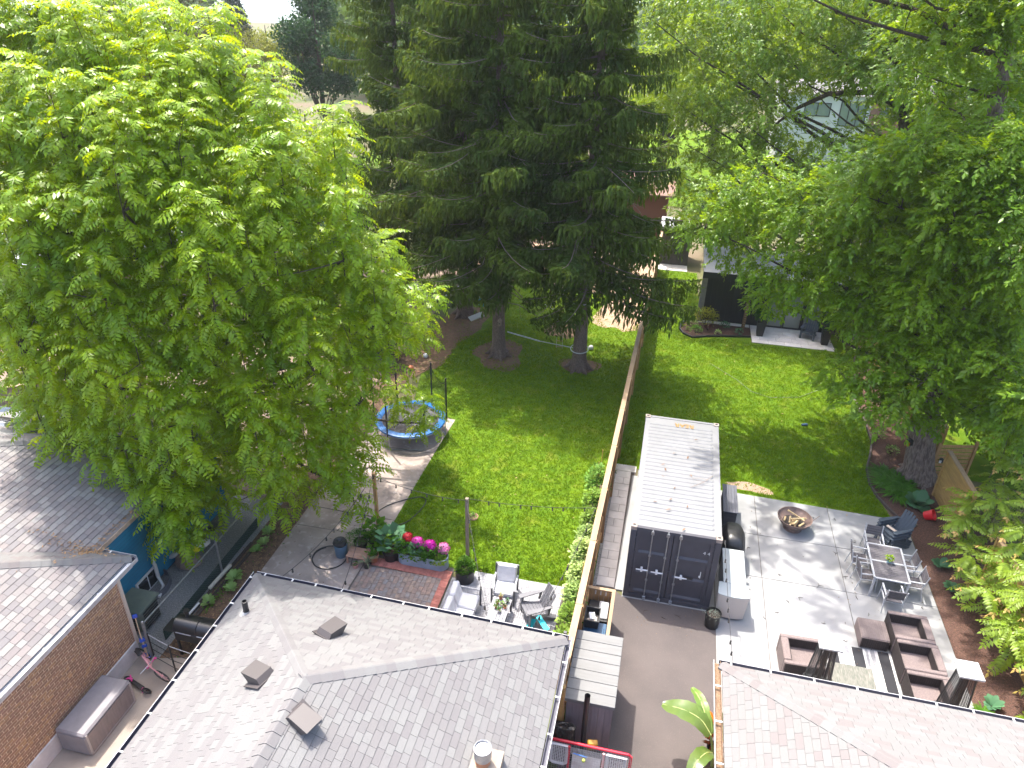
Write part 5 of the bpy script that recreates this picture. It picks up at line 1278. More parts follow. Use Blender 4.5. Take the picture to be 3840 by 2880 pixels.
# smoker grill
t = thing('smoker_grill', 'black pellet smoker grill with a domed lid half under the roof edge', 'grill', (-10.55, -4.7, 0))
def drum(x0, x1, cy, cz, r, m, nm, par, a0=0, a1=math.pi):
    mb = MB(); secs = []
    for x in (x0, x1): secs.append([Vector((x, cy + r * math.cos(a0 + (a1 - a0) * k / 12), cz + r * math.sin(a0 + (a1 - a0) * k / 12))) for k in range(13)])
    mb.loft(secs); return mb.build(nm, m, par, smooth=True)
M_grill = mat('grill_black', (.016, .016, .017), .3, spec=.6)
drum(-11.1, -10.46, -4.68, .88, .27, M_grill, 'lid', t); drum(-10.44, -9.9, -4.68, .86, .29, M_grill, 'lid', t)
mb = MB(); mb.bx(-11.1, -9.9, -4.95, -4.42, .56, .86, ch=.03); mb.build('fire_box', M_grill, t)
mb = MB(); mb.lathe([(.05, 1.1), (.05, 1.30), (.075, 1.30), (.075, 1.34)], (-10.85, -4.6, 0), 14); mb.build('chimney', M_grill, t)
mb = MB(); mb.bx(-11.42, -11.12, -4.92, -4.5, .80, .83); mb.build('side_shelf', M_grill, t)
for x in (-11.05, -9.95):
    for y in (-4.9, -4.46): mb = MB(); mb.bx(x - .025, x + .025, y - .025, y + .025, 0, .56); mb.build('leg', M_grill, t)
mb = MB(); mb.tube([(-10.98, -4.99, .92), (-10.55, -5.0, .92)], .014, 6); mb.tube([(-10.38, -4.99, .92), (-10.0, -5.0, .92)], .014, 6); mb.build('handle', M_steel, t)
t = thing('wire_fence_panel', 'black wire garden fence panel closing the gap in front of the smoker grill', 'fence', (-11, -5.3, 0))
for x, y in ((-11.62, -5.22), (-10.88, -5.42), (-10.2, -5.5)): mb = MB(); mb.tube([(x, y, 0), (x, y, .95)], .02, 6); mb.build('post', M_blacksteel, t)
for z in (.12, .4, .66, .92): mb = MB(); mb.tube([(-11.62, -5.22, z), (-10.88, -5.42, z), (-10.2, -5.5, z)], .009, 5); mb.build('rail', M_blacksteel if z < .9 else M_alu, t)
# hostas and small plants in the left bed
def rosette(name, label, c, n, L, m, wide=.55, h=.15, tilt=(.15, .7), cat='hosta', seed=0, grp=None):
    t = thing(name, label, cat, c, 0, grp); g = np.random.default_rng(seed + 900)
    for i in range(n):
        a = i * 2.399 + g.uniform(-.2, .2); e = g.uniform(*tilt) * (1.2 - i / n * .6); l = L * g.uniform(.75, 1.15)
        d = Vector((math.cos(a), math.sin(a), 0)); s = Vector((-d.y, d.x, 0)); b = Vector(c) + d * .02 + Vector((0, 0, .01)); w = l * wide / 2
        pts = []
        for u, ww in ((0, .12), (.3, .75), (.6, 1), (.85, .6), (1, .02)):
            p = b + d * (l * u * math.cos(e * (1 - .4 * u))) + Vector((0, 0, l * (math.sin(e) * u - .55 * u * u * (1 - e * .5)) + h * u))
            pts.append((p + s * w * ww + Vector((0, 0, .15 * w * ww)), p, p - s * w * ww + Vector((0, 0, .15 * w * ww))))
        mb = MB(); vs_ = [q for r in pts for q in r]; mb.add(vs_, [(3 * k + j, 3 * k + j + 1, 3 * k + j + 4, 3 * k + j + 3) for k in range(4) for j in range(2)])
        mb.build('leaf', m, t, smooth=True)
    return t
gh = 'variegated hostas in the left bed'
for i, (x, y, s, lab) in enumerate(((-11.38, -3.16, .20, 'variegated hosta nearest the smoker grill in the left bed'), (-11.20, -2.12, .26, 'largest variegated hosta in the left bed opposite the gravel'), (-11.17, -.90, .19, 'small variegated hosta in the left bed below the walnut'), (-11.22, -.05, .22, 'variegated hosta beside the concrete drive at the walnut shade'), (-11.05, -2.55, .18, 'little striped hosta beside the largest one'), (-11.12, -.55, .2, 'hosta halfway along the left bed'))):
    rosette('hosta', lab, (x, y, .02), 18, s, LV, seed=i, grp=gh)
leafy('ground_cover', lambda g: ((-11.3 + g.normal() * .12, -2.7 + g.normal() * .45, .03), (g.normal(), g.normal(), .8)), 160, .08, LG, None, 12)
leafy('ground_cover', lambda g: ((-11.0 + g.normal() * .2, 1 + g.normal() * 3, .03), (g.normal(), g.normal(), .8)), 160, .07, LM, None, 13)
litter('dry_leaves', [(-11.1, -2.2, .02, .5, 2.2), (-10.9, .8, .02, .5, 2.0), (-11, -4, .02, .5, .6)], 160, MATS['dry_leaf'], .035, 21, 'dry leaves scattered over the bed beside the concrete drive')
litter('leaf_specks', [(-9.1, 1.5, .02, 1.6, 4.5)], 120, mat('leaf_speck', (.17, .10, .05), .9, .4), .028, 22, 'dark fallen leaf specks on the old concrete drive')

# ---------------------------------------------------------------- trampoline
tc = Vector((-8.82, 6.62, 0)); TR = 1.33
t = thing('trampoline', 'round trampoline with blue pad, black mat and sagging safety net on the concrete', 'trampoline', tuple(tc))
mb = MB(); mb.lathe([(TR - .24, .70), (TR - .22, .735), (TR - .02, .735), (TR + .02, .72), (TR + .02, .66)], tc, 40, cap=False); mb.build('pad', mat('pad_blue', (.02, .17, .48), .45, 0, (.015, .13, .40), 4), t, smooth=True)
mb = MB(); mb.lathe([(.001, .68), (TR - .25, .69)], tc, 40); mb.build('mat', mat('mat_black', (.03, .03, .033), .5, 0, (.05, .05, .055), 2), t)
mb = MB(); mb.tube([tc + Vector((TR * math.cos(a), TR * math.sin(a), .64)) for a in [2 * math.pi * k / 40 for k in range(41)]], .022, 6); mb.build('rim', M_steel, t)
for k in range(6):
    a = 2 * math.pi * k / 6 + R(12); p = tc + Vector(((TR + .06) * math.cos(a), (TR + .06) * math.sin(a), 0))
    mb = MB(); mb.tube([p + Vector((0, 0, .6)), p + Vector((0, 0, 2.45))], .032, 8); po = mb.build('net_pole', M_blackplastic, t)
    mb = MB(); mb.lathe([(.035, 2.45), (.035, 2.5), (.01, 2.52)], p, 8); mb.build('pole_cap', M_blackplastic, po)
    a2 = a + R(60) if k % 2 == 0 else None
    if a2:
        q = tc + Vector(((TR) * math.cos(a2), TR * math.sin(a2), 0)); p0 = tc + Vector((TR * math.cos(a), TR * math.sin(a), 0))
        mb = MB(); mb.tube([p0 + Vector((0, 0, .64)), p0 + Vector((0, 0, .03)), q + Vector((0, 0, .03)), q + Vector((0, 0, .64))], .02, 6); mb.build('leg', M_steel, t)
V = []; F = []
def netp(a, z):
    fr = ((math.degrees(a) - 12) % 60) / 60; sag = 4 * fr * (1 - fr)
    back = 1 if -.2 < a % (2 * math.pi) < 2.7 else .55
    rr = TR + .05 - sag * .16 * (z - .75) / 1.7
    return tc + Vector((rr * math.cos(a), rr * math.sin(a), z))
def netstrip(p, q, w):
    d = (q - p).normalized(); n = Vector((p.x - tc.x, p.y - tc.y, 0)).normalized(); s = d.cross(n).normalized() * w; k = len(V)
    V.extend([p - s, p + s, q + s, q - s]); F.extend([(k, k + 1, k + 2), (k, k + 2, k + 3)])
N_ = 168
for k in range(N_):
    a = 2 * math.pi * k / N_; a1 = 2 * math.pi * (k + 1) / N_
    fr = ((math.degrees(a) - 12) % 60) / 60; full = .1 < a < 3.3
    ztop = (2.35 - 4 * fr * (1 - fr) * .35) if full else 1.25 + .15 * math.sin(k * .3)
    z = .74
    while z < ztop:
        z2 = min(z + .17, ztop); netstrip(netp(a, z), netp(a, z2), .0055); z = z2
    z = .80
    while z < ztop: netstrip(netp(a, z), netp(a1, z), .0055); z += .055
    netstrip(netp(a, ztop), netp(a1, ztop), .012)
o = rawmesh('safety_net', np.array([tuple(v) for v in V]), np.array(F), mat('net_black', (.012, .012, .013), .8), t); o['kind'] = 'stuff'

# ---------------------------------------------------------------- vines and stakes along the fence
LVN = leafmat('leaf_vine', (.19, .27, .09), (.11, .20, .04), (.3, .4, .08), .3)
for i, (y, h, s, m, lab) in enumerate(((-2.5, .5, .30, LVN, 'yellow green climbing vine at the gutter end of the fence'), (-1.75, .55, .30, LVN, 'leafy vine against the fence beside the turquoise chair'), (-.95, .6, .32, LV, 'pale leaved vine against the fence by the charcoal chair'), (-.2, .6, .32, LV, 'pale vine where the deck tiles meet the fence'),
                                       (.65, .7, .34, LV, 'broad pale leaved squash vine along the fence'), (1.5, .6, .32, LV, 'light vine with gaps halfway along the fence planting'), (2.5, .5, .30, LVN, 'green vine with bare twigs along the fence'), (3.4, .6, .36, LVN, 'bushy green vine near the far stakes'), (4.3, .75, .40, LV, 'tallest vine at the far end of the fence planting'))):
    t = thing('climbing_vine', lab, 'vine', (-1.32, y, 0), 0, 'vines along the cedar fence')
    leafy('foliage', ball((-1.32, y, h), s, h * .9), 420, .11, m, t, 500 + i, wide=.75)
    leafy('inner_foliage', ball((-1.25, y + .1, h * .6), s * .9, h * .6), 200, .11, LM, t, 520 + i, wide=.75)
    mb = MB()
    for k in range(4): a = rnd.uniform(-.15, .15); mb.tube([(-1.3 + a, y + a, 0), (-1.3 - a, y + .1, h), (-1.3 + a, y - .1, h * 1.7)], [.012, .009, .004], 5)
    mb.build('stem', mat('vine_stem', (.16, .17, .06), .8), t)
M_cane = mat('bamboo', (.55, .38, .12), .6, .1)
for i, (x, y, h, lab) in enumerate(((-1.30, 4.75, 1.75, 'tallest bamboo cane among the far fence vines'), (-1.38, 4.6, 1.35, 'second bamboo cane beside the tallest one'), (-1.2, -.55, 1.5, 'bamboo cane in the vines beside the charcoal chair'), (-1.15, -1.5, 1.5, 'bamboo cane in the vines beside the turquoise chair'), (-1.25, .75, 1.1, 'short bamboo cane in the broad squash vine'))):
    mb = MB(); mb.tube([(x, y, 0), (x + .03, y + .03, h)], .013, 6); tag(mb.build('bamboo_cane', M_cane), lab, 'cane', 'canes in the vines')
t = thing('stake_pair', 'short grey and pale wooden stakes at the edge of the deck by the vines', 'stakes', (-1.62, .45, 0))
for a in ((-1.62, .42, M_charc), (-1.68, .30, M_cap)): mb = MB(); mb.bx(a[0] - .02, a[0] + .02, a[1] - .02, a[1] + .02, 0, .55); mb.build('stake', a[2], t)
t = thing('dark_stake', 'dark post in the vines at the gutter corner', 'post', (-1.3, -2.75, 0)); mb = MB(); mb.bx(-1.34, -1.26, -2.79, -2.71, 0, 1.1); mb.build('shaft', M_charc, t)
sheet('vine_bed', [(-1.62, -3.5), (-1.0, -3.5), (-.92, 5.2), (-1.5, 5.2)], 0.004, M_soil)
# ---------------------------------------------------------------- right patio
M_seatdk = mat('slat_charcoal', (.075, .068, .075), .6, .08, (.06, .055, .06), 8)
# dining set
t = thing('dining_table', 'aluminium framed outdoor dining table with two dark slatted panels', 'table', (0, 0, 0))
mb = MB()
for x in (-.475, .475): mb.bx(x - .025, x + .025, -.775, .775, .70, .74, ch=.003)
for y in (-.775, 0, .775): mb.bx(-.448, .448, y - .025, y + .025, .70, .738, ch=.003)
mb.build('frame', M_alu, t)
for h in (0, 1):
    for k in range(9):
        y0 = -.745 + h * .775 + k * .0797; mb = MB(); mb.bx(-.447, .447, y0 + .003, y0 + .077, .705, .732); mb.build('slat', M_seatdk, t)
for x in (-.455, .455):
    for y in (-.755, .755): mb = MB(); mb.bx(x - .028, x + .028, y - .028, y + .028, 0, .70); mb.build('leg', M_alu, t)
t.location = (7.55, 2.50, .02); t.rotation_euler.z = R(-2.5)
ch = thing('dining_chair', 'aluminium dining chair at the far end of the table', 'chair', (0, 0, 0), 0, 'dining chairs round the aluminium table')
for k in range(5): mb = MB(); mb.bx(-.215, .215, -.20 + k * .088, -.20 + k * .088 + .08, .425, .445); mb.build('seat_slat', M_seatdk, ch)
for k in range(4): mb = MB(); mb.bar((0, .245 + k * .014, .56 + k * .08), (0, .257 + k * .014, .63 + k * .08), .43, .018, up=(0, -1, 0)); mb.build('back_slat', M_seatdk, ch)
for s in (-1, 1):
    mb = MB(); mb.tube([(s * .25, .30, 0), (s * .25, .215, .43), (s * .25, .31, .90)], .017, 6); mb.build('leg', M_alu, ch)
    mb = MB(); mb.tube([(s * .25, -.28, 0), (s * .25, -.22, .62)], .017, 6); mb.build('leg', M_alu, ch)
    mb = MB(); mb.bar((s * .25, -.27, .635), (s * .25, .25, .645), .045, .022, ch=.004); mb.build('armrest', M_alu, ch)
mb = MB(); mb.bar((-.25, -.22, .415), (.25, -.22, .415), .03, .03); mb.bar((-.25, .215, .415), (.25, .215, .415), .03, .03)
for s in (-1, 1): mb.bar((s * .235, -.22, .415), (s * .235, .215, .415), .025, .025)
mb.build('seat_frame', M_alu, ch)
ch.location = (7.42, 3.72, .02); ch.rotation_euler.z = R(-4)
dup(ch, (6.88, 2.86, .02), R(86), 'aluminium dining chair on the container side, nearer the fire bowl')
dup(ch, (6.96, 2.18, .02), R(95), 'aluminium dining chair on the container side, nearer the ottoman')
dup(ch, (8.14, 2.84, .02), R(-88), 'aluminium dining chair on the mulch side, nearer the stacked blue chairs')
dup(ch, (8.22, 2.16, .02), R(-92), 'aluminium dining chair on the mulch side, nearer the sofas')
dup(ch, (7.52, 1.40, .02), R(179), 'aluminium dining chair with its back to the wicker sofas')
potted('table_pot', 'pale turquoise pot of yellow green succulent on the dining table', 'plant pot', (7.57, 2.52, .755), [(.05, 0), (.065, .10), (.058, .10), (.055, .07)], mat('pale_turq', (.25, .42, .42), .5),
       [(ball((7.57, 2.52, .90), .10, .08), 130, .06, LY, {})])
# wicker
M_wick = mat('wicker', (.20, .155, .145), .75, .04, (.15, .115, .11), 30, 3, bump=(90, .6, .01))
M_wickshade = mat('wicker_weave_shaded', (.115, .088, .084), .8, .12, (.075, .058, .056), 40, 3)  # darker than the wicker body: shade of these faces put into the colour
def weave(x0, x1, z0, z1, y, m, par, axis='y', pitch=.026, name='weave'):
    """woven face built from thin vertical strands"""
    mb = MB(); n = max(1, int((x1 - x0) / pitch))
    for k in range(n):
        a = x0 + (x1 - x0) * k / n; d = .004 * (k % 2)
        if axis == 'y': mb.bx(a + .002, a + (x1 - x0) / n - .002, y - .006 - d, y + .001, z0, z1)
        elif axis == 'x': mb.bx(y - .001, y + .006 + d, a + .002, a + (x1 - x0) / n - .002, z0, z1)
        else: mb.bx(a + .002, a + (x1 - x0) / n - .002, z0, z1, y - .001, y + .006 + d)
    o = mb.build(name, m, par); o['kind'] = 'stuff'; return o
def wicker_chair(label, loc, rz, wdt=.96, dp=.98, grp=None):
    """club chair facing -y"""
    t = thing('wicker_armchair', label, 'armchair', (0, 0, 0), 0, grp)
    h = wdt / 2
    mb = MB(); mb.bx(-h + .13, h - .13, -dp / 2, dp / 2 - .20, .04, .32, ch=.015); mb.build('seat', M_wick, t)
    for s in (-1, 1):
        mb = MB(); a, b = sorted((s * h, s * (h - .125))); mb.bx(a, b, -dp / 2, dp / 2, .03, .63, ch=.02); mb.build('arm', M_wick, t)
        weave(-dp / 2 + .02, dp / 2 - .2, .33, .60, s * (h - .126) if s < 0 else s * (h - .132), M_wickshade, t, 'x')
        weave(-dp / 2 + .02, dp / 2 - .02, .06, .60, s * (h + .001) if s > 0 else s * (h + .008), M_wickshade, t, 'x')
    mb = MB(); mb.bx(-h + .126, h - .126, dp / 2 - .19, dp / 2, .03, .64, ch=.02); mb.build('backrest', M_wick, t)
    weave(-h + .13, h - .13, .33, .62, dp / 2 - .193, M_wickshade, t, 'y')
    weave(-h + .03, h - .03, .06, .60, -dp / 2 - .001, M_wickshade, t, 'y', name='front_weave')
    weave(-h + .015, h - .015, -dp / 2 + .13, dp / 2 - .23, .6305, M_wickshade, t, 'z', .026) if False else None
    for x in (-h + .06, h - .06):
        for y in (-dp / 2 + .06, dp / 2 - .06): mb = MB(); mb.bx(x - .02, x + .02, y - .02, y + .02, 0, .04); mb.build('leg', M_blackplastic, t)
    t.location = loc; t.rotation_euler.z = rz; return t
gw = 'brown wicker armchairs by the striped rug'
wa = wicker_chair('brown wicker armchair beside the ottoman at the end nearest the dining set', (7.70, .10, .02), R(-90), 1.0, 1.0, gw)
dup(wa, (7.72, -.92, .02), R(-90), 'brown wicker armchair in the middle of the row on the mulch side', gw)
dup(wa, (7.74, -1.94, .02), R(-90), 'brown wicker armchair behind the right patio heater at the roof edge', gw)
dup(wa, (4.72, -1.46, .02), R(92), 'brown wicker armchair with sunlit arm on the driveway side of the rug', gw)
t = thing('wicker_ottoman', 'square brown wicker ottoman between the rug and the dining set', 'ottoman', (6.77, .0, .02))
mb = MB(); mb.bx(6.41, 7.14, -.37, .37, .05, .41, ch=.02); mb.build('body', M_wick, t)
weave(6.43, 7.12, .07, .39, -.371, M_wickshade, t, 'y'); weave(6.43, 7.12, -.355, .355, .411, mat('wicker_top', (.155, .122, .118), .8, .1, (.12, .095, .09), 40), t, 'z', name='top_weave')
for x in (6.46, 7.09):
    for y in (-.32, .32): mb = MB(); mb.bx(x - .02, x + .02, y - .02, y + .02, .02, .05); mb.build('leg', M_blackplastic, t)
t = thing('rug_table', 'wicker coffee table with a mottled grey green top on the striped rug', 'table', (5.95, -1.75, .02))
mb = MB(); mb.bx(5.42, 6.47, -2.1, -1.42, .37, .41, ch=.008); mb.build('top', mat('mottled_top', (.17, .165, .14), .5, 0, (.10, .105, .085), 9, 6, stretch=(4, .8, 1), col3=(.25, .235, .2), n3scale=5), t)
mb = MB(); mb.bx(5.45, 6.44, -2.85, -2.105, .30, .34); mb.build('shelf', M_wick, t)
mb = MB(); mb.bx(5.45, 6.44, -2.07, -1.45, .05, .37); mb.build('body', M_wick, t); weave(5.47, 6.42, .07, .36, -2.071, M_wickshade, t, 'y')
t = thing('striped_rug', 'black white and grey striped outdoor rug under the wicker coffee table', 'rug', (6.1, -2, .02))
x = 5.05; cyc = [('black', .13), ('white', .06), ('grey', .07), ('white', .06), ('grey', .11), ('white', .08), ('black', .15)]; k = 0
SM = dict(black=mat('rug_black', (.022, .022, .026), .95), white=mat('rug_white', (.50, .49, .48), .95, 0, (.42, .41, .40), 20), grey=mat('rug_grey', (.23, .23, .235), .95, 0, (.18, .18, .19), 20))
mb = MB()
while x < 7.2:
    c, w = cyc[k % len(cyc)]; w = min(w, 7.22 - x); mb.add([(x, -4.6, .032), (x + w, -4.6, .032), (x + w, -.40, .032), (x, -.40, .032)], [(0, 1, 2, 3)], ['black', 'white', 'grey'].index(c)); x += w; k += 1
mb.build('stripes', [SM['black'], SM['white'], SM['grey']], t)
# pyramid patio heaters
def heater(label, x, y):
    t = thing('patio_heater', label, 'patio heater', (x, y, .02), 0, 'pyramid patio heaters')
    H_ = 2.12; b = .27; a = .15
    for s in ((-1, -1), (1, -1), (1, 1), (-1, 1)): mb = MB(); mb.bar((x + s[0] * b, y + s[1] * b, .02), (x + s[0] * a, y + s[1] * a, H_), .035, .035); mb.build('corner_rail', M_blacksteel, t)
    mb = MB(); mb.bx(x - b, x + b, y - b, y + b, .02, .72); mb.build('base_cabinet', M_blacksteel, t)
    mb = MB(); mb.tube([(x, y, .72), (x, y, H_ - .02)], .055, 12); mb.build('glass_tube', mat('smoked_glass', (.05, .045, .04), .15), t)
    V = []; F = []
    for side in range(4):
        c, s = math.cos(side * math.pi / 2), math.sin(side * math.pi / 2)
        def P(u, z): w = b + (a - b) * z / H_; return (x + (u * w) * c + w * s, y + (u * w) * s - w * c, .02 + z)
        def q(p1, p2, w):
            k = len(V); p1, p2 = Vector(p1), Vector(p2); d = (p2 - p1).normalized(); nrm = Vector((s, -c, .06)); e = d.cross(nrm).normalized() * w
            V.extend([tuple(p1 - e), tuple(p1 + e), tuple(p2 + e), tuple(p2 - e)]); F.extend([(k, k + 1, k + 2), (k, k + 2, k + 3)])
        z = .74
        while z < H_ - .03: q(P(-1, z), P(1, z), .006); z += .032
        for k in range(9): q(P(-1 + k * .25, .72), P(-1 + k * .25, H_), .006)
    o = rawmesh('guard_grille', np.array(V), np.array(F), M_blacksteel, t); o['kind'] = 'stuff'
    mb = MB(); w1, w2 = .26, .245
    mb.loft([[(x - w1, y - w1, H_ + .03), (x + w1, y - w1, H_ + .03), (x + w1, y + w1, H_ + .03), (x - w1, y + w1, H_ + .03)], [(x - w1, y - w1, H_ + .075), (x + w1, y - w1, H_ + .075), (x + w1, y + w1, H_ + .075), (x - w1, y + w1, H_ + .075)],
             [(x - w2, y - w2, H_ + .075), (x + w2, y - w2, H_ + .075), (x + w2, y + w2, H_ + .075), (x - w2, y + w2, H_ + .075)], [(x - .17, y - .17, H_ + .055), (x + .17, y - .17, H_ + .055), (x + .17, y + .17, H_ + .055), (x - .17, y + .17, H_ + .055)]])
    mb.build('reflector_cap', mat('heater_cap', (.62, .63, .62), .35, 0, (.55, .57, .56), 3), t)
heater('pyramid patio heater with sunlit white cap beside the driveway side wicker chair', 4.91, -2.52)
heater('pyramid patio heater with shaded grey cap at the mulch bed corner of the roof', 7.90, -2.62)
# fire bowl
t = thing('fire_bowl', 'large rusty steel fire bowl full of split firewood on the concrete', 'fire pit', (5.16, 4.36, .02))
M_rust = mat('rusty_steel', (.20, .135, .11), .75, 0, (.12, .085, .075), 5, 6, col3=(.28, .2, .17), n3scale=8)
mb = MB(); mb.lathe([(.30, .0), (.27, .02), (.25, .14), (.30, .16)], (5.16, 4.40, .02), 28); mb.build('stand', M_rust, t, smooth=True)
mb = MB(); mb.lathe([(.10, .14), (.34, .20), (.47, .30), (.54, .42), (.548, .455), (.53, .455), (.52, .42), (.45, .31), (.32, .225), (.05, .18)], (5.16, 4.40, .02), 40, cap=False); mb.build('bowl', M_rust, t, smooth=True)
mb = MB(); mb.lathe([(.001, .25), (.36, .255)], (5.16, 4.40, .02), 24); mb.build('ash', mat('ash', (.05, .04, .036), .95, 0, (.1, .085, .075), 16), t)
g = random.Random(3)
for k, (x, y, a, l, z) in enumerate(((-.30, .02, 75, .26, .34), (-.10, -.12, 68, .40, .34), (-.04, -.10, 72, .38, .37), (.02, -.14, 76, .40, .34), (.09, -.06, 65, .36, .38), (.04, .12, -38, .62, .46), (.10, -.02, 22, .58, .45), (-.16, -.06, 80, .34, .40), (.20, -.18, 50, .28, .35), (-.0, -.2, 60, .3, .42))):
    d = Vector((math.cos(R(a)), math.sin(R(a)), g.uniform(-.1, .1))) * l / 2; c = Vector((5.16 + x, 4.36 + y, .02 + z))
    mb = MB(); mb.bar(c - d, c + d, .055, .05, ch=.01); tag(mb.build('firewood', mat('split_wood', (.52, .40, .22), .85, .12, (.42, .30, .15), 9)), None, None)
    o = COL.objects[-1]; tag(o, ('firewood stick %s in the fire bowl' % ['alone at the drive side', 'low in the pile nearest the patio', 'beside the low stick', 'middle of the parallel sticks', 'under the crossed sticks', 'topmost, crossing towards the lawn', 'topmost, crossing towards the dining set', 'on top of the parallel sticks', 'at the dining side of the pile', 'leaning across the front of the pile'][k]), 'firewood', 'sticks in the fire bowl')
mb = MB(); mb.tube([(5.60, 4.30, .36), (5.95, 4.62, .50)], .01, 5); tag(mb.build('poker', M_rust), 'thin iron poker resting over the edge of the fire bowl', 'poker')

# dark deck box, covered grill, white counter and curved white cabinet next to the container
t = thing('deck_box', 'dark grey slatted wooden deck box by the container next to the lawn', 'deck box', (3.05, 4.3, .02))
M_dkbox = mat('deck_box_grey', (.11, .112, .135), .6, .06, (.09, .092, .11), 5, 5, stretch=(6, .7, 6))
for k in range(5): mb = MB(); mb.bx(2.80 + k * .094, 2.80 + k * .094 + .089, 3.55, 5.05, .88, .91, ch=.004); mb.build('lid_slat', M_dkbox, t)
mb = MB(); mb.bx(2.84, 3.23, 3.62, 5.0, .03, .878); mb.build('body', mat('deck_box_body', (.035, .035, .042), .6), t)
for k in range(7): mb = MB(); mb.bx(2.84, 3.235, 3.60, 3.618, .05 + k * .118, .05 + k * .118 + .112); mb.build('side_slat', mat('deck_box_side', (.04, .04, .048), .6), t)
t = thing('covered_grill', 'grill under a fitted black cover between the deck box and the white counter', 'grill', (3.08, 2.4, .02))
mb = MB(); secs = []
for z, sx, sy, ox in ((.05, .36, .56, .02), (.6, .36, .57, .02), (.85, .35, .56, .0), (1.04, .27, .48, -.02), (1.12, .20, .38, -.03), (1.145, .08, .2, -.03)):
    secs.append([Vector((3.08 + ox + sx * (abs(math.cos(a)) ** .6) * (1 if math.cos(a) > 0 else -1) * (1 + .02 * math.sin(5 * a)), 2.38 + sy * (abs(math.sin(a)) ** .6) * (1 if math.sin(a) > 0 else -1), .02 + z)) for a in [2 * math.pi * k / 28 for k in range(28)]])
mb.loft(secs); mb.build('cover', mat('cover_black', (.016, .016, .018), .38, 0, (.022, .022, .024), 3, bump=(5, .4, .05)), t, smooth=True)
mb = MB(); mb.bx(3.34, 3.41, 2.36, 2.44, .70, .80, ch=.02); mb.build('buckle', M_white, t)
t = thing('patio_counter', 'low white patio counter with a pale grey glass top beside the container', 'counter', (3.05, 1, .02))
M_cnt = mat('counter_white', (.66, .66, .65), .5); M_top = mat('counter_top', (.50, .53, .53), .25, 0, (.44, .47, .47), 1.2)
mb = MB(); mb.bx(2.72, 3.34, .24, 1.70, .93, .965, ch=.006); mb.build('top', M_top, t)
mb = MB(); mb.bx(2.75, 3.28, .28, 1.66, .02, .928); mb.build('cabinet', M_cnt, t)
t = thing('curved_cabinet', 'cream curved fronted cabinet at the corner of the container by the drive', 'cabinet', (3.0, .1, .02))
mb = MB(); secs = []
for z, r in ((.10, .0), (.92, .05)):
    pts = [(2.66 - r, .26), (2.62 - r, -.10 - r * 2)] + [(3.0 + (.42 + r) * math.sin(a) * 1.0, -.12 - r - (.12) * math.cos(a)) for a in [R(-60 + 10 * k) for k in range(13)]] + [(3.36 + r, -.05 - r), (3.36 + r, .26)]
    secs.append([Vector((p[0], p[1], z)) for p in pts])
mb.loft(secs); mb.build('shell', mat('cabinet_cream', (.64, .58, .53), .45), t, smooth=True)
mb = MB(); mb.loft([[p + Vector((0, 0, .002)) for p in secs[1]], [p + Vector((0, 0, .03)) for p in secs[1]]]); mb.build('top', M_top, t)
for x in (2.72, 3.30): mb = MB(); mb.lathe([(.03, .02), (.035, .10)], (x, 0, 0), 10); mb.build('foot', M_blackplastic, t)
potted('drive_pot', 'tall black round pot with dry grassy stems at the container corner on the drive', 'plant pot', (2.52, -.52, .01), [(.19, 0), (.215, .48), (.20, .48), (.19, .36)], mat('pot_black', (.014, .014, .014), .45), [(fan((2.52, -.52, .38), .1, .5), 70, .22, mat('dry_stem', (.30, .34, .24), .8, .2), dict(wide=.05, droop=.3))])

# drive foreground: bins, bag, pipe, hockey goal, banana plant
M_navy = mat('bin_blue', (.022, .075, .155), .35, 0, spec=.6)
t = thing('blue_lid_bin', 'blue lidded wheeled recycling bin inside the cedar enclosure', 'bin', (-.58, -2.5, 0))
mb = MB(); mb.loft([[(-.84, -2.72, .03), (-.34, -2.72, .03), (-.34, -2.16, .03), (-.84, -2.16, .03)], [(-.88, -2.80, .86), (-.30, -2.80, .86), (-.30, -2.08, .86), (-.88, -2.08, .86)]]); mb.build('body', mat('bin_green', (.02, .06, .05), .5), t, bevel=.02)
mb = MB(); mb.box((-.59, -2.44, .90), (.62, .78, .07), None, ch=.03); mb.box((-.57, -2.5, .945), (.44, .5, .03), None, ch=.014); mb.build('lid', M_navy, t, smooth=True)
t = thing('black_bin', 'black bin with a clear plastic lid at the back of the cedar enclosure', 'bin', (-.55, -1.5, 0))
mb = MB(); mb.loft([[(-.82, -1.80, .03), (-.34, -1.80, .03), (-.34, -1.22, .03), (-.82, -1.22, .03)], [(-.86, -1.88, .80), (-.30, -1.88, .80), (-.30, -1.15, .80), (-.86, -1.15, .80)]]); mb.build('body', M_blackplastic, t, bevel=.02)
mb = MB(); mb.box((-.45, -1.5, .83), (.26, .62, .05), None, ch=.02); mb.build('lid', mat('clear_lid', (.42, .43, .44), .2), t)
t = thing('recycling_box', 'open black recycling box of scrap packaging standing on the blue lidded bin', 'box', (-.68, -2.1, .96))
mb = MB(); z0 = .97
mb.loft([[(-.86, -2.34, z0), (-.52, -2.34, z0), (-.52, -1.92, z0), (-.86, -1.92, z0)], [(-.89, -2.38, z0 + .30), (-.49, -2.38, z0 + .30), (-.49, -1.88, z0 + .30), (-.89, -1.88, z0 + .30)], [(-.86, -2.35, z0 + .30), (-.52, -2.35, z0 + .30), (-.52, -1.91, z0 + .30), (-.86, -1.91, z0 + .30)], [(-.84, -2.32, z0 + .1), (-.54, -2.32, z0 + .1), (-.54, -1.94, z0 + .1), (-.84, -1.94, z0 + .1)]]); mb.build('shell', M_blackplastic, t)
mb = MB(); mb.box((-.70, -2.17, z0 + .24), (.15, .20, .10), Euler((.2, .1, .3)).to_matrix()); mb.build('carton', M_white, t)
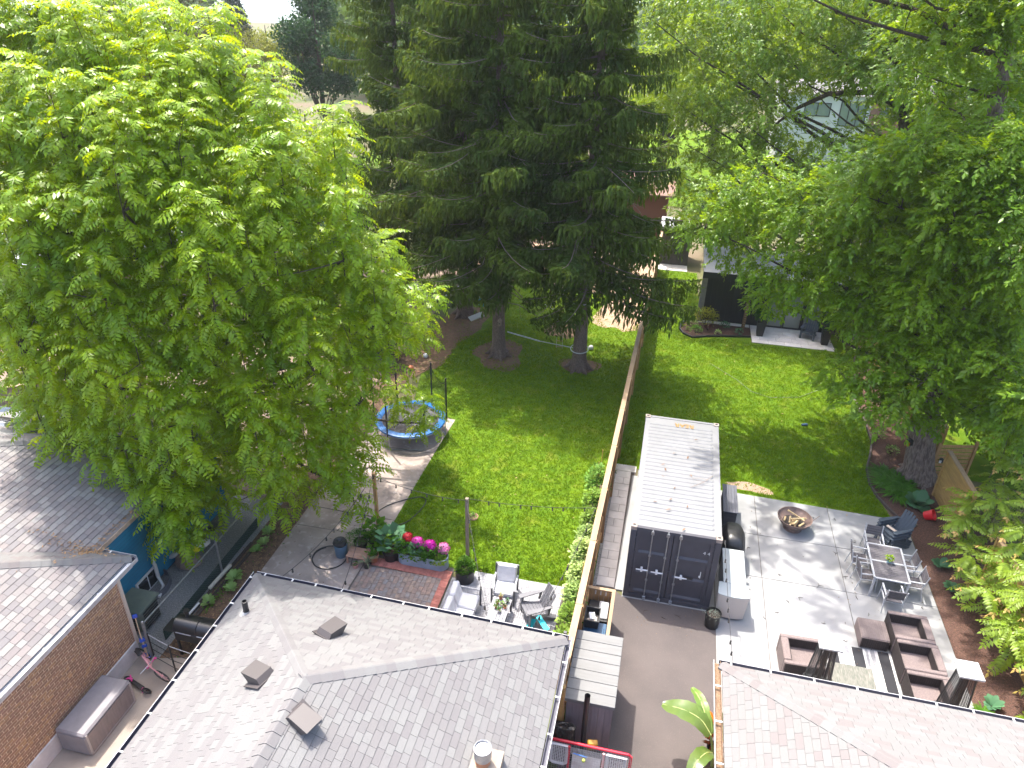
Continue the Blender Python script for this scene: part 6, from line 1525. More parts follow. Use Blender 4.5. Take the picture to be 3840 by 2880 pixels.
mb = MB(); mb.box((-.60, -2.25, z0 + .22), (.06, .16, .06), Euler((.2, .4, .1)).to_matrix()); mb.box((-.77, -2.28, z0 + .2), (.09, .09, .09), Euler((.5, .1, .8)).to_matrix()); mb.build('wrapper', mat('kraft', (.55, .45, .36), .9), t)
t = thing('rubbish_bag', 'full black rubbish bag slumped between the shed and the house gutter', 'rubbish bag', (-.92, -5.45, 0))
mb = MB(); secs = []; q = random.Random(8)
for z, sx, sy in ((.0, .24, .20), (.2, .29, .24), (.65, .29, .22), (1.0, .27, .17), (1.12, .28, .10)):
    secs.append([Vector((-.92 + sx * (abs(math.cos(a)) ** .7) * (1 if math.cos(a) > 0 else -1) * q.uniform(.92, 1.06), -5.42 + sy * (abs(math.sin(a)) ** .7) * (1 if math.sin(a) > 0 else -1) * q.uniform(.9, 1.08), z + q.uniform(-.02, .03))) for a in [2 * math.pi * k / 20 for k in range(20)]])
mb.loft(secs); mb.build('bag', mat('bag_black', (.010, .010, .011), .22, 0, spec=.7, col2=(.014, .014, .015), bump=(7, 1.0, .06)), t, smooth=True)
t = thing('standing_pipe', 'tall black pipe standing in front of the grey shed', 'pipe', (-.45, -5.38, 0))
mb = MB(); mb.tube([(-.45, -5.38, 0), (-.45, -5.38, 2.2)], .062, 18, cap=False); mb.tube([(-.45, -5.38, 2.2), (-.45, -5.38, .3)], .054, 18, cap=False); mb.build('pipe', mat('pipe_black', (.025, .022, .024), .35), t, smooth=True)
# hockey goal
M_red = mat('goal_red', (.50, .012, .035), .35)
M_net = mat('net_white', (.62, .62, .62), .8)
t = thing('hockey_goal', 'red framed street hockey goal with white target nets at the bottom edge', 'hockey goal', (-.27, -6.1, 0))
gy = -5.86; xl, xr, zt = -1.19, .63, 1.2
mb = MB(); mb.tube([(xl, gy, 0), (xl, gy, zt - .06), (xl + .06, gy, zt), (xr - .06, gy, zt), (xr, gy, zt - .06), (xr, gy, 0)], .032, 8); mb.build('goal_frame', M_red, t, smooth=True)
mb = MB()
for x in (xl, xr): mb.tube([(x, gy, .03), (x, gy - .85, .03)], .025, 6)
mb.tube([(xl, gy - .85, .03), (xr, gy - .85, .03)], .025, 6); mb.build('base_bar', M_red, t)
for x, m in ((-.70, M_red), (.05, mat('goal_pale', (.72, .42, .42), .5))): mb = MB(); mb.tube([(x, gy - .06, zt - .05), (x, gy - .10, .02)], .028, 8); mb.build('target_bar', m, t)
def grid(name, P, Q, S, T_, nu, nv, w, m, par):
    """net between four corners (P->Q along u, P->S along v)"""
    V = []; F = []; P, Q, S, T_ = map(Vector, (P, Q, S, T_))
    def pt(u, v): return (P * (1 - u) + Q * u) * (1 - v) + (S * (1 - u) + T_ * u) * v
    nn = (Q - P).cross(S - P).normalized()
    def strip(a, b):
        d = (b - a).normalized(); e = d.cross(nn).normalized() * w; k = len(V); V.extend([tuple(a - e), tuple(a + e), tuple(b + e), tuple(b - e)]); F.extend([(k, k + 1, k + 2), (k, k + 2, k + 3)])
    for i in range(nu + 1): strip(pt(i / nu, 0), pt(i / nu, 1))
    for j in range(nv + 1): strip(pt(0, j / nv), pt(1, j / nv))
    o = rawmesh(name, np.array(V), np.array(F), m, par); o['kind'] = 'stuff'; return o
M_thin = mat('net_grey', (.42, .42, .42), .8)
grid('goal_net', (xl, gy, zt), (xr, gy, zt), (xl, gy - .85, .05), (xr, gy - .85, .05), 34, 30, .0014, M_thin, t)
grid('goal_net', (xl, gy, zt), (xl, gy - .85, .03), (xl, gy, .03), (xl, gy - .84, .03), 18, 26, .0016, M_thin, t)
grid('goal_net', (xr, gy, zt), (xr, gy - .85, .03), (xr, gy, .03), (xr, gy - .84, .03), 18, 26, .0016, M_thin, t)
for x0, x1 in ((-1.10, -.74), (.12, .53)):
    mb = MB(); y1 = gy - .05; pts = [(x0, y1, 1.12), (x1, y1, 1.12), (x1, y1 - .05, .62), (x1 - .06, y1 - .05, .56), (x0 + .06, y1 - .05, .56), (x0, y1 - .05, .62), (x0, y1, 1.12)]
    mb.tube(pts, .034, 6); mb.build('target_frame', M_white, t); grid('target_net', (x0, y1, 1.12), (x1, y1, 1.12), (x0, y1 - .05, .6), (x1, y1 - .05, .6), 9, 12, .008, M_net, t)
mb = MB(); mb.add([(-.62, gy - .09, .98), (0, gy - .09, .98), (0, gy - .14, .4), (-.62, gy - .14, .4)], [(0, 1, 2, 3)]); mb.build('target_sheet', mat('sheet_white', (.70, .70, .68), .7, 0, (.55, .52, .50), 5), t)
grid('target_net', (-.66, gy - .08, 1.15), (.03, gy - .08, 1.15), (-.66, gy - .085, .95), (.03, gy - .085, .95), 26, 8, .003, M_net, t)
mb = MB(); mb.tube([(-.6, gy - .13, 1.04), (-.3, gy - .13, 1.0)], .012, 6); tag(mb.build('hockey_stick', mat('stick_blue', (.08, .2, .5), .5)), 'blue stick lying across the top of the hockey goal', 'stick')
mb = MB(); mb.lathe([(.001, .0), (.035, .02), (.045, .05), (.035, .08), (.001, .1)], (-.36, gy - .17, .88), 10); tag(mb.build('green_ball', mat('ball_green', (.45, .55, .12), .6)), 'yellow green ball on the white sheet of the hockey goal', 'ball')
mb = MB(); mb.box((-.22, -5.68, 1.02), (.22, .14, .20), Euler((0, 0, .2)).to_matrix(), ch=.02); tag(mb.build('yellow_caddy', M_yell), 'yellow plastic caddy behind the top bar of the hockey goal', 'caddy')
for i, (x, y) in enumerate(((-.55, -5.55),)): pass
# banana plant
t = thing('banana_plant', 'banana plant with huge pale green leaves in a black pot by the right bungalow', 'plant', (2.46, -5.15, .01))
pot([(.20, 0), (.25, .46), (.235, .46), (.225, .4)], (2.46, -5.15, .01)).build('pot', M_blackplastic, t, smooth=True)
mb = MB(); mb.lathe([(.001, .41), (.226, .42)], (2.46, -5.15, .01), 16); mb.build('soil', M_soil, t)
LBN = leafmat('banana_leaf', (.13, .19, .07), (.09, .155, .045), (.2, .30, .05), .30, rough=.2, spec=1.0, nscale=3)
def bigleaf(pts, wid, par, m, name='leaf', n=14, fold=.25):
    """broad leaf along a path, with a raised pale midrib"""
    pts = [Vector(p) for p in pts]; P = []
    for k in range(n + 1):
        u = k / n * (len(pts) - 1); i = min(int(u), len(pts) - 2); f = u - i
        p0, p1, p2_, p3_ = pts[max(0, i - 1)], pts[i], pts[i + 1], pts[min(len(pts) - 1, i + 2)]
        P.append(0.5 * ((2 * p1) + (p2_ - p0) * f + (2 * p0 - 5 * p1 + 4 * p2_ - p3_) * f * f + (3 * p1 - p0 - 3 * p2_ + p3_) * f ** 3))
    mb = MB(); vs_ = []
    for k, p in enumerate(P):
        d = (P[min(k + 1, n)] - P[max(k - 1, 0)]).normalized(); s = d.cross(Vector((0, 0, 1))); s = s.normalized() if s.length > .05 else Vector((1, 0, 0)); up = s.cross(d)
        u = k / n; w = wid * (math.sin(math.pi * min(1, u * .93 + .05)) ** .55) * (1 + .05 * math.sin(k * 2.3))
        for q in (-1, -.5, 0, .5, 1): vs_.append(p + s * w * q + up * (abs(q) * w * fold + .01 * math.sin(k * 1.7 + q * 3)))
    mb.add(vs_, [(5 * k + j, 5 * k + j + 1, 5 * k + j + 6, 5 * k + j + 5) for k in range(n) for j in range(4)])
    o = mb.build(name, m, par, smooth=True); b = MB(); b.tube(P, [.014 * (1 - .7 * k / n) for k in range(n + 1)], 5); b.build('midrib', mat('midrib', (.45, .5, .18), .5), o); return o
bs = Vector((2.44, -5.15, .42))
bigleaf([(2.30, -4.95, 1.20), (2.05, -4.78, 1.42), (1.65, -4.66, 1.48), (1.20, -4.52, 1.34)], .28, t, LBN, fold=.08)
bigleaf([(2.28, -4.90, 1.22), (2.14, -4.6, 1.42), (2.0, -4.25, 1.48), (1.85, -3.95, 1.40)], .13, t, LBN, fold=.2)
bigleaf([(2.36, -5.2, .95), (2.2, -5.4, 1.18), (2.0, -5.7, 1.25), (1.85, -6.0, 1.12)], .19, t, LBN, fold=.12)
bigleaf([(2.48, -5.1, .9), (2.52, -4.9, 1.4), (2.50, -4.7, 1.75)], .07, t, LBN)
mb = MB()
for q in ((2.30, -4.95, 1.20), (2.28, -4.90, 1.22), (2.36, -5.2, .95), (2.48, -5.1, .92)): mb.tube([bs, (bs + Vector(q)) / 2 + Vector((.02, .02, .05)), q], [.04, .03, .016], 7)
mb.build('stalk', mat('stalk_green', (.22, .26, .08), .5), t)
t = thing('croton', 'orange and red leaved croton beside the banana plant under the gutter', 'plant', (2.55, -4.62, .01))
pot([(.15, 0), (.19, .36), (.175, .36), (.17, .3)], (2.52, -4.62, .01)).build('pot', M_blackplastic, t, smooth=True)
leafy('foliage', ball((2.50, -4.60, .95), .24, .26), 130, .20, leafmat('croton_orange', (.55, .10, .012), (.62, .24, .02), (.6, .2, .02), .25, nscale=7), t, 71, wide=.32)
leafy('foliage', ball((2.52, -4.66, .65), .22, .28), 90, .18, leafmat('croton_red', (.16, .02, .02), (.10, .06, .015), (.25, .06, .02), .2, nscale=7), t, 72, wide=.32)
mb = MB(); mb.tube([(2.52, -4.62, .3), (2.5, -4.6, .85)], .02, 6); mb.build('stem', M_barkdark, t)

# beds on the right
rosette('hosta', 'large blue green hosta at the foot of the cedar fence panel', (9.53, 6.70, .02), 34, .44, LB, wide=.85, tilt=(.1, .9), seed=31, h=.2)
rosette('hosta', 'small blue hosta under the sapling leaves beside the dining chairs', (9.45, 3.6, .02), 14, .28, LB, wide=.75, seed=32)
rosette('hosta', 'single blue hosta between the sapling and the patio edge', (9.55, 2.65, .02), 10, .26, LB, wide=.75, seed=33)
rosette('hosta', 'pale edged hosta behind the shaded patio heater', (9.35, -1.55, .02), 14, .22, LB, wide=.7, seed=34)
def tuft(name, label, c, n, L, m, cat, seed, wdt=.022, grp=None):
    t = thing(name, label, cat, c, 0, grp); g = np.random.default_rng(seed); V = []; F = []
    for i in range(n):
        a = g.uniform(0, 6.28); d = np.array([math.cos(a), math.sin(a), 0]); s = np.array([-d[1], d[0], 0]); l = L * g.uniform(.6, 1.15); b = np.array(c) + d * g.uniform(0, .12) + np.array([0, 0, .0]); e = g.uniform(.45, .9); k = len(V)
        for u in (0, .3, .6, .85, 1): 
            p = b + d * l * u * math.cos(e) * 1.0 + np.array([0, 0, l * (math.sin(e) * u - .75 * u ** 2.2 * e)]); w = wdt * (1 - u ** 3)
            V += [p - s * w, p + s * w]
        for q in range(4): F += [(k + 2 * q, k + 2 * q + 1, k + 2 * q + 3), (k + 2 * q, k + 2 * q + 3, k + 2 * q + 2)]
    rawmesh('blades', np.array(V), np.array(F), m, t)['kind'] = 'stuff'; return t
LDG = leafmat('daylily_leaf', (.065, .165, .025), (.042, .12, .02), (.14, .30, .03), .35)
gd = 'daylilies round the elm'
for i, (x, y, L, lab) in enumerate(((8.72, 8.35, .75, 'daylily clump at the lawn edge furthest up the bed beside the elm'), (9.05, 8.0, .85, 'daylily clump against the elm trunk'), (8.72, 7.72, .8, 'daylily clump drooping over the black edging'), (9.2, 7.45, .85, 'daylily clump in front of the elm trunk'), (8.95, 7.1, .8, 'daylily clump beside the blue green hosta'))):
    tuft('daylily', lab, (x, y, .02), 120, L, LDG, 'daylily', 50 + i, grp=gd)
tuft('ornamental_grass', 'small lime green grass tuft in the mulch near the shaded heater', (10.1, -1.9, .02), 60, .3, LY, 'grass tuft', 61)
tuft('ornamental_grass', 'bright green low tuft against the shaded heater', (9.05, -1.9, .02), 90, .35, LG, 'grass tuft', 62)
tuft('ornamental_grass', 'dark green strappy tuft at the patio corner by the gutter', (9.1, -3.1, .02), 90, .45, LDG, 'grass tuft', 63)
tuft('ornamental_grass', 'dark green clump in the mulch at the bottom right roof edge', (10.0, -3.2, .02), 90, .4, LDG, 'grass tuft', 64)
def shrub(name, label, c, r, rz, n, size, m, cat='shrub', seed=1, grp=None, stem=True, wide=.55):
    t = thing(name, label, cat, c, 0, grp); leafy('foliage', ball((c[0], c[1], c[2] + rz * .75), r, rz), n, size, m, t, seed, wide=wide)
    if stem:
        mb = MB()
        for k in range(4): a = k * 1.57; mb.tube([(c[0], c[1], c[2]), (c[0] + math.cos(a) * r * .5, c[1] + math.sin(a) * r * .5, c[2] + rz * .9)], [.015, .006], 5)
        mb.build('stem', M_barkdark, t)
    return t
shrub('shrub', 'yellow green feathery shrub at the corner of the dark studio', (2.35, 20.0, .02), .62, .62, 700, .11, leafmat('acer_lime', (.20, .20, .03), (.13, .15, .03), (.3, .32, .04), .35), seed=201)
shrub('shrub', 'small pale variegated plant at the left point of the studio bed', (1.75, 19.95, .02), .28, .2, 150, .09, LV, seed=202)
shrub('shrub', 'bright green mound at the front of the studio bed', (1.9, 19.1, .02), .32, .22, 260, .08, LG, seed=203)
shrub('shrub', 'lime green little plant at the studio bed edging', (1.5, 19.35, .02), .12, .1, 50, .06, LY, seed=204)
shrub('shrub', 'small white flecked plant in the middle of the studio bed', (3.0, 19.2, .02), .16, .14, 80, .07, LV, seed=205)
shrub('shrub', 'blue green plant behind the middle of the studio bed', (3.35, 20.15, .02), .25, .16, 80, .12, LB, seed=206)
shrub('shrub', 'blue green plant beside the wooden totem', (4.05, 19.6, .02), .2, .14, 70, .11, LB, seed=207)
shrub('shrub', 'dark plum coloured plant in the studio bed', (2.5, 19.6, .02), .2, .14, 70, .09, leafmat('plum_leaf', (.06, .015, .02), (.04, .012, .015), (.1, .02, .03), .2), seed=208)
shrub('shrub', 'cream flowered plant by the mulch edge beyond the elm', (9.0, 10.9, .02), .28, .24, 140, .09, LV, seed=209)
shrub('shrub', 'white flecked low plant next to the elm trunk', (9.3, 9.9, .02), .25, .2, 120, .08, LV, seed=210)
shrub('shrub', 'reddish japanese maple bush beside the studio terrace', (9.0, 18.6, .02), .95, 1.25, 900, .11, leafmat('maple_red', (.06, .05, .02), (.045, .06, .02), (.12, .08, .02), .3), seed=211)
t = thing('wooden_totem', 'narrow brown wooden totem board with a pointed top leaning by the studio', 'totem', (4.25, 20.15, .02))
mb = MB(); mb.loft([[(4.16, 20.1, .02), (4.33, 20.1, .02), (4.33, 20.16, .02), (4.16, 20.16, .02)], [(4.22, 20.35, 1.75), (4.40, 20.35, 1.75), (4.40, 20.41, 1.75), (4.22, 20.41, 1.75)], [(4.25, 20.38, 1.92), (4.29, 20.38, 1.95), (4.29, 20.43, 1.95), (4.25, 20.43, 1.92)]]); mb.build('board', mat('totem_wood', (.16, .10, .055), .85, 0, (.10, .06, .035), 8, 5, stretch=(1, 1, 3)), t)
for k in range(12): mb = MB(); z = .25 + k * .12; mb.box((4.18 + .06 * z / 1.75 + .085, 20.098 + .25 * z / 1.75 - .004, z), (.10, .01, .07), Euler((R(8), 0, 0)).to_matrix()); mb.build('carved_band', mat('totem_band', (.24, .16, .09), .85), t)
for (x, y, lab) in ((5.05, 19.65, 'tall tapered black planter with fern at the left of the studio doors'), (8.12, 19.42, 'tall tapered black planter with bushy plant right of the adirondack chair')):
    t = thing('tall_planter', lab, 'planter', (x, y, .03)); q = .15; p = .22
    mb = MB(); mb.loft([[(x - q, y - q, .03), (x + q, y - q, .03), (x + q, y + q, .03), (x - q, y + q, .03)], [(x - p, y - p, .82), (x + p, y - p, .82), (x + p, y + p, .82), (x - p, y + p, .82)]]); mb.build('planter_body', M_blackplastic, t)
    leafy('foliage', ball((x, y, 1.1), .40, .38), 300, .22, LD, t, int(x * 10), wide=.3, droop=.2)
t = thing('plastic_scoop', 'bright red plastic bucket lying in the mulch by the cedar fence panel', 'bucket', (9.85, 5.95, .02))
mb = MB(); A = Vector((9.72, 6.05, .16)); d = Vector((.75, -.35, .55)).normalized(); u = d.orthogonal().normalized(); v = d.cross(u)
secs = [[A + d * l + (u * math.cos(a) + v * math.sin(a)) * r for a in [2 * math.pi * k / 16 for k in range(16)]] for l, r in ((-.16, .14), (.14, .19), (.14, .175), (-.12, .125))]
mb.loft(secs); mb.build('shell', mat('red_plastic', (.60, .012, .02), .35), t, smooth=True)
rock((9.05, 5.55, .0), (.20, .13, .12), 9, mat('field_stone', (.15, .12, .10), .9, 0, (.1, .08, .07), 6), 'rock', 'small brown stone at the patio corner by the stacked blue chairs')
mb = MB(); mb.box((9.25, 8.35, 1.55), (.20, .18, .26), Euler((0, 0, .2)).to_matrix(), ch=.03); t = thing('lantern', 'small black lamp with a yellow lens fixed on the elm trunk', 'lantern', (9.2, 8.2, 1.5)); mb.build('case', M_blackplastic, t)
mb = MB(); mb.box((9.16, 8.23, 1.50), (.13, .06, .14), Euler((0, 0, .4)).to_matrix(), ch=.015); mb.build('lens', M_yell, t)
t = thing('solar_lamp', 'small black and white solar lamp at the end of the cedar fence panel', 'lamp', (10.1, 7.55, 1.4)); mb = MB(); mb.box((10.12, 7.62, 1.4), (.12, .10, .18), None, ch=.02); mb.build('case', M_blackplastic, t); mb = MB(); mb.box((10.08, 7.555, 1.38), (.07, .02, .10)); mb.build('lens', M_white, t)
# twigs fallen on the patio
g = np.random.default_rng(17); mb = MB()
for x, y in ((4.55, 2.0), (6.9, .95), (6.2, .45), (5.7, 1.75), (6.5, 2.4), (6.4, 3.4), (7.0, .7), (8.2, .75), (8.4, .65), (8.0, .85), (5.1, 1.1), (4.35, .4), (3.6, 1.1), (4.0, .1), (5.6, .3), (6.1, -.2), (4.7, .9), (8.5, 1.6), (7.0, 4.2), (5.9, 5.1), (6.6, 5.2), (3.7, 3.0), (6.7, 1.6), (6.85, 3.0), (1.2, -.6), (.7, -.5), (1.6, -.45)):
    a = g.uniform(0, 6.28); l = g.uniform(.08, .24); d = np.array([math.cos(a), math.sin(a)]); e = np.array([-d[1], d[0]])
    P0 = np.array([x, y]) - d * l / 2; P1 = np.array([x, y]) + e * g.normal() * .04; P2 = np.array([x, y]) + d * l / 2
    mb.tube([(P0[0], P0[1], .03), (P1[0], P1[1], .045), (P2[0], P2[1], .03)], [.005, .008, .004], 4)
    if g.uniform() < .5: mb.tube([(P1[0], P1[1], .045), (P1[0] + e[0] * .1 + d[0] * .05, P1[1] + e[1] * .1 + d[1] * .05, .03)], [.005, .003], 4)
o = mb.build('twigs', M_barkdark); o['kind'] = 'stuff'; o['label'] = 'dark twigs fallen on the pale concrete patio'
litter('leaf_specks', [(7.5, 1.3, .022, 1.6, 1.6), (6.3, -.9, .034, .9, .8), (4, 3, .022, 2.2, 3), (1.4, -.6, .008, 1.4, .6)], 26, MATS['leaf_speck'], .022, 33, 'small dark leaf bits on the patio and rug')

# things under the spruces
t = thing('slackline', 'pale webbing slackline slung low between the two front spruce trunks', 'slackline', (-5, 14, 0))
mb = MB(); mb.bar((-6.75, 14.1, 1.25), (-5.2, 14.0, 1.02), .02, .055); mb.bar((-5.2, 14.0, 1.02), (-3.6, 13.75, 1.0), .012, .03); mb.build('webbing', mat('strap_grey', (.48, .48, .5), .7), t)
for x, y, z, r in ((-3.32, 13.75, 1.0, .40), (-3.42, 13.78, 3.3, .37)): mb = MB(); mb.tube([(x + r * math.cos(a), y + r * math.sin(a), z + .05 * math.sin(a)) for a in [2 * math.pi * k / 24 for k in range(25)]], .022, 5, cap=False); mb.build('strap', MATS['strap_grey'], t)
t = thing('rope_ladder', 'rope ladder with pale wooden rungs hanging beside the right front spruce', 'rope ladder', (-4.35, 14.6, .4))
for z in (.55, .85, 1.15, 1.5, 1.85, 2.3): mb = MB(); mb.tube([(-4.52, 14.6, z), (-4.2, 14.5, z + .06)], .022, 6); mb.build('rung', M_cap, t)
for x in (-4.5, -4.22): mb = MB(); mb.tube([(x, 14.58, .5), (x, 14.58, 4.6)], .009, 4); mb.build('rope', MATS['strap_grey'], t)
t = thing('swing_rings', 'pair of white gymnastic rings hanging on ropes behind the spruces', 'rings', (-5.2, 16, 1.5))
for x in (-5.35, -5.0): mb = MB(); mb.tube([(x + .1 * math.cos(a), 16.0, 1.9 + .1 * math.sin(a)) for a in [2 * math.pi * k / 16 for k in range(17)]], .018, 5, cap=False); mb.build('ring', M_white, t); mb = MB(); mb.tube([(x, 16, 2.0), (x, 16, 6.0)], .008, 4); mb.build('rope', M_blackplastic, t)
t = thing('bird_house', 'small brown bird house nailed to the middle spruce trunk', 'bird house', (-6.98, 13.62, 1.85))
mb = MB(); mb.bx(-7.07, -6.93, 13.55, 13.68, 1.75, 1.98); mb.build('box', M_oldwood, t); mb = MB(); mb.loft([[(-7.1, 13.5, 1.98), (-6.9, 13.5, 1.98), (-6.9, 13.7, 1.98), (-7.1, 13.7, 1.98)], [(-7.01, 13.5, 2.1), (-6.99, 13.5, 2.1), (-6.99, 13.7, 2.1), (-7.01, 13.7, 2.1)]]); mb.build('roof', M_oldwood, t); mb = MB(); mb.lathe([(.02, 0), (.02, .01)], (0, 0, 0), 8); mb = MB(); mb.box((-7.0, 13.545, 1.87), (.05, .01, .05)); mb.build('hole', M_blackplastic, t)
t = thing('teal_swing', 'teal plastic toddler swing hanging by the left spruce', 'swing', (-8.8, 17.2, 1.0))
mb = MB(); mb.lathe([(.08, 0), (.22, .05), (.25, .32), (.22, .32), (.18, .1)], (-8.75, 17.3, 1.0), 14, cap=False); mb.build('seat', mat('teal_plastic', (.0, .30, .40), .4), t, smooth=True)
mb = MB()
for a in (-.2, .2): mb.tube([(-8.75 + a, 17.3, 1.3), (-8.75 + a * .3, 17.3, 5.5)], .012, 4)
mb.build('rope', MATS['strap_grey'], t)
mb = MB(); mb.box((-9.0, 16.9, .55), (.75, .35, .05), Euler((R(12), R(-12), R(40))).to_matrix()); tag(mb.build('white_board', M_white), 'white board propped at the foot of the left spruce', 'board')
t = thing('hammock', 'grey cloth hammock strung between the left spruce and the fence', 'hammock', (-10.6, 17.6, 1)); mb = MB(); mb.loft([[(-9.9, 18.0, 1.9), (-9.9, 17.9, 1.9), (-9.9, 17.8, 1.9)], [(-10.9, 17.5, 1.2), (-10.9, 17.2, 1.0), (-10.9, 16.9, 1.2)], [(-11.6, 16.6, 1.6), (-11.6, 16.5, 1.6), (-11.6, 16.4, 1.6)]], cap=False); mb.build('cloth', MATS['strap_grey'], t)
for (x, y, m, lab) in ((-10.35, 12.9, M_white, 'white and pink ball at the edge of the bed beyond the trampoline'), (-10.6, 11.6, mat('ball_orange', (.6, .2, .1), .5), 'orange toy ball in the bed behind the trampoline'), (-3.0, 15.8, M_white, 'small white ball on the lawn right of the rope ladder')):
    mb = MB(); mb.lathe([(.12 * math.sin(math.pi * k / 8) + .001, .12 - .12 * math.cos(math.pi * k / 8)) for k in range(9)], (x, y, 0), 14); tag(mb.build('toy_ball', m, smooth=True), lab, 'ball')
t = thing('garden_urn', 'pale stone urn standing on bare earth behind the right front spruce', 'urn', (-2.5, 27.5, 0)); mb = MB(); mb.lathe([(.2, 0), (.22, .05), (.12, .15), (.3, .6), (.36, .9), (.3, .95), (.25, .8)], (-2.5, 27.5, 0), 18, cap=False); mb.build('body', mat('urn_stone', (.52, .46, .40), .8), t, smooth=True)
t = thing('sprinkler', 'tiny dark sprinkler head on the right lawn', 'sprinkler', (6.3, 11.2, 0)); mb = MB(); mb.box((6.3, 11.2, .05), (.25, .12, .09), Euler((0, 0, .4)).to_matrix(), ch=.02); mb.build('body', mat('spr_blue', (.02, .05, .10), .5), t)
mb = MB(); mb.tube([(2.6 + .9 * k + .25 * math.sin(k * 1.7), 15.8 - 2.6 * math.sin(math.pi * k / 6), .02) for k in range(7)], .012, 4); tag(mb.build('lawn_hose', mat('hose_grey', (.20, .24, .16), .6)), 'thin pale hose lying in a loop on the right lawn', 'hose')
litter('lawn_leaves', [(-4.8, 3.2, .03, 4, 3), (-4.5, 8, .03, 4, 4), (5, 9, .03, 4, 4), (3.8, 15.5, .03, 4, 4)], 30, mat('lawn_leaf', (.35, .24, .12), .9, .3), .04, 44, 'scattered dry leaves on the lawns')
WALNUT_FRONT = '-157,-6,125 -117,-12,97 -108,-8,57 -134,-22,75 -140,-23,34 -109,-28,63 -91,4,109 -100,-12,26 -98,3,119 -78,0,71 -78,4,103 -102,-8,108 -151,6,130 -90,5,81 -160,-17,34 -86,0,47 -141,25,141 -131,-16,96 -136,-24,91 -166,-23,66 -102,-13,72 -98,-26,94 -113,9,129 -121,-10,110 -117,-11,24 -77,-1,57 -115,-1,113 -151,-8,133 -119,-21,74 -141,2,135 -122,-9,128 -153,-20,105 -125,-36,75 -118,-31,65 -87,10,87 -121,-22,40 -96,2,85 -96,-22,59 -156,-28,91 -123,-26,68 -116,-10,124 -108,-22,77 -145,-29,80 -137,-20,106 -89,5,99 -123,-17,104 -135,-10,123 -92,-18,101 -159,-24,49 -120,-18,80 -129,-12,117 -101,-21,109 -73,15,89 -141,12,138 -86,12,108 -185,30,141 -83,-14,81 -136,-29,100 -114,-2,130 -110,-1,123 -126,-12,90 -155,-28,64 -96,-2,47 -99,11,130 -128,17,145 -162,-18,96 -163,-8,127 -149,-18,121 -82,-14,73 -155,-22,111 -87,25,112 -136,-20,27 -97,-8,80 -108,15,123 -151,-7,121 -68,8,80 -142,-21,52 -130,10,134 -104,-11,81 -179,10,137 -155,-11,110 -84,17,24 -94,-7,64 -119,-23,25 -71,1,87 -145,-11,114 -185,21,142 -116,18,135 -140,-8,108 -149,-18,80 -158,18,144 -89,-12,107 -99,2,23 -98,-13,39 -83,10,76 -124,-23,89 -143,-30,91 -119,-17,124 -143,-24,72 -116,-9,40 -150,-23,56 -121,-12,61 -117,-25,114 -142,-24,108 -102,-18,42 -84,13,122 -109,-23,89 -88,-3,57 -164,-16,20 -166,-24,77 -145,19,145 -95,-10,74 -116,-17,119 -90,-9,44 -93,-20,53 -130,-12,130 -128,-25,84 -147,1,139 -125,-27,27 -123,-30,95 -93,-8,114 -109,-15,111 -135,3,132 -78,7,60 -159,-16,120 -90,-9,82 -138,-13,98 -119,-27,52 -113,10,116 -142,-29,67 -96,-8,92 -88,9,58 -111,-13,52 -123,-25,108 -121,8,140 -139,1,142 -142,-32,75 -100,-23,102 -70,6,72 -132,-27,50 -175,-14,29 -95,20,113 -178,6,130 -87,-2,34 -151,-22,117 -135,-17,127 -116,7,135 -110,-13,65 -95,4,125 -132,-9,20 -105,2,100 -148,-33,81 -129,-24,39 -94,6,91 -109,-19,94 -118,-30,82 -140,-28,48 -137,-31,105 -169,15,137 -103,-12,94 -143,-31,97 -96,-11,58 -78,6,88 -187,26,149 -132,-16,118 -152,-29,87 -90,-11,101 -110,16,130 -169,43,147 -71,33,64 -77,11,74 -115,16,140 -109,-30,57 -112,-18,106 -105,-1,113 -165,17,145 -110,-19,81 -90,16,29 -153,-1,128 -109,-13,122 -121,-2,128 -131,-30,83 -136,-26,104 -103,-7,86 -123,-10,29 -154,-19,31 -89,-5,117 -78,0,98 -117,-7,114 -144,65,139 -143,63,135 -85,47,27 -76,47,22 -85,60,49 -123,-27,21 -124,-29,27 -83,2,22 -88,4,26'
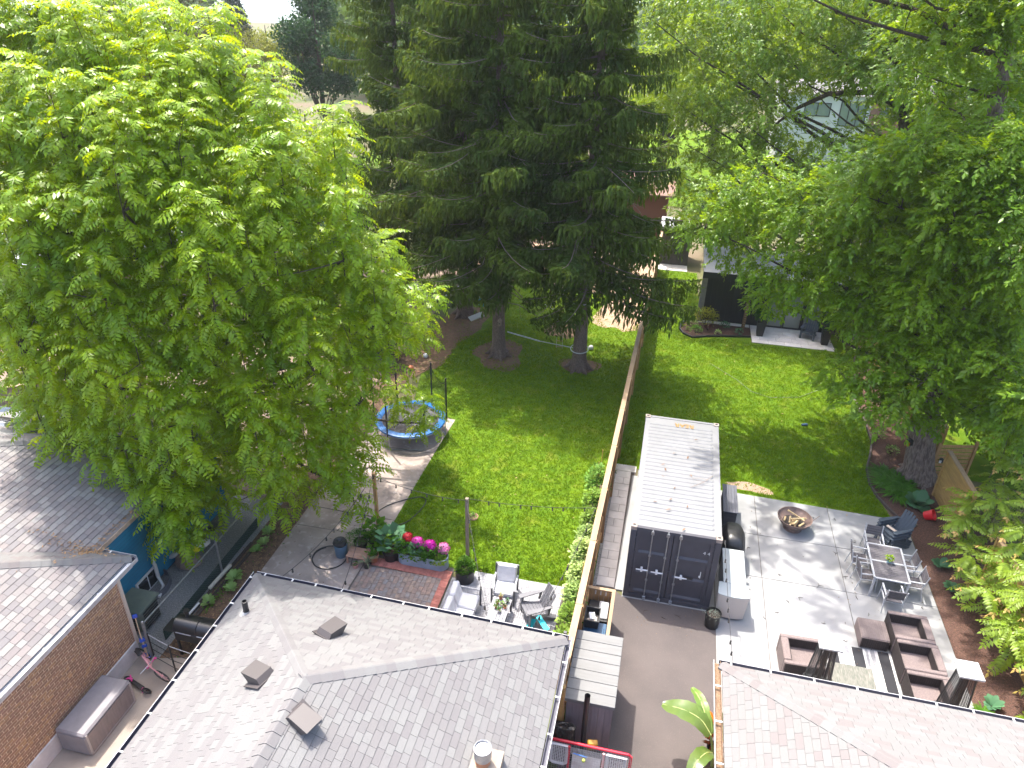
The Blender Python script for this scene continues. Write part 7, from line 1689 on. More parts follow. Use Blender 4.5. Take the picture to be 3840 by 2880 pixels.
WALNUT_BACK = '-122,32,112 -105,60,107 -138,46,87 -149,16,56 -177,19,143 -174,4,56 -118,53,71 -159,33,104 -176,9,82 -124,21,46 -190,14,110 -161,34,128 -155,-2,76 -138,19,27 -146,-7,40 -163,15,120 -105,31,67 -140,5,74 -161,28,146 -152,25,84 -145,41,53 -140,19,95 -115,22,73 -141,17,65 -175,-12,41 -135,36,123 -160,-9,54 -84,32,74 -176,13,98 -181,16,118 -96,22,62 -116,31,62 -140,30,142 -185,7,81 -119,34,127 -179,21,130 -131,0,24 -172,-13,33 -108,49,69 -145,42,134 -176,17,90 -139,27,127 -75,48,58 -93,26,32 -96,27,46 -168,20,140 -153,36,119 -167,-9,70 -146,10,35 -181,25,108 -169,-4,27 -99,42,96 -91,30,57 -177,14,72 -178,16,149 -143,3,51 -152,42,67 -119,21,59 -135,21,111 -191,14,66 -117,45,96 -116,39,43 -144,12,100 -155,12,78 -195,14,96 -137,11,56 -176,30,125 -186,-3,43 -156,38,139 -122,5,29 -159,23,133 -159,14,110 -139,44,113 -150,-1,51 -176,35,93 -109,26,30 -174,26,79 -141,26,40 -94,45,76 -189,-3,75 -86,44,55 -181,14,136 -179,-11,65 -159,27,115 -181,11,91 -121,28,80 -122,46,115 -175,35,84 -125,56,78 -171,9,37 -182,13,126 -133,40,99 -148,41,82 -154,9,54 -119,29,35 -175,8,108 -149,46,90 -124,21,27 -101,34,88 -139,51,131 -122,51,104 -175,-8,58 -165,7,50 -165,8,59 -156,40,131 -126,18,75 -121,52,122 -152,48,113 -185,10,120 -94,36,65 -180,-5,92 -116,56,100 -170,25,59 -160,32,71 -129,25,84 -166,30,124 -118,7,45 -168,-9,41 -135,55,81 -111,10,27 -156,34,146 -159,6,102 -120,34,102 -156,25,140 -133,24,50 -178,12,61 -170,23,147 -164,20,135 -142,41,103 -83,42,79 -139,20,103 -153,-9,35 -176,20,124 -138,5,31 -121,88,99 -123,91,56 -146,83,47 -136,92,102 -157,88,84 -128,76,41 -134,87,78 -125,97,77 -156,88,63 -147,83,105 -140,87,90 -135,86,64 -157,77,50'
ELM = '58,103,65 78,99,55 83,86,42 69,87,109 95,70,113 76,72,78 99,73,94 86,73,87 95,79,68 103,71,50 78,67,99 78,89,79 31,119,76 86,65,57 82,88,119 85,74,68 65,93,102 108,65,76 95,82,86 55,81,101 20,112,78 51,97,88 71,97,72 46,103,97 40,98,66 76,95,96 111,67,59 84,66,48 42,100,72 25,105,95 49,93,68 88,86,99 110,56,50 75,75,90 71,98,92 79,79,104 79,68,109 53,100,103 105,76,64 12,109,78 83,78,57 99,80,73 110,55,42 31,111,93 68,71,38 94,66,84 87,66,105 90,67,119 95,54,91 85,77,76 67,85,87 43,93,85 33,118,83 90,60,107 33,106,67 70,81,43 63,91,79 82,68,94 76,101,45 75,89,66 79,73,88 100,85,55 53,98,78 40,98,88 64,89,114 91,80,97 87,82,32 98,79,41 63,103,86 39,108,55 81,88,110 96,54,96 92,80,76 105,71,71 66,89,64 86,69,116 93,62,102 95,82,30 67,74,118 16,112,91 40,111,94 96,76,51 54,101,96 64,90,73 114,79,63 76,83,94 77,72,71 88,59,98 70,71,111 37,100,79 96,60,107 64,84,39 106,63,53 56,83,110 101,72,56 92,64,124 84,97,46 21,106,87 80,66,117 79,76,39 88,76,122 102,81,60 57,88,85 100,70,80 99,53,64 25,120,68 106,76,96 102,59,85 46,99,61 48,102,77 89,70,61 74,91,83 110,66,43 89,68,112 78,80,59 106,42,60 96,70,89 76,66,38 58,88,76 75,83,119 88,92,45 120,65,42 78,85,98 71,93,67 92,75,123 107,72,44 63,91,96 74,86,74 85,72,112 72,94,101 108,56,58 54,87,94 73,77,49 96,85,60 99,77,34 15,118,82 28,102,101 103,83,66 42,93,94 62,84,109 63,99,59 63,83,93 97,71,117 69,90,57 73,89,90 85,78,81 107,121,100 60,130,55 61,134,79 68,117,68 89,128,92 70,116,81 98,112,41 119,116,55 98,119,67 112,108,103 95,110,88 126,115,68 84,129,51 118,116,83 99,114,53 123,116,31 97,121,98 85,114,45 85,123,81 133,117,56 110,115,72 112,107,47 44,126,82 136,119,39 113,120,32 109,118,61 86,114,73 73,127,89 51,129,66 70,116,52 108,106,95 109,121,85 90,119,60 119,110,93 82,129,63 61,131,68 69,113,154 103,110,141 95,96,149 72,118,141 82,96,151 98,109,116 79,129,127 92,117,119 79,107,149 104,105,115 66,123,150 99,114,137 81,98,158 83,122,122 91,127,128 104,113,125 69,95,148 88,88,158 73,95,155 88,89,133 79,116,137 81,86,145 80,97,119 102,129,144 58,99,156 106,116,131 84,117,141 87,94,152 114,121,118 63,90,136 94,127,136 100,126,122 96,119,112 62,108,144'
MAPLE = '48,236,156 21,255,109 12,240,70 44,235,55 29,218,87 70,254,114 74,232,84 120,231,87 102,235,117 40,228,122 94,261,73 22,237,139 5,251,133 97,217,129 21,232,88 -7,234,148 65,245,70 26,245,117 -9,269,116 118,226,124 90,219,92 -2,256,106 120,237,149 114,260,77 -7,261,66 77,235,135 10,252,95 53,223,148 -17,233,146 26,225,132 68,232,60 47,233,127 46,239,95 34,255,141 42,235,135 0,243,96 117,262,157 82,256,67 100,233,96 34,244,46 101,236,76 9,249,125 113,234,139 59,261,77 46,252,73 30,257,60 93,261,146 109,250,103 35,255,106 22,230,51 67,228,128 113,222,101 7,221,116 122,241,132 42,251,154 45,228,145 73,218,155 89,247,136 29,262,153 87,224,118 13,253,150 9,261,50 -12,232,108 94,223,148 72,248,148 125,241,112 30,257,93 64,238,144 13,236,138 111,220,110 6,262,144 69,253,83 2,237,83 131,246,94 43,245,110 26,239,104 59,262,132 54,224,65 59,227,154 101,229,138 115,258,130 93,257,155 -3,254,129 118,258,118 65,251,49 77,218,124 106,228,149 97,254,104 19,251,125 16,225,104 23,242,74 -15,271,136 94,241,66 42,253,61 58,251,118 126,257,156 74,228,94 119,232,142 -2,246,141 21,258,54 54,235,72 46,240,84 79,241,60 25,227,146 87,247,90 116,251,88 35,228,129 100,262,125 3,255,60 80,232,116 106,262,155 39,259,146 14,238,45 80,243,143 33,221,78 126,247,102 125,261,74 71,249,135 36,254,114 96,234,134 11,249,78 67,262,121 51,260,115 -15,237,154 59,253,89 38,243,91 127,228,86 -2,223,153 15,253,118 56,261,45 42,232,47 86,231,128 71,224,122 1,265,119 61,247,139 89,218,143 36,252,53 70,247,156 -22,232,140 84,234,65 7,237,106 -12,250,126 19,234,154 35,217,103 100,244,110 67,220,80'
def dec(s): return np.array([[float(a) / 10 for a in q.split(',')] for q in s.split()])

# ---------------------------------------------------------------- trees
LWAL = leafmat('walnut_leaf', (.160, .245, .008), (.090, .172, .007), (.50, .58, .008), .40, rough=.26, spec=.7, var=.30, nscale=.7)
LSAP = leafmat('sapling_leaf', (.165, .235, .030), (.11, .180, .022), (.40, .48, .03), .38, rough=.3, spec=.8, var=.22, nscale=1.2)
LSAPP = leafmat('sapling_tip', (.42, .26, .15), (.30, .24, .09), (.4, .3, .1), .35, var=.2, nscale=2)
LELM = leafmat('elm_leaf', (.115, .195, .012), (.068, .140, .010), (.38, .50, .012), .38, rough=.26, var=.34, nscale=.5, spec=.7)
LMAP = leafmat('maple_leaf', (.105, .175, .012), (.062, .128, .010), (.36, .46, .012), .38, rough=.28, var=.34, nscale=.4, spec=.7)
LSPR = leafmat('spruce_needle', (.064, .100, .020), (.026, .050, .017), (.15, .20, .02), .28, rough=.6, var=.40, nscale=.5, spec=.2)
M_rach = mat('leaf_stalk', (.16, .24, .04), .6)

def frond(L, npair, ll, lw, droop, seed, tipm=0, term=True):
    """compound leaf: arched stalk with pairs of leaflets; base at origin, along +Y"""
    g = np.random.default_rng(seed); V = []; F = []; M = []
    us = np.linspace(0, 1, 21); th = -droop * us ** 1.15; py = np.concatenate([[0], np.cumsum(np.cos(th[:-1]) / 20)]); pz = np.concatenate([[0], np.cumsum(np.sin(th[:-1]) / 20)])
    def pos(u): return np.array([.04 * L * math.sin(u * 2 + seed), L * np.interp(u, us, py), L * np.interp(u, us, pz)])
    def quadstrip(a, b, w):
        k = len(V); s = np.array([w, 0, 0]); V.extend([a - s, a + s, b + s * .6, b - s * .6]); F.extend([(k, k + 1, k + 2), (k, k + 2, k + 3)]); M.extend([0, 0])
    def leaflet(p, d, l, w, mi, nl=np.array([0, 0, 1.0])):
        d = d / np.linalg.norm(d); s = np.cross(d, nl + g.normal(size=3) * .07); s /= np.linalg.norm(s) + 1e-9; n = np.cross(s, d); k = len(V)
        m = p + d * l * .42
        V.extend([p, m + s * w / 2 - n * w * .22, p + d * l - n * l * .12, m - s * w / 2 - n * w * .22]); F.extend([(k, k + 1, k + 2), (k, k + 2, k + 3)]); M.extend([mi, mi])
    for i in range(5): quadstrip(pos(i / 5), pos((i + 1) / 5), .006)
    for i in range(npair):
        u = .16 + .80 * i / (npair - 1); p = pos(u); t = pos(min(1, u + .05)) - pos(u - .05); t /= np.linalg.norm(t)
        sc = math.sin(math.pi * (.18 + .72 * (i + .5) / npair)) ** .6
        for sgn in (-1, 1):
            side = np.array([sgn, 0, 0]); nl_ = np.cross(side * sgn, t); d = side * .86 + t * .42 - nl_ * (.15 + .25 * g.uniform())
            leaflet(p, d + g.normal(size=3) * .07, ll * sc * g.uniform(.88, 1.1), lw * sc ** .5, 1 if tipm and u > .92 - .06 * tipm else 0, nl_)
    if term: leaflet(pos(1), pos(1) - pos(.9), ll * .7, lw * .8, 1 if tipm else 0)
    return np.array(V), np.array(F), np.array(M)

def tubes_mesh(name, segs, m, parent, n=6):
    mb = MB()
    for pts, rad in segs: mb.tube(pts, rad, n if rad[0] > .03 else 4, cap=False)
    return mb.build(name, m, parent, smooth=True)
def arc(a, b, sag=.15, n=5, seed=0):
    q = random.Random(seed); a, b = Vector(a), Vector(b); L = (b - a).length; out = []
    for k in range(n + 1):
        u = k / n; p = a.lerp(b, u); p.z += L * sag * (u * u - u) * 1.0
        if 0 < k < n: p += Vector((q.uniform(-.03, .03), q.uniform(-.03, .03), q.uniform(-.02, .02))) * L
        out.append(p)
    return out

# --- big walnut at the left
wt = thing('walnut_tree', 'large bright green walnut tree with long drooping compound leaves filling the left side', 'tree', (-14.6, 3.6, 0))
tr_ = [((-14.6, 3.6, 0), (-14.55, 3.6, 1.5), (-14.5, 3.5, 3.2), (-14.6, 3.6, 5.5), (-14.9, 3.8, 8), (-15.2, 4.2, 11), (-15.4, 4.5, 13.6)), (.42, .30, .27, .22, .16, .09, .03)]
segs = [tr_]
fr_ = [frond(.72, 8, .175, .070, d, s) for s, d in enumerate((1.5, 1.8, 2.1, 1.65, 1.95, 1.3))]
WF, WB = dec(WALNUT_FRONT), dec(WALNUT_BACK)
allL = np.concatenate([WF, WB]); locs = []; dirs = []
tz = np.array([3.2, 4.2, 5.5, 6.8, 8, 9.5, 11])
def trunk_at(z, path):
    for a, b in zip(path[:-1], path[1:]):
        if a[2] <= z <= b[2]:
            u = (z - a[2]) / (b[2] - a[2]); return Vector(a).lerp(Vector(b), u)
    return Vector(path[-1])
g = np.random.default_rng(11)
order = np.argsort(-np.linalg.norm(allL[:, :2] - np.array([-14.6, 3.6]), axis=1)); mains = []
for i in order:
    P = allL[i]
    if all(np.linalg.norm(P - q) > 2.0 for q in mains): mains.append(P)
limbs = []
for k, P in enumerate(mains):
    hd = math.hypot(P[0] + 14.6, P[1] - 3.6); z0 = max(2.6, min(11.5, P[2] - hd * .55 - .3)); a = trunk_at(z0, tr_[0])
    pts = arc(a, P - np.array([0, 0, .35]), .10, 6, k); limbs.append(pts); r0 = .035 + .012 * hd
    segs.append((pts, [r0 * (1 - .8 * u / 6) for u in range(7)]))
lp = np.array([tuple(p) for q in limbs for p in q[1:]])
for i, P in enumerate(allL):
    inner = i >= len(WF)
    hgt = g.uniform(.9, 1.8); tip = P + np.array([g.normal() * .12, g.normal() * .12, hgt * .55]); low = P - np.array([0, 0, hgt * .5])
    j = np.argmin(np.linalg.norm(lp - low, axis=1)); segs.append((arc(lp[j], tuple(low), .12, 3, i), [.022, .018, .014, .012])); segs.append(([Vector(low), Vector(P), Vector(tip)], [.013, .010, .005]))
    nr_ = 6 if inner else 8
    for k in range(nr_):
        u = k / (nr_ - 1); c = low + (tip - low) * u; nf = 4 if u < .8 else 6
        for q in range(nf):
            a = 2.399 * (k * 4 + q) + g.uniform(-.4, .4); e = .15 + .55 * u + g.normal() * .2
            locs.append(c + g.normal(size=3) * .05); dirs.append((math.cos(a) * math.cos(e), math.sin(a) * math.cos(e), math.sin(e)))
locs, dirs = np.array(locs), np.array(dirs)
sc = g.uniform(.85, 1.3, len(locs)); vi = g.integers(0, 6, len(locs)); FR = frames(dirs, roll=g.normal(size=len(locs)) * .2)
cm_ = np.array(CAM); dist = np.linalg.norm(locs - cm_, axis=1)
keep = np.zeros(len(locs), bool)
# the largest, nearest leaves become parts of their own
near = np.argsort(dist + g.uniform(0, 2.5, len(dist)))
pick = near[:300]; keep[pick] = True
fme = []
for V, F, M in fr_:
    me = bpy.data.meshes.new('compound_leaf'); me.from_pydata(V.tolist(), [], F.tolist()); me.materials.append(LWAL); me.update(); fme.append(me)
for i in pick:
    o = bpy.data.objects.new('compound_leaf', fme[vi[i]]); COL.objects.link(o); o.parent = wt
    o.matrix_basis = Matrix.Translation(Vector(locs[i]) - wt.location) @ Matrix(FR[i].tolist()).to_4x4() @ Matrix.Scale(sc[i], 4)
V, F, M = joinT(fr_, vi[~keep], FR[~keep] * sc[~keep][:, None, None], locs[~keep])
rawmesh('crown', V, F, LWAL, wt)['kind'] = 'stuff'
tubes_mesh('trunk', segs, M_barkdark, wt, 8)

# --- elm by the patio and the maple behind the studio
def spray(L, n, ll, lw, seed, flat=.35):
    g = np.random.default_rng(seed); V = []; F = []
    for i in range(n):
        u = .08 + .92 * i / (n - 1); sgn = 1 if i % 2 else -1
        p = np.array([.05 * math.sin(u * 4 + seed) * L, L * u, -.22 * L * u * u + g.normal() * .02]); d = np.array([sgn * (1.0 - .45 * u), .65 + .2 * u, -.35 + g.normal() * flat]) + g.normal(size=3) * .18
        if i == n - 1: d = np.array([0, 1, -.4])
        d /= np.linalg.norm(d); s = np.cross(d, [0, 0, 1.0]) + g.normal(size=3) * .25; s /= np.linalg.norm(s); nn = np.cross(s, d); l = ll * g.uniform(.75, 1.2); w = lw * l / ll; m = p + d * l * .45; k = len(V)
        V += [p, m + s * w / 2 - nn * w * .2, p + d * l - np.array([0, 0, l * .1]), m - s * w / 2 - nn * w * .2]; F += [(k, k + 1, k + 2), (k, k + 2, k + 3)]
    return np.array(V), np.array(F)
def leafy_tree(name, label, cat, base, path, rads, lobes, per, rad, variants, m, mb_, seed, extra=(), parts=0, limbr=.007, rise=.5, mdist=2.2, down=.15, group=None, pn='leaf_spray'):
    t = thing(name, label, cat, base, 0, group); g = np.random.default_rng(seed); segs = [(path, rads)] + list(extra)
    mains = []
    for P in lobes[np.argsort(-np.linalg.norm(lobes[:, :2] - np.array(base[:2]), axis=1))]:
        if all(np.linalg.norm(P - q) > mdist for q in mains): mains.append(P)
    limbs = []
    for k, P in enumerate(mains):
        hd = math.hypot(P[0] - base[0], P[1] - base[1]); z0 = max(path[0][2] + 2.4, min(path[-1][2] * .95, P[2] - hd * rise)); a = trunk_at(z0, path)
        pts = arc(a, P, .12, 6, k + seed); limbs.append(pts); segs.append((pts, [(.03 + limbr * hd) * (1 - .85 * u / 6) for u in range(7)]))
    lp = np.array([tuple(p) for q in limbs for p in q[1:]])
    locs = []; dirs = []
    for i, P in enumerate(lobes):
        j = np.argmin(np.linalg.norm(lp - P, axis=1)); segs.append((arc(lp[j], P, .06, 3, i), [.02, .015, .010, .006]))
        r = rad * g.uniform(.75, 1.25); n = int(per * g.uniform(.7, 1.3))
        for _ in range(n):
            v = g.normal(size=3); v /= np.linalg.norm(v); q = g.uniform(.25, 1) ** .6
            locs.append(P + v * np.array([r, r, r * .62]) * q); d = v * np.array([1, 1, .45]) + g.normal(size=3) * .35; d[2] -= down; dirs.append(d)
        for _ in range(3):
            v = g.normal(size=3); v /= np.linalg.norm(v); segs.append(([Vector(P), Vector(P + v * r * .5), Vector(P + v * r * .9)], [.007, .005, .003]))
    locs, dirs = np.array(locs), np.array(dirs); vi = g.integers(0, len(variants), len(locs)); FR = frames(dirs, roll=g.normal(size=len(locs)) * .4); sc = g.uniform(.75, 1.2, len(locs))
    keep = np.zeros(len(locs), bool)
    if parts:
        dist = np.linalg.norm(locs - np.array(CAM), axis=1) + g.uniform(0, 3, len(locs)); pick = np.argsort(dist)[:parts]; keep[pick] = True; ms = []
        for va in variants:
            me = bpy.data.meshes.new(pn); me.from_pydata(va[0].tolist(), [], va[1].tolist()); me.materials.append(m); me.update(); ms.append(me)
        for i in pick:
            o = bpy.data.objects.new(pn, ms[vi[i]]); COL.objects.link(o); o.parent = t
            o.matrix_basis = Matrix.Translation(Vector(locs[i]) - t.location) @ Matrix(FR[i].tolist()).to_4x4() @ Matrix.Scale(sc[i], 4)
    V, F, _ = joinT(variants, vi[~keep], FR[~keep] * sc[~keep][:, None, None], locs[~keep])
    rawmesh('crown', V, F, m, t)['kind'] = 'stuff'
    tubes_mesh('trunk', segs[:1], mb_, t, 18); tubes_mesh('branches', segs[1:], M_barkdark, t, 7)['kind'] = 'stuff'
    return t
sp_e = [spray(.56, 17, .145, .076, s) for s in range(6)]
g = np.random.default_rng(5)
high = []
for _ in range(36):   # the crown goes on above the picture; it shades the patio
    while True:
        v = g.uniform(-1, 1, 3)
        if v @ v < 1: break
    P = np.array([4.6, 8.2, 18.2]) + v * np.array([7.2, 5.2, 2.8])
    if P[2] > 15.6: high.append(P)
EL = np.concatenate([dec(ELM), np.array(high)])
epath = ((9.92, 8.5, -.05), (9.88, 8.52, .35), (9.75, 8.55, 1.1), (9.6, 8.6, 2), (9.45, 8.8, 4.5), (9.4, 9.2, 8), (9.2, 10, 12), (8.8, 10.3, 16), (8.2, 10.2, 19.5))
leafy_tree('elm_tree', 'huge old elm with thick ridged trunk in the mulch bed beside the patio', 'tree', (9.92, 8.5, 0), epath, (.62, .52, .47, .45, .40, .34, .24, .15, .06), EL, 50, .80, sp_e, LELM, M_bark, 31,
           extra=[(((8.85, 10.3, 15.4), (7.4, 9.7, 16.6), (5.6, 9, 17.4), (3.6, 8.4, 18.2)), (.14, .11, .08, .05)), (((9.4, 9.3, 8.2), (10.6, 10.5, 11), (11.2, 11.5, 14.5)), (.15, .11, .07))], parts=300, rise=.22)
# root flare
mb = MB()
for k in range(7):
    a = k * .9 + .3; mb.tube([(9.9 + .30 * math.cos(a), 8.5 + .30 * math.sin(a), .55), (9.9 + .50 * math.cos(a), 8.5 + .50 * math.sin(a), .18), (9.9 + .85 * math.cos(a), 8.5 + .85 * math.sin(a), -.03)], [.2, .15, .05], 8)
elm_o = [o for o in COL.objects if o.name == 'elm_tree'][0]; mb.build('root', M_bark, elm_o, smooth=True)
mpath = ((11.3, 24.2, 0), (11.0, 24.2, 3), (10.7, 24.1, 6.5), (10.4, 24, 9.6), (9.6, 24, 12.5), (8.2, 24, 15), (7.0, 24, 18))
g = np.random.default_rng(6); hi2 = np.array([[g.uniform(1, 13), g.uniform(22, 28), g.uniform(15.5, 19)] for _ in range(16)])
sp_m = [spray(.72, 15, .17, .10, 20 + s) for s in range(6)]
leafy_tree('maple_tree', 'large maple behind the dark studio with a dark forked trunk and airy crown', 'tree', (11.3, 24.2, 0), mpath, (.48, .40, .36, .33, .27, .2, .09), np.concatenate([dec(MAPLE), hi2]), 44, 1.0, sp_m, LMAP, M_barkdark, 41,
           extra=[(((10.2, 24, 10.4), (8.6, 24, 11.2), (6.6, 24.1, 11.0), (5.2, 24.2, 10.2), (4.2, 24.2, 9.2)), (.17, .15, .12, .09, .05)), (((9.9, 24, 11.5), (8.4, 24.3, 13.6), (6.4, 24.5, 15.4)), (.15, .11, .06))], parts=60, mdist=2.6)

# --- spruces
def bough(L, seed, nb=None):
    """spruce limb along +Y with hanging twig curtains"""
    g = np.random.default_rng(seed); V = []; F = []; M = []
    def pos(u): return np.array([.07 * L * math.sin(3 * u + seed), L * u, L * (-.36 * u + .24 * u ** 2.4)])
    def tw(a, b, w, mi=0):
        d = b - a; l = np.linalg.norm(d); d = d / l; s = np.cross(d, g.normal(size=3)); s /= np.linalg.norm(s); m = a + d * l * .45; k = len(V)
        V.extend([a, m + s * w, b, m - s * w]); F.extend([(k, k + 1, k + 2), (k, k + 2, k + 3)]); M.extend([mi, mi])
    n = int(L / .085)
    for i in range(n):
        u = .10 + .9 * (i + g.uniform()) / n; p = pos(u); sg = 1 if i % 2 else -1
        lat = L * .20 * (1 - .65 * u) * g.uniform(.5, 1.2) + .12; e = p + np.array([sg * lat, lat * .55, -lat * .18]); mid = (p + e) / 2 + np.array([0, 0, .03])
        tw(p, mid, .045); tw(mid, e, .05)
        for q in range(4):
            b = p + (e - p) * g.uniform(.15, 1.05); h = g.uniform(.3, 1.0) * (1 - .3 * u) * min(1, L / 4 + .3)
            c = b + np.array([g.normal() * .06, g.normal() * .06 + .04, -h * .5]); tw(b, c, .05); tw(c, c + np.array([g.normal() * .05, g.normal() * .05, -h * .5]), .042)
            s2 = b + np.array([g.normal() * .12, g.normal() * .12 + .06, -.08]); tw(b, s2, .035)
    for i in range(5):   # upturned tip
        a = pos(.9 + .02 * i); tw(a, a + np.array([g.normal() * .08, .2, .06]), .045)
    for i in range(6):   # limb wood
        a, b = pos(i / 6), pos((i + 1) / 6); w = .028 * (1 - i / 7) + .006; k = len(V)
        for s in (np.array([w, 0, 0]), np.array([0, 0, w])): k = len(V); V.extend([a - s, a + s, b + s * .8, b - s * .8]); F.extend([(k, k + 1, k + 2), (k, k + 2, k + 3)]); M.extend([1, 1])
    return np.array(V), np.array(F), np.array(M)
BG = [bough(l, 70 + i) for i, l in enumerate((5.2, 4.4, 3.6, 2.8, 2.0, 1.2))]; BL_ = np.array([5.2, 4.4, 3.6, 2.8, 2.0, 1.2])
def spruce(label, x, y, h, r0, seed, zlow=3.0, Rm=4.9, lean=(0, 0), bias=None, dens=1.0, ndead=22, extra_b=()):
    t = thing('spruce_tree', label, 'tree', (x, y, 0), 0, 'tall spruces at the back of the left lawn'); g = np.random.default_rng(seed)
    vi = []; loc = []; d = []; s = []; z = zlow
    while z < h - .3:
        f = (z - zlow) / (h - zlow); Rz = Rm * (1 - f) ** .75 * (1 if z > zlow + 2.5 else .72 + .28 * (z - zlow) / 2.5)
        nb = max(3, int((5 if z < 16 else 3.4) * dens + g.uniform(-.5, .9)))
        a0 = g.uniform(0, 6.28)
        for k in range(nb):
            a = a0 + 2 * math.pi * k / nb + g.normal() * .3; l = Rz * g.choice([.45, .65, .85, 1.0, 1.18]) * g.uniform(.9, 1.1)
            if bias is not None: l *= 1 + bias[2] * (math.cos(a) * bias[0] + math.sin(a) * bias[1])
            if g.uniform() < .12: continue
            j = int(np.argmin(np.abs(BL_ - l))); vi.append(j); s.append(l / BL_[j]); zz = z + g.normal() * .32
            loc.append((x + lean[0] * zz, y + lean[1] * zz, zz)); e = .02 + .30 * f + g.normal() * .13; d.append((math.cos(a) * math.cos(e), math.sin(a) * math.cos(e), math.sin(e)))
        z += (.42 if z < 16 else .75) / dens ** .3
    for (a, l, zz, e) in extra_b:
        j = int(np.argmin(np.abs(BL_ - l))); vi.append(j); s.append(l / BL_[j]); loc.append((x + lean[0] * zz, y + lean[1] * zz, zz)); d.append((math.cos(a) * math.cos(e), math.sin(a) * math.cos(e), math.sin(e)))
    FR = frames(np.array(d), roll=g.normal(size=len(d)) * .12) * np.array(s)[:, None, None]
    V, F, M = joinT(BG, vi, FR, np.array(loc))
    c = rawmesh('crown', V, F, [LSPR, M_deadtwig], t, mi=M); c['kind'] = 'stuff'
    zs = np.linspace(0, h, 12); segs = [([Vector((x + lean[0] * q, y + lean[1] * q, q - .05)) for q in [0, .25, .7] + list(zs[1:])], [r0 * 1.55, r0 * 1.25, r0 * 1.05] + [r0 * (1 - .93 * q / h) for q in zs[1:]])]
    for k in range(6):
        a = k * 1.05 + g.uniform(-.2, .2); segs.append(([Vector((x + r0 * .7 * math.cos(a), y + r0 * .7 * math.sin(a), .4)), Vector((x + r0 * 1.5 * math.cos(a), y + r0 * 1.5 * math.sin(a), .1)), Vector((x + r0 * 2.3 * math.cos(a), y + r0 * 2.3 * math.sin(a), -.04))], [r0 * .45, r0 * .3, r0 * .1]))
    tubes_mesh('trunk', segs, M_barkspruce, t, 12)
    ds = []
    for k in range(ndead):
        zz = g.uniform(2.6, 11); a = g.uniform(0, 6.28); l = g.uniform(.8, 2.6); b = Vector((x + lean[0] * zz, y + lean[1] * zz, zz)); q = Vector((math.cos(a), math.sin(a), 0))
        p1, p2_, p3_ = b + q * l * .4 - Vector((0, 0, .1 * l)), b + q * l * .75 - Vector((0, 0, .32 * l)), b + q * l - Vector((0, 0, .5 * l + g.uniform(-.3, .2)))
        ds.append(([b, p1, p2_, p3_], [.030, .024, .016, .006]))
        for u in range(3): e = p1.lerp(p3_, g.uniform(0, 1)); ds.append(([e, e + Vector((g.normal() * .3, g.normal() * .3, -.25 + g.normal() * .2))], [.010, .004]))
    o = tubes_mesh('dead_branches', ds, M_deadtwig, t); o['kind'] = 'stuff'
    return t
spruce('middle front spruce with the bird house on its trunk', -7.15, 14.1, 23, .30, 301, zlow=4.3, lean=(-.008, .0), bias=(-.5, .6, .18), dens=1.08)
spruce('right front spruce with straps round its trunk beside the rope ladder', -3.3, 13.75, 22, .31, 302, zlow=4.6, Rm=4.5, bias=(-.2, .6, .2), dens=1.08, extra_b=[(R(5), 4.2, 4.6, -.02), (R(-15), 3.9, 4.2, -.1), (R(22), 4.0, 6.2, 0), (R(205), 2.6, 3.9, -.42), (R(215), 2.0, 3.4, -.5), (R(198), 2.8, 4.5, -.3), (R(-8), 4.8, 4.9, -.10), (R(8), 4.9, 5.6, -.12)])
spruce('left spruce farther back with the teal swing', -9.9, 18.1, 24, .36, 303, zlow=4.6, Rm=5.4, bias=(-.7, 0, .15))
spruce('dark spruce at the left rear of the group', -14.2, 21.0, 21, .28, 305, zlow=2.2, Rm=4.6, dens=.85, ndead=8)
spruce('rearmost spruce of the group behind the old grey board fence corner', -11.8, 25.5, 22, .28, 306, zlow=6.5, Rm=4.2, dens=.75, ndead=8)

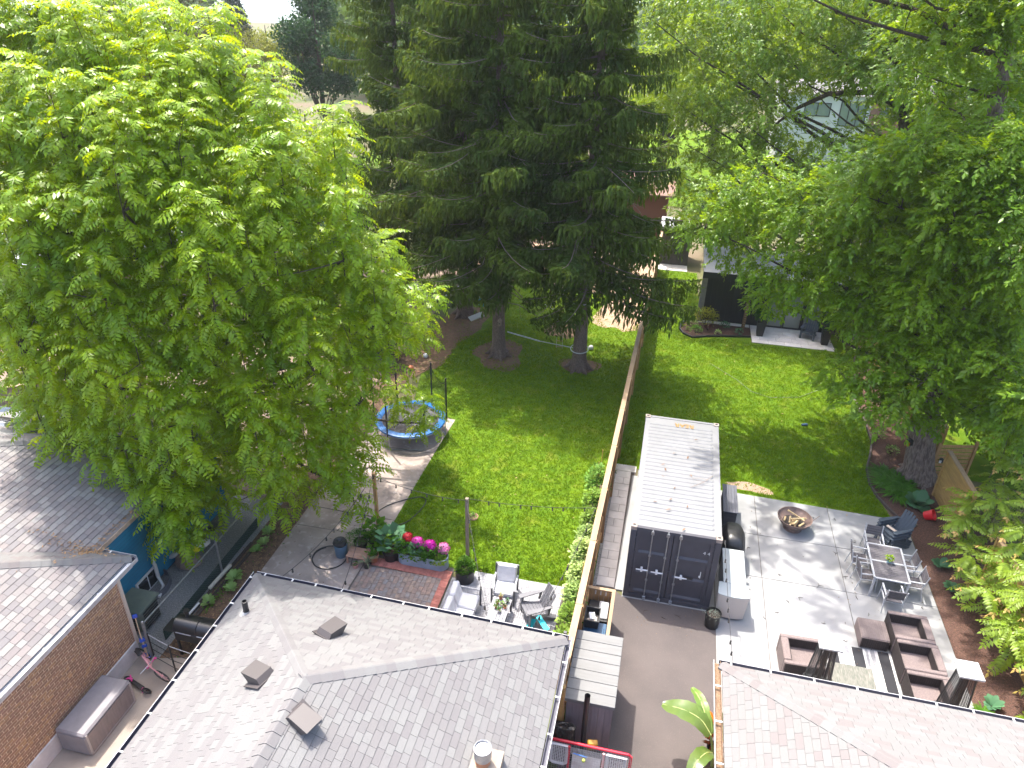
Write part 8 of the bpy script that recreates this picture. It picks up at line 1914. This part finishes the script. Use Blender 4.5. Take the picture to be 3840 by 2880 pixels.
# --- sapling with big feathery leaves at the right edge
sl = thing('sapling', 'tree of heaven sapling with long feathery pink tipped leaves at the right edge', 'sapling', (10.7, 1.0, 0))
sf = [frond(.88, 9, .22, .098, d, 50 + s, tipm=(s % 2)) for s, d in enumerate((.7, .95, 1.2, .85, .6, 1.05))]
sme = []
for V, F, M in sf:
    me = bpy.data.meshes.new('compound_leaf'); me.from_pydata(V.tolist(), [], F.tolist()); me.materials.append(LSAP); me.materials.append(LSAPP); me.polygons.foreach_set('material_index', M.tolist()); me.update(); sme.append(me)
g = np.random.default_rng(9); segs = []; cnt = 0; sap = []
for k, (bx_, by_, tx, ty, h) in enumerate(((10.3, 3.3, 9.7, 3.9, 1.7), (10.6, 3.4, 10.5, 4.1, 2.5), (10.4, 2.0, 9.6, 2.5, 1.5), (10.7, 1.9, 10.7, 2.6, 2.5), (10.4, .8, 9.6, 1.2, 1.5), (10.7, .7, 10.4, 1.0, 2.3), (10.7, .6, 11.2, 1.2, 2.9), (10.6, -.4, 9.8, -.2, 1.5),
        (10.8, -.4, 10.7, -.1, 2.3), (11, 1, 11.8, 2.2, 3.4), (11.0, 3.6, 11.4, 4.4, 3.4), (10.9, -.9, 11.3, -.8, 2.2), (11.2, 5.2, 11.2, 5.5, 3.0), (11.0, -1.5, 10.5, -1.5, 1.5), (10.6, 4.6, 10.3, 5.0, 1.7), (11.4, 6.5, 11.5, 7.0, 3.2), (10.9, 2.8, 11.2, 3.3, 3.0), (10.6, 1.4, 10.1, 1.8, 2.0), (10.6, .1, 10.2, .4, 2.0), (11.2, .2, 11.6, .4, 3.0), (10.8, -1.2, 10.2, -1.0, 1.8), (11.6, -1, 12, -1, 2.8))):
    a, b = Vector((bx_, by_, 0)), Vector((tx, ty, h)); pts = arc(a, b, .1, 4, k); segs.append((pts, [.028, .024, .018, .014, .008]))
    for u in (.5, .72, .88, 1.0, 1.0):
        c = a.lerp(b, u); nf = 4 if u < 1 else 6
        for q in range(nf):
            an = 2.399 * cnt + g.uniform(-.4, .4); e = -.05 + .5 * (u - .5) + g.normal() * .15; s = g.uniform(.7, 1.12) * (.75 if u == 1 and q % 2 else 1)
            dd = np.array([[math.cos(an) * math.cos(e), math.sin(an) * math.cos(e), math.sin(e)]]); Mx = frames(dd, roll=np.array([g.normal() * .2]))[0]
            sap.append((int(g.integers(0, 6)), c.copy(), Mx, s))
            cnt += 1
sap.sort(key=lambda q: (q[1] - CAM).length)
for k_, c, Mx, s in sap[:300]:
    o = bpy.data.objects.new('compound_leaf', sme[k_]); COL.objects.link(o); o.parent = sl
    o.matrix_basis = Matrix.Translation(c - sl.location) @ Matrix(Mx.tolist()).to_4x4() @ Matrix.Scale(s, 4)
if len(sap) > 300:
    V, F, M = joinT(sf, [q[0] for q in sap[300:]], np.array([q[2] * q[3] for q in sap[300:]]), np.array([tuple(q[1]) for q in sap[300:]]))
    rawmesh('inner_foliage', V, F, [LSAP, LSAPP], sl, mi=M)['kind'] = 'stuff'
tubes_mesh('trunk', segs, mat('sapling_stem', (.13, .11, .06), .8), sl)

# --- background trees, each its own thing
def card(l, w, seed):
    g = np.random.default_rng(seed); V = []; F = []
    for i in range(5):
        p = g.normal(size=3) * l * .6; d = g.normal(size=3); d[2] -= .3; d /= np.linalg.norm(d); s = np.cross(d, g.normal(size=3)); s /= np.linalg.norm(s); nn = np.cross(s, d); k = len(V); q = g.uniform(.7, 1.2)
        V += [p, p + d * l * .45 * q + s * w * q / 2 - nn * w * .15, p + d * l * q, p + d * l * .45 * q - s * w * q / 2 - nn * w * .15]; F += [(k, k + 1, k + 2), (k, k + 2, k + 3)]
    return np.array(V), np.array(F)
cards = {}
def bgtree(label, x, y, h, r, m, n, ls=.26, low=.22, seed=1, name='tree', cone=False, group='trees in the far gardens', nb=16):
    z0 = gz(x, y); t = thing(name, label, 'tree', (x, y, z0), 0, group); g = np.random.default_rng(seed)
    if ls not in cards: cards[ls] = [card(ls, ls * .55, int(ls * 100) + s) for s in range(5)]
    locs = []; dirs = []; segs = [([Vector((x, y, z0)), Vector((x + .1, y, z0 + h * .3)), Vector((x, y, z0 + h * .85))], [r * .07 + .05, r * .055, .03])]
    if cone:
        for _ in range(n):
            u = g.uniform() ** .75; a = g.uniform(0, 6.28); tier = .78 + .22 * ((u * 13) % 1); q = r * u * tier * g.uniform(.55, 1.05)
            locs.append((x + math.cos(a) * q, y + math.sin(a) * q, z0 + h * (1 - u * (1 - low)) - q * .18)); dirs.append((math.cos(a), math.sin(a), -.35 + g.normal() * .25))
    else:
        B_ = []
        for k in range(nb):
            while True:
                v = g.uniform(-1, 1, 3)
                if v @ v < 1: break
            B_.append(np.array([x + v[0] * r * .78, y + v[1] * r * .78, z0 + h * (low + (1 - low) * .5) + v[2] * h * (1 - low) * .40])); segs.append((arc((x, y, z0 + h * max(.2, low)), B_[-1], .1, 3, k), [.06 + r * .012, .05, .03, .015]))
        for _ in range(n):
            c = B_[int(g.integers(0, nb))]; v = g.normal(size=3); v /= np.linalg.norm(v); rr = r * .42 * g.uniform(.45, 1.05)
            locs.append(c + v * np.array([rr, rr, rr * .8])); dirs.append(v + g.normal(size=3) * .5 - np.array([0, 0, .2]))
    locs, dirs = np.array(locs), np.array(dirs); vi = g.integers(0, 5, len(locs))
    V, F, _ = joinT(cards[ls], vi, frames(dirs, roll=g.uniform(0, 6.28, len(locs))) * g.uniform(.7, 1.25, len(locs))[:, None, None], locs)
    rawmesh('crown', V, F, m, t)['kind'] = 'stuff'; tubes_mesh('trunk', segs, M_barkdark, t)
    return t
F_brown = leafmat('leaf_bronze', (.050, .050, .020), (.032, .036, .017), (.10, .09, .02), .25, var=.35, nscale=.4)
F_blue = leafmat('leaf_bluespruce', (.035, .060, .050), (.022, .042, .036), (.04, .07, .05), .15, var=.3, nscale=.4)
F_olive = leafmat('leaf_olive', (.19, .20, .04), (.13, .15, .035), (.22, .22, .03), .35, var=.3, nscale=.4)
F_dark = leafmat('leaf_deep', (.022, .060, .026), (.015, .042, .022), (.05, .10, .03), .3, var=.35, nscale=.4)
F_grey = leafmat('leaf_greygreen', (.26, .29, .17), (.13, .17, .08), (.18, .22, .10), .3, var=.35, nscale=.7)
F_lime = leafmat('leaf_yellowgreen', (.13, .19, .015), (.085, .15, .012), (.35, .42, .015), .5, var=.3, nscale=.4)
F_mid = leafmat('leaf_medium', (.055, .11, .018), (.036, .08, .015), (.13, .22, .02), .4, var=.35, nscale=.4)
bgtree('dark bronze leaved broad tree behind the walnut top', -50, 51, 16, 8.6, F_brown, 3600, .34, .1, 401)
bgtree('dark bronze tree lower and nearer behind the walnut right shoulder', -41.5, 46, 10.5, 4.2, F_brown, 2400, .34, .1, 402)
bgtree('blue green conifer far away between the bronze tree and the pale sky', -58.5, 80, 15.5, 4.4, F_blue, 2600, .34, .08, 403, cone=True, name='conifer')
bgtree('yellow olive weeping tree in the gap left of the spruces', -44.2, 62, 12.2, 4.7, F_olive, 2400, .26, .1, 404)
bgtree('dark green round maple against the left spruce top', -32.6, 50, 15.5, 3.9, F_dark, 2600, .36, .2, 405)
bgtree('pale grey green flowering lilac beside the left spruce', -22.5, 27, 9.4, 3.0, F_grey, 2600, .17, .12, 406, name='lilac_bush')
bgtree('second grey green lilac lower behind the walnut right edge', -24.5, 24, 7.4, 3.0, F_grey, 2300, .17, .12, 407, name='lilac_bush')
bgtree('grey green lilac touching the left spruce boughs above the walnut shoulder', -19.8, 26, 8.6, 2.7, F_grey, 2300, .17, .12, 430, name='lilac_bush')
bgtree('small grey leaved shrub tree under the left spruce boughs', -19.0, 22.0, 6.0, 2.6, F_grey, 1500, .16, .1, 408, name='lilac_bush')
bgtree('dense dark evergreen hedge tree between walnut and spruce', -16.5, 15.5, 5.5, 2.6, F_dark, 1500, .2, .02, 409)
bgtree('dark evergreen shrub behind the trampoline', -12.9, 12.5, 3.4, 1.7, F_dark, 1100, .16, .02, 410)
bgtree('mid green tree at the top left corner', -60, 52, 15, 8, F_mid, 2200, .34, .1, 411)
bgtree('bright lime tree glowing between the spruce trunks', -10, 46, 12, 6.0, F_lime, 2400, .3, .12, 412)
bgtree('lime green tree behind the right spruce top', -1.5, 52, 13, 6.2, F_lime, 2200, .3, .12, 413)
bgtree('medium green tree far behind the left spruce', -22, 52, 14, 6.0, F_mid, 2000, .32, .12, 414)
bgtree('yellow green tree behind the maple above the white house', 9.5, 76, 15.5, 6.5, F_lime, 2200, .34, .15, 415)
bgtree('medium green tree left of the white house', 3.0, 63, 13, 5.0, F_mid, 1900, .32, .12, 416)
bgtree('dark green tree right of the brick house', 28, 58, 14.5, 6.0, F_dark, 1900, .34, .12, 417)
bgtree('medium green tree in front of the red brick house', 20.5, 50, 8.0, 4.4, F_mid, 1700, .3, .1, 418)
bgtree('lime leaved shrub tree beyond the cedar fence at the right', 14.5, 14.5, 5.2, 2.6, F_lime, 1700, .18, .05, 419)
bgtree('bright green bush beyond the fence at the right edge', 13.6, 9.5, 4.4, 2.2, F_lime, 1500, .15, .03, 420)
bgtree('medium green bush behind the sapling at the right edge', 13.2, 4.8, 3.6, 1.9, F_mid, 1300, .14, .03, 421)
bgtree('deep green tree behind the maple trunk', 17.5, 34, 10, 5.0, F_mid, 2200, .26, .1, 422)
bgtree('bushy green tree right of the studio roof', 14.0, 27, 7.0, 3.4, F_lime, 1700, .2, .05, 423)
bgtree('dark green tree at the far right top', 34, 44, 15, 7, F_dark, 1900, .34, .1, 424)
bgtree('medium green tree filling the gap over the back fence', -5.5, 42.5, 8.5, 4.2, F_mid, 1700, .28, .08, 425)
bgtree('dark green tree behind the rust roofed house', -17, 72, 16, 7, F_dark, 1900, .36, .1, 426)
bgtree('dark green bush beside the far shed', 3.6, 31, 4.5, 2.4, F_dark, 1300, .2, .03, 427)
bgtree('medium green tree in the neighbour yard behind the walnut', -27, 14, 8, 4, F_mid, 1700, .26, .1, 428)
# far-off woods: one mass
g = np.random.default_rng(77); cc = [card(1.3, .8, 500 + s) for s in range(5)]; locs = []; dirs = []
for k in range(420):
    y = g.uniform(88, 330); x = g.uniform(-.95, .62) * y - 5; r = g.uniform(3.5, 6.5); h = g.uniform(9, 17) * (1 if y < 200 else .9)
    if -.66 < x / (y + 16) < -.49: continue
    for _ in range(34):
        v = g.normal(size=3); v /= np.linalg.norm(v); locs.append((x + v[0] * r, y + v[1] * r, gz(x, y) + h * .58 + v[2] * h * .42)); dirs.append(v + g.normal(size=3) * .5)
locs, dirs = np.array(locs), np.array(dirs)
V, F, _ = joinT(cc, g.integers(0, 5, len(locs)), frames(dirs, roll=g.uniform(0, 6.28, len(locs))) * g.uniform(.8, 1.5, len(locs))[:, None, None], locs)
o = rawmesh('distant_woods', V, F, leafmat('leaf_far', (.055, .095, .028), (.035, .068, .025), (.10, .16, .03), .3, var=.35, nscale=.08)); o['kind'] = 'stuff'; o['label'] = 'distant leafy woods along the horizon'

# ---------------------------------------------------------------- grass blades
LGR = leafmat('grass_blade', (.112, .182, .008), (.075, .14, .007), (.25, .35, .010), .40, rough=.6, spec=.15, var=.2, nscale=2.2)
def inpoly(poly, x, y):
    c = np.zeros(len(x), bool); n = len(poly)
    for i in range(n):
        (x0, y0), (x1, y1) = poly[i], poly[(i + 1) % n]
        cr = ((y0 > y) != (y1 > y)) & (x < (x1 - x0) * (y - y0) / (y1 - y0 + 1e-12) + x0); c ^= cr
    return c
def grass(poly, n, seed, label, holes=()):
    g = np.random.default_rng(seed); xs = np.array([p[0] for p in poly]); ys = np.array([p[1] for p in poly])
    x = g.uniform(xs.min(), xs.max(), n * 3); u = g.uniform(0, 1, n * 3) ** 1.35; y = ys.min() + (ys.max() - ys.min()) * u
    ok = inpoly(poly, x, y)
    for (cx, cy, rx, ry) in holes: ok &= ~((((x - cx) / rx) ** 2 + ((y - cy) / ry) ** 2 < 1) & (g.uniform(0, 1, len(x)) < .88))
    x, y = x[ok][:n], y[ok][:n]; n = len(x); V = np.zeros((n, 3, 3, 3)); 
    for k in range(3):
        a = g.uniform(0, 6.28, n); h = g.uniform(.035, .085, n); w = g.uniform(.008, .016, n); bx_ = x + g.normal(size=n) * .03; by_ = y + g.normal(size=n) * .03; tl = g.uniform(.3, 1.1, n) * h
        V[:, k, 0] = np.stack([bx_ - np.sin(a) * w, by_ + np.cos(a) * w, np.zeros(n)], 1); V[:, k, 1] = np.stack([bx_ + np.sin(a) * w, by_ - np.cos(a) * w, np.zeros(n)], 1); V[:, k, 2] = np.stack([bx_ + np.cos(a) * tl, by_ + np.sin(a) * tl, h], 1)
    F = np.arange(n * 9).reshape(-1, 3); o = rawmesh('grass', V.reshape(-1, 3), F, LGR); o['kind'] = 'stuff'; o['label'] = label
grass([(-10.3, 22.8), (-10.1, 13), (-9.4, 9.2), (-7.42, 8.05), (-7.5, 5.5), (-7.56, 3.5), (-7.56, 1.6), (-7.6, .4), (-6.9, .18), (-5.1, .2), (-4.9, -.05), (-1.72, -.02), (-1.62, 5.2), (-.8, 5.6), (-.75, 12), (-.65, 22.5)], 34000, 1, 'mown grass of the left lawn',
      holes=((-7.15, 14.2, 1.2, 1.4), (-9.7, 17.3, 1.3, 1.9), (-10.2, 14.2, .8, 3.4), (-2, 20.6, 1.1, 2.2), (-4, 24.5, 3.3, 2), (-3.3, 14, .8, .8), (-4.6, 17.6, .8, 1)))
grass([(-.72, 6.6), (2.6, 6.5), (2.65, 5.98), (8.4, 5.82), (8.3, 6.5), (8.1, 7.2), (8.08, 7.9), (8.2, 8.8), (8.5, 9.7), (8.7, 10.6), (8.7, 12), (8.6, 14), (9.2, 18.4), (4.7, 18.55), (3.2, 18.9), (1.8, 18.4), (1.1, 19.2), (1.9, 21), (1.9, 27.8), (-.3, 27.8), (-.5, 18)], 34000, 2, 'mown grass of the right lawn', holes=((3.9, 6.35, .75, .3),))

# ---------------------------------------------------------------- summer haze
mb = MB(); mb.bx(-615, 615, -75, 715, -9.6, 27.5)
hz = bpy.data.materials.new('haze_air'); hz.use_nodes = True; nt = hz.node_tree; nt.nodes.remove(nt.nodes['Principled BSDF'])
pv = nt.nodes.new('ShaderNodeVolumePrincipled'); pv.inputs['Color'].default_value = (.93, .95, .97, 1); pv.inputs['Density'].default_value = .0003; pv.inputs['Anisotropy'].default_value = .3
nt.links.new(pv.outputs[0], nt.nodes['Material Output'].inputs['Volume'])
o = mb.build('haze', hz); o['kind'] = 'stuff'
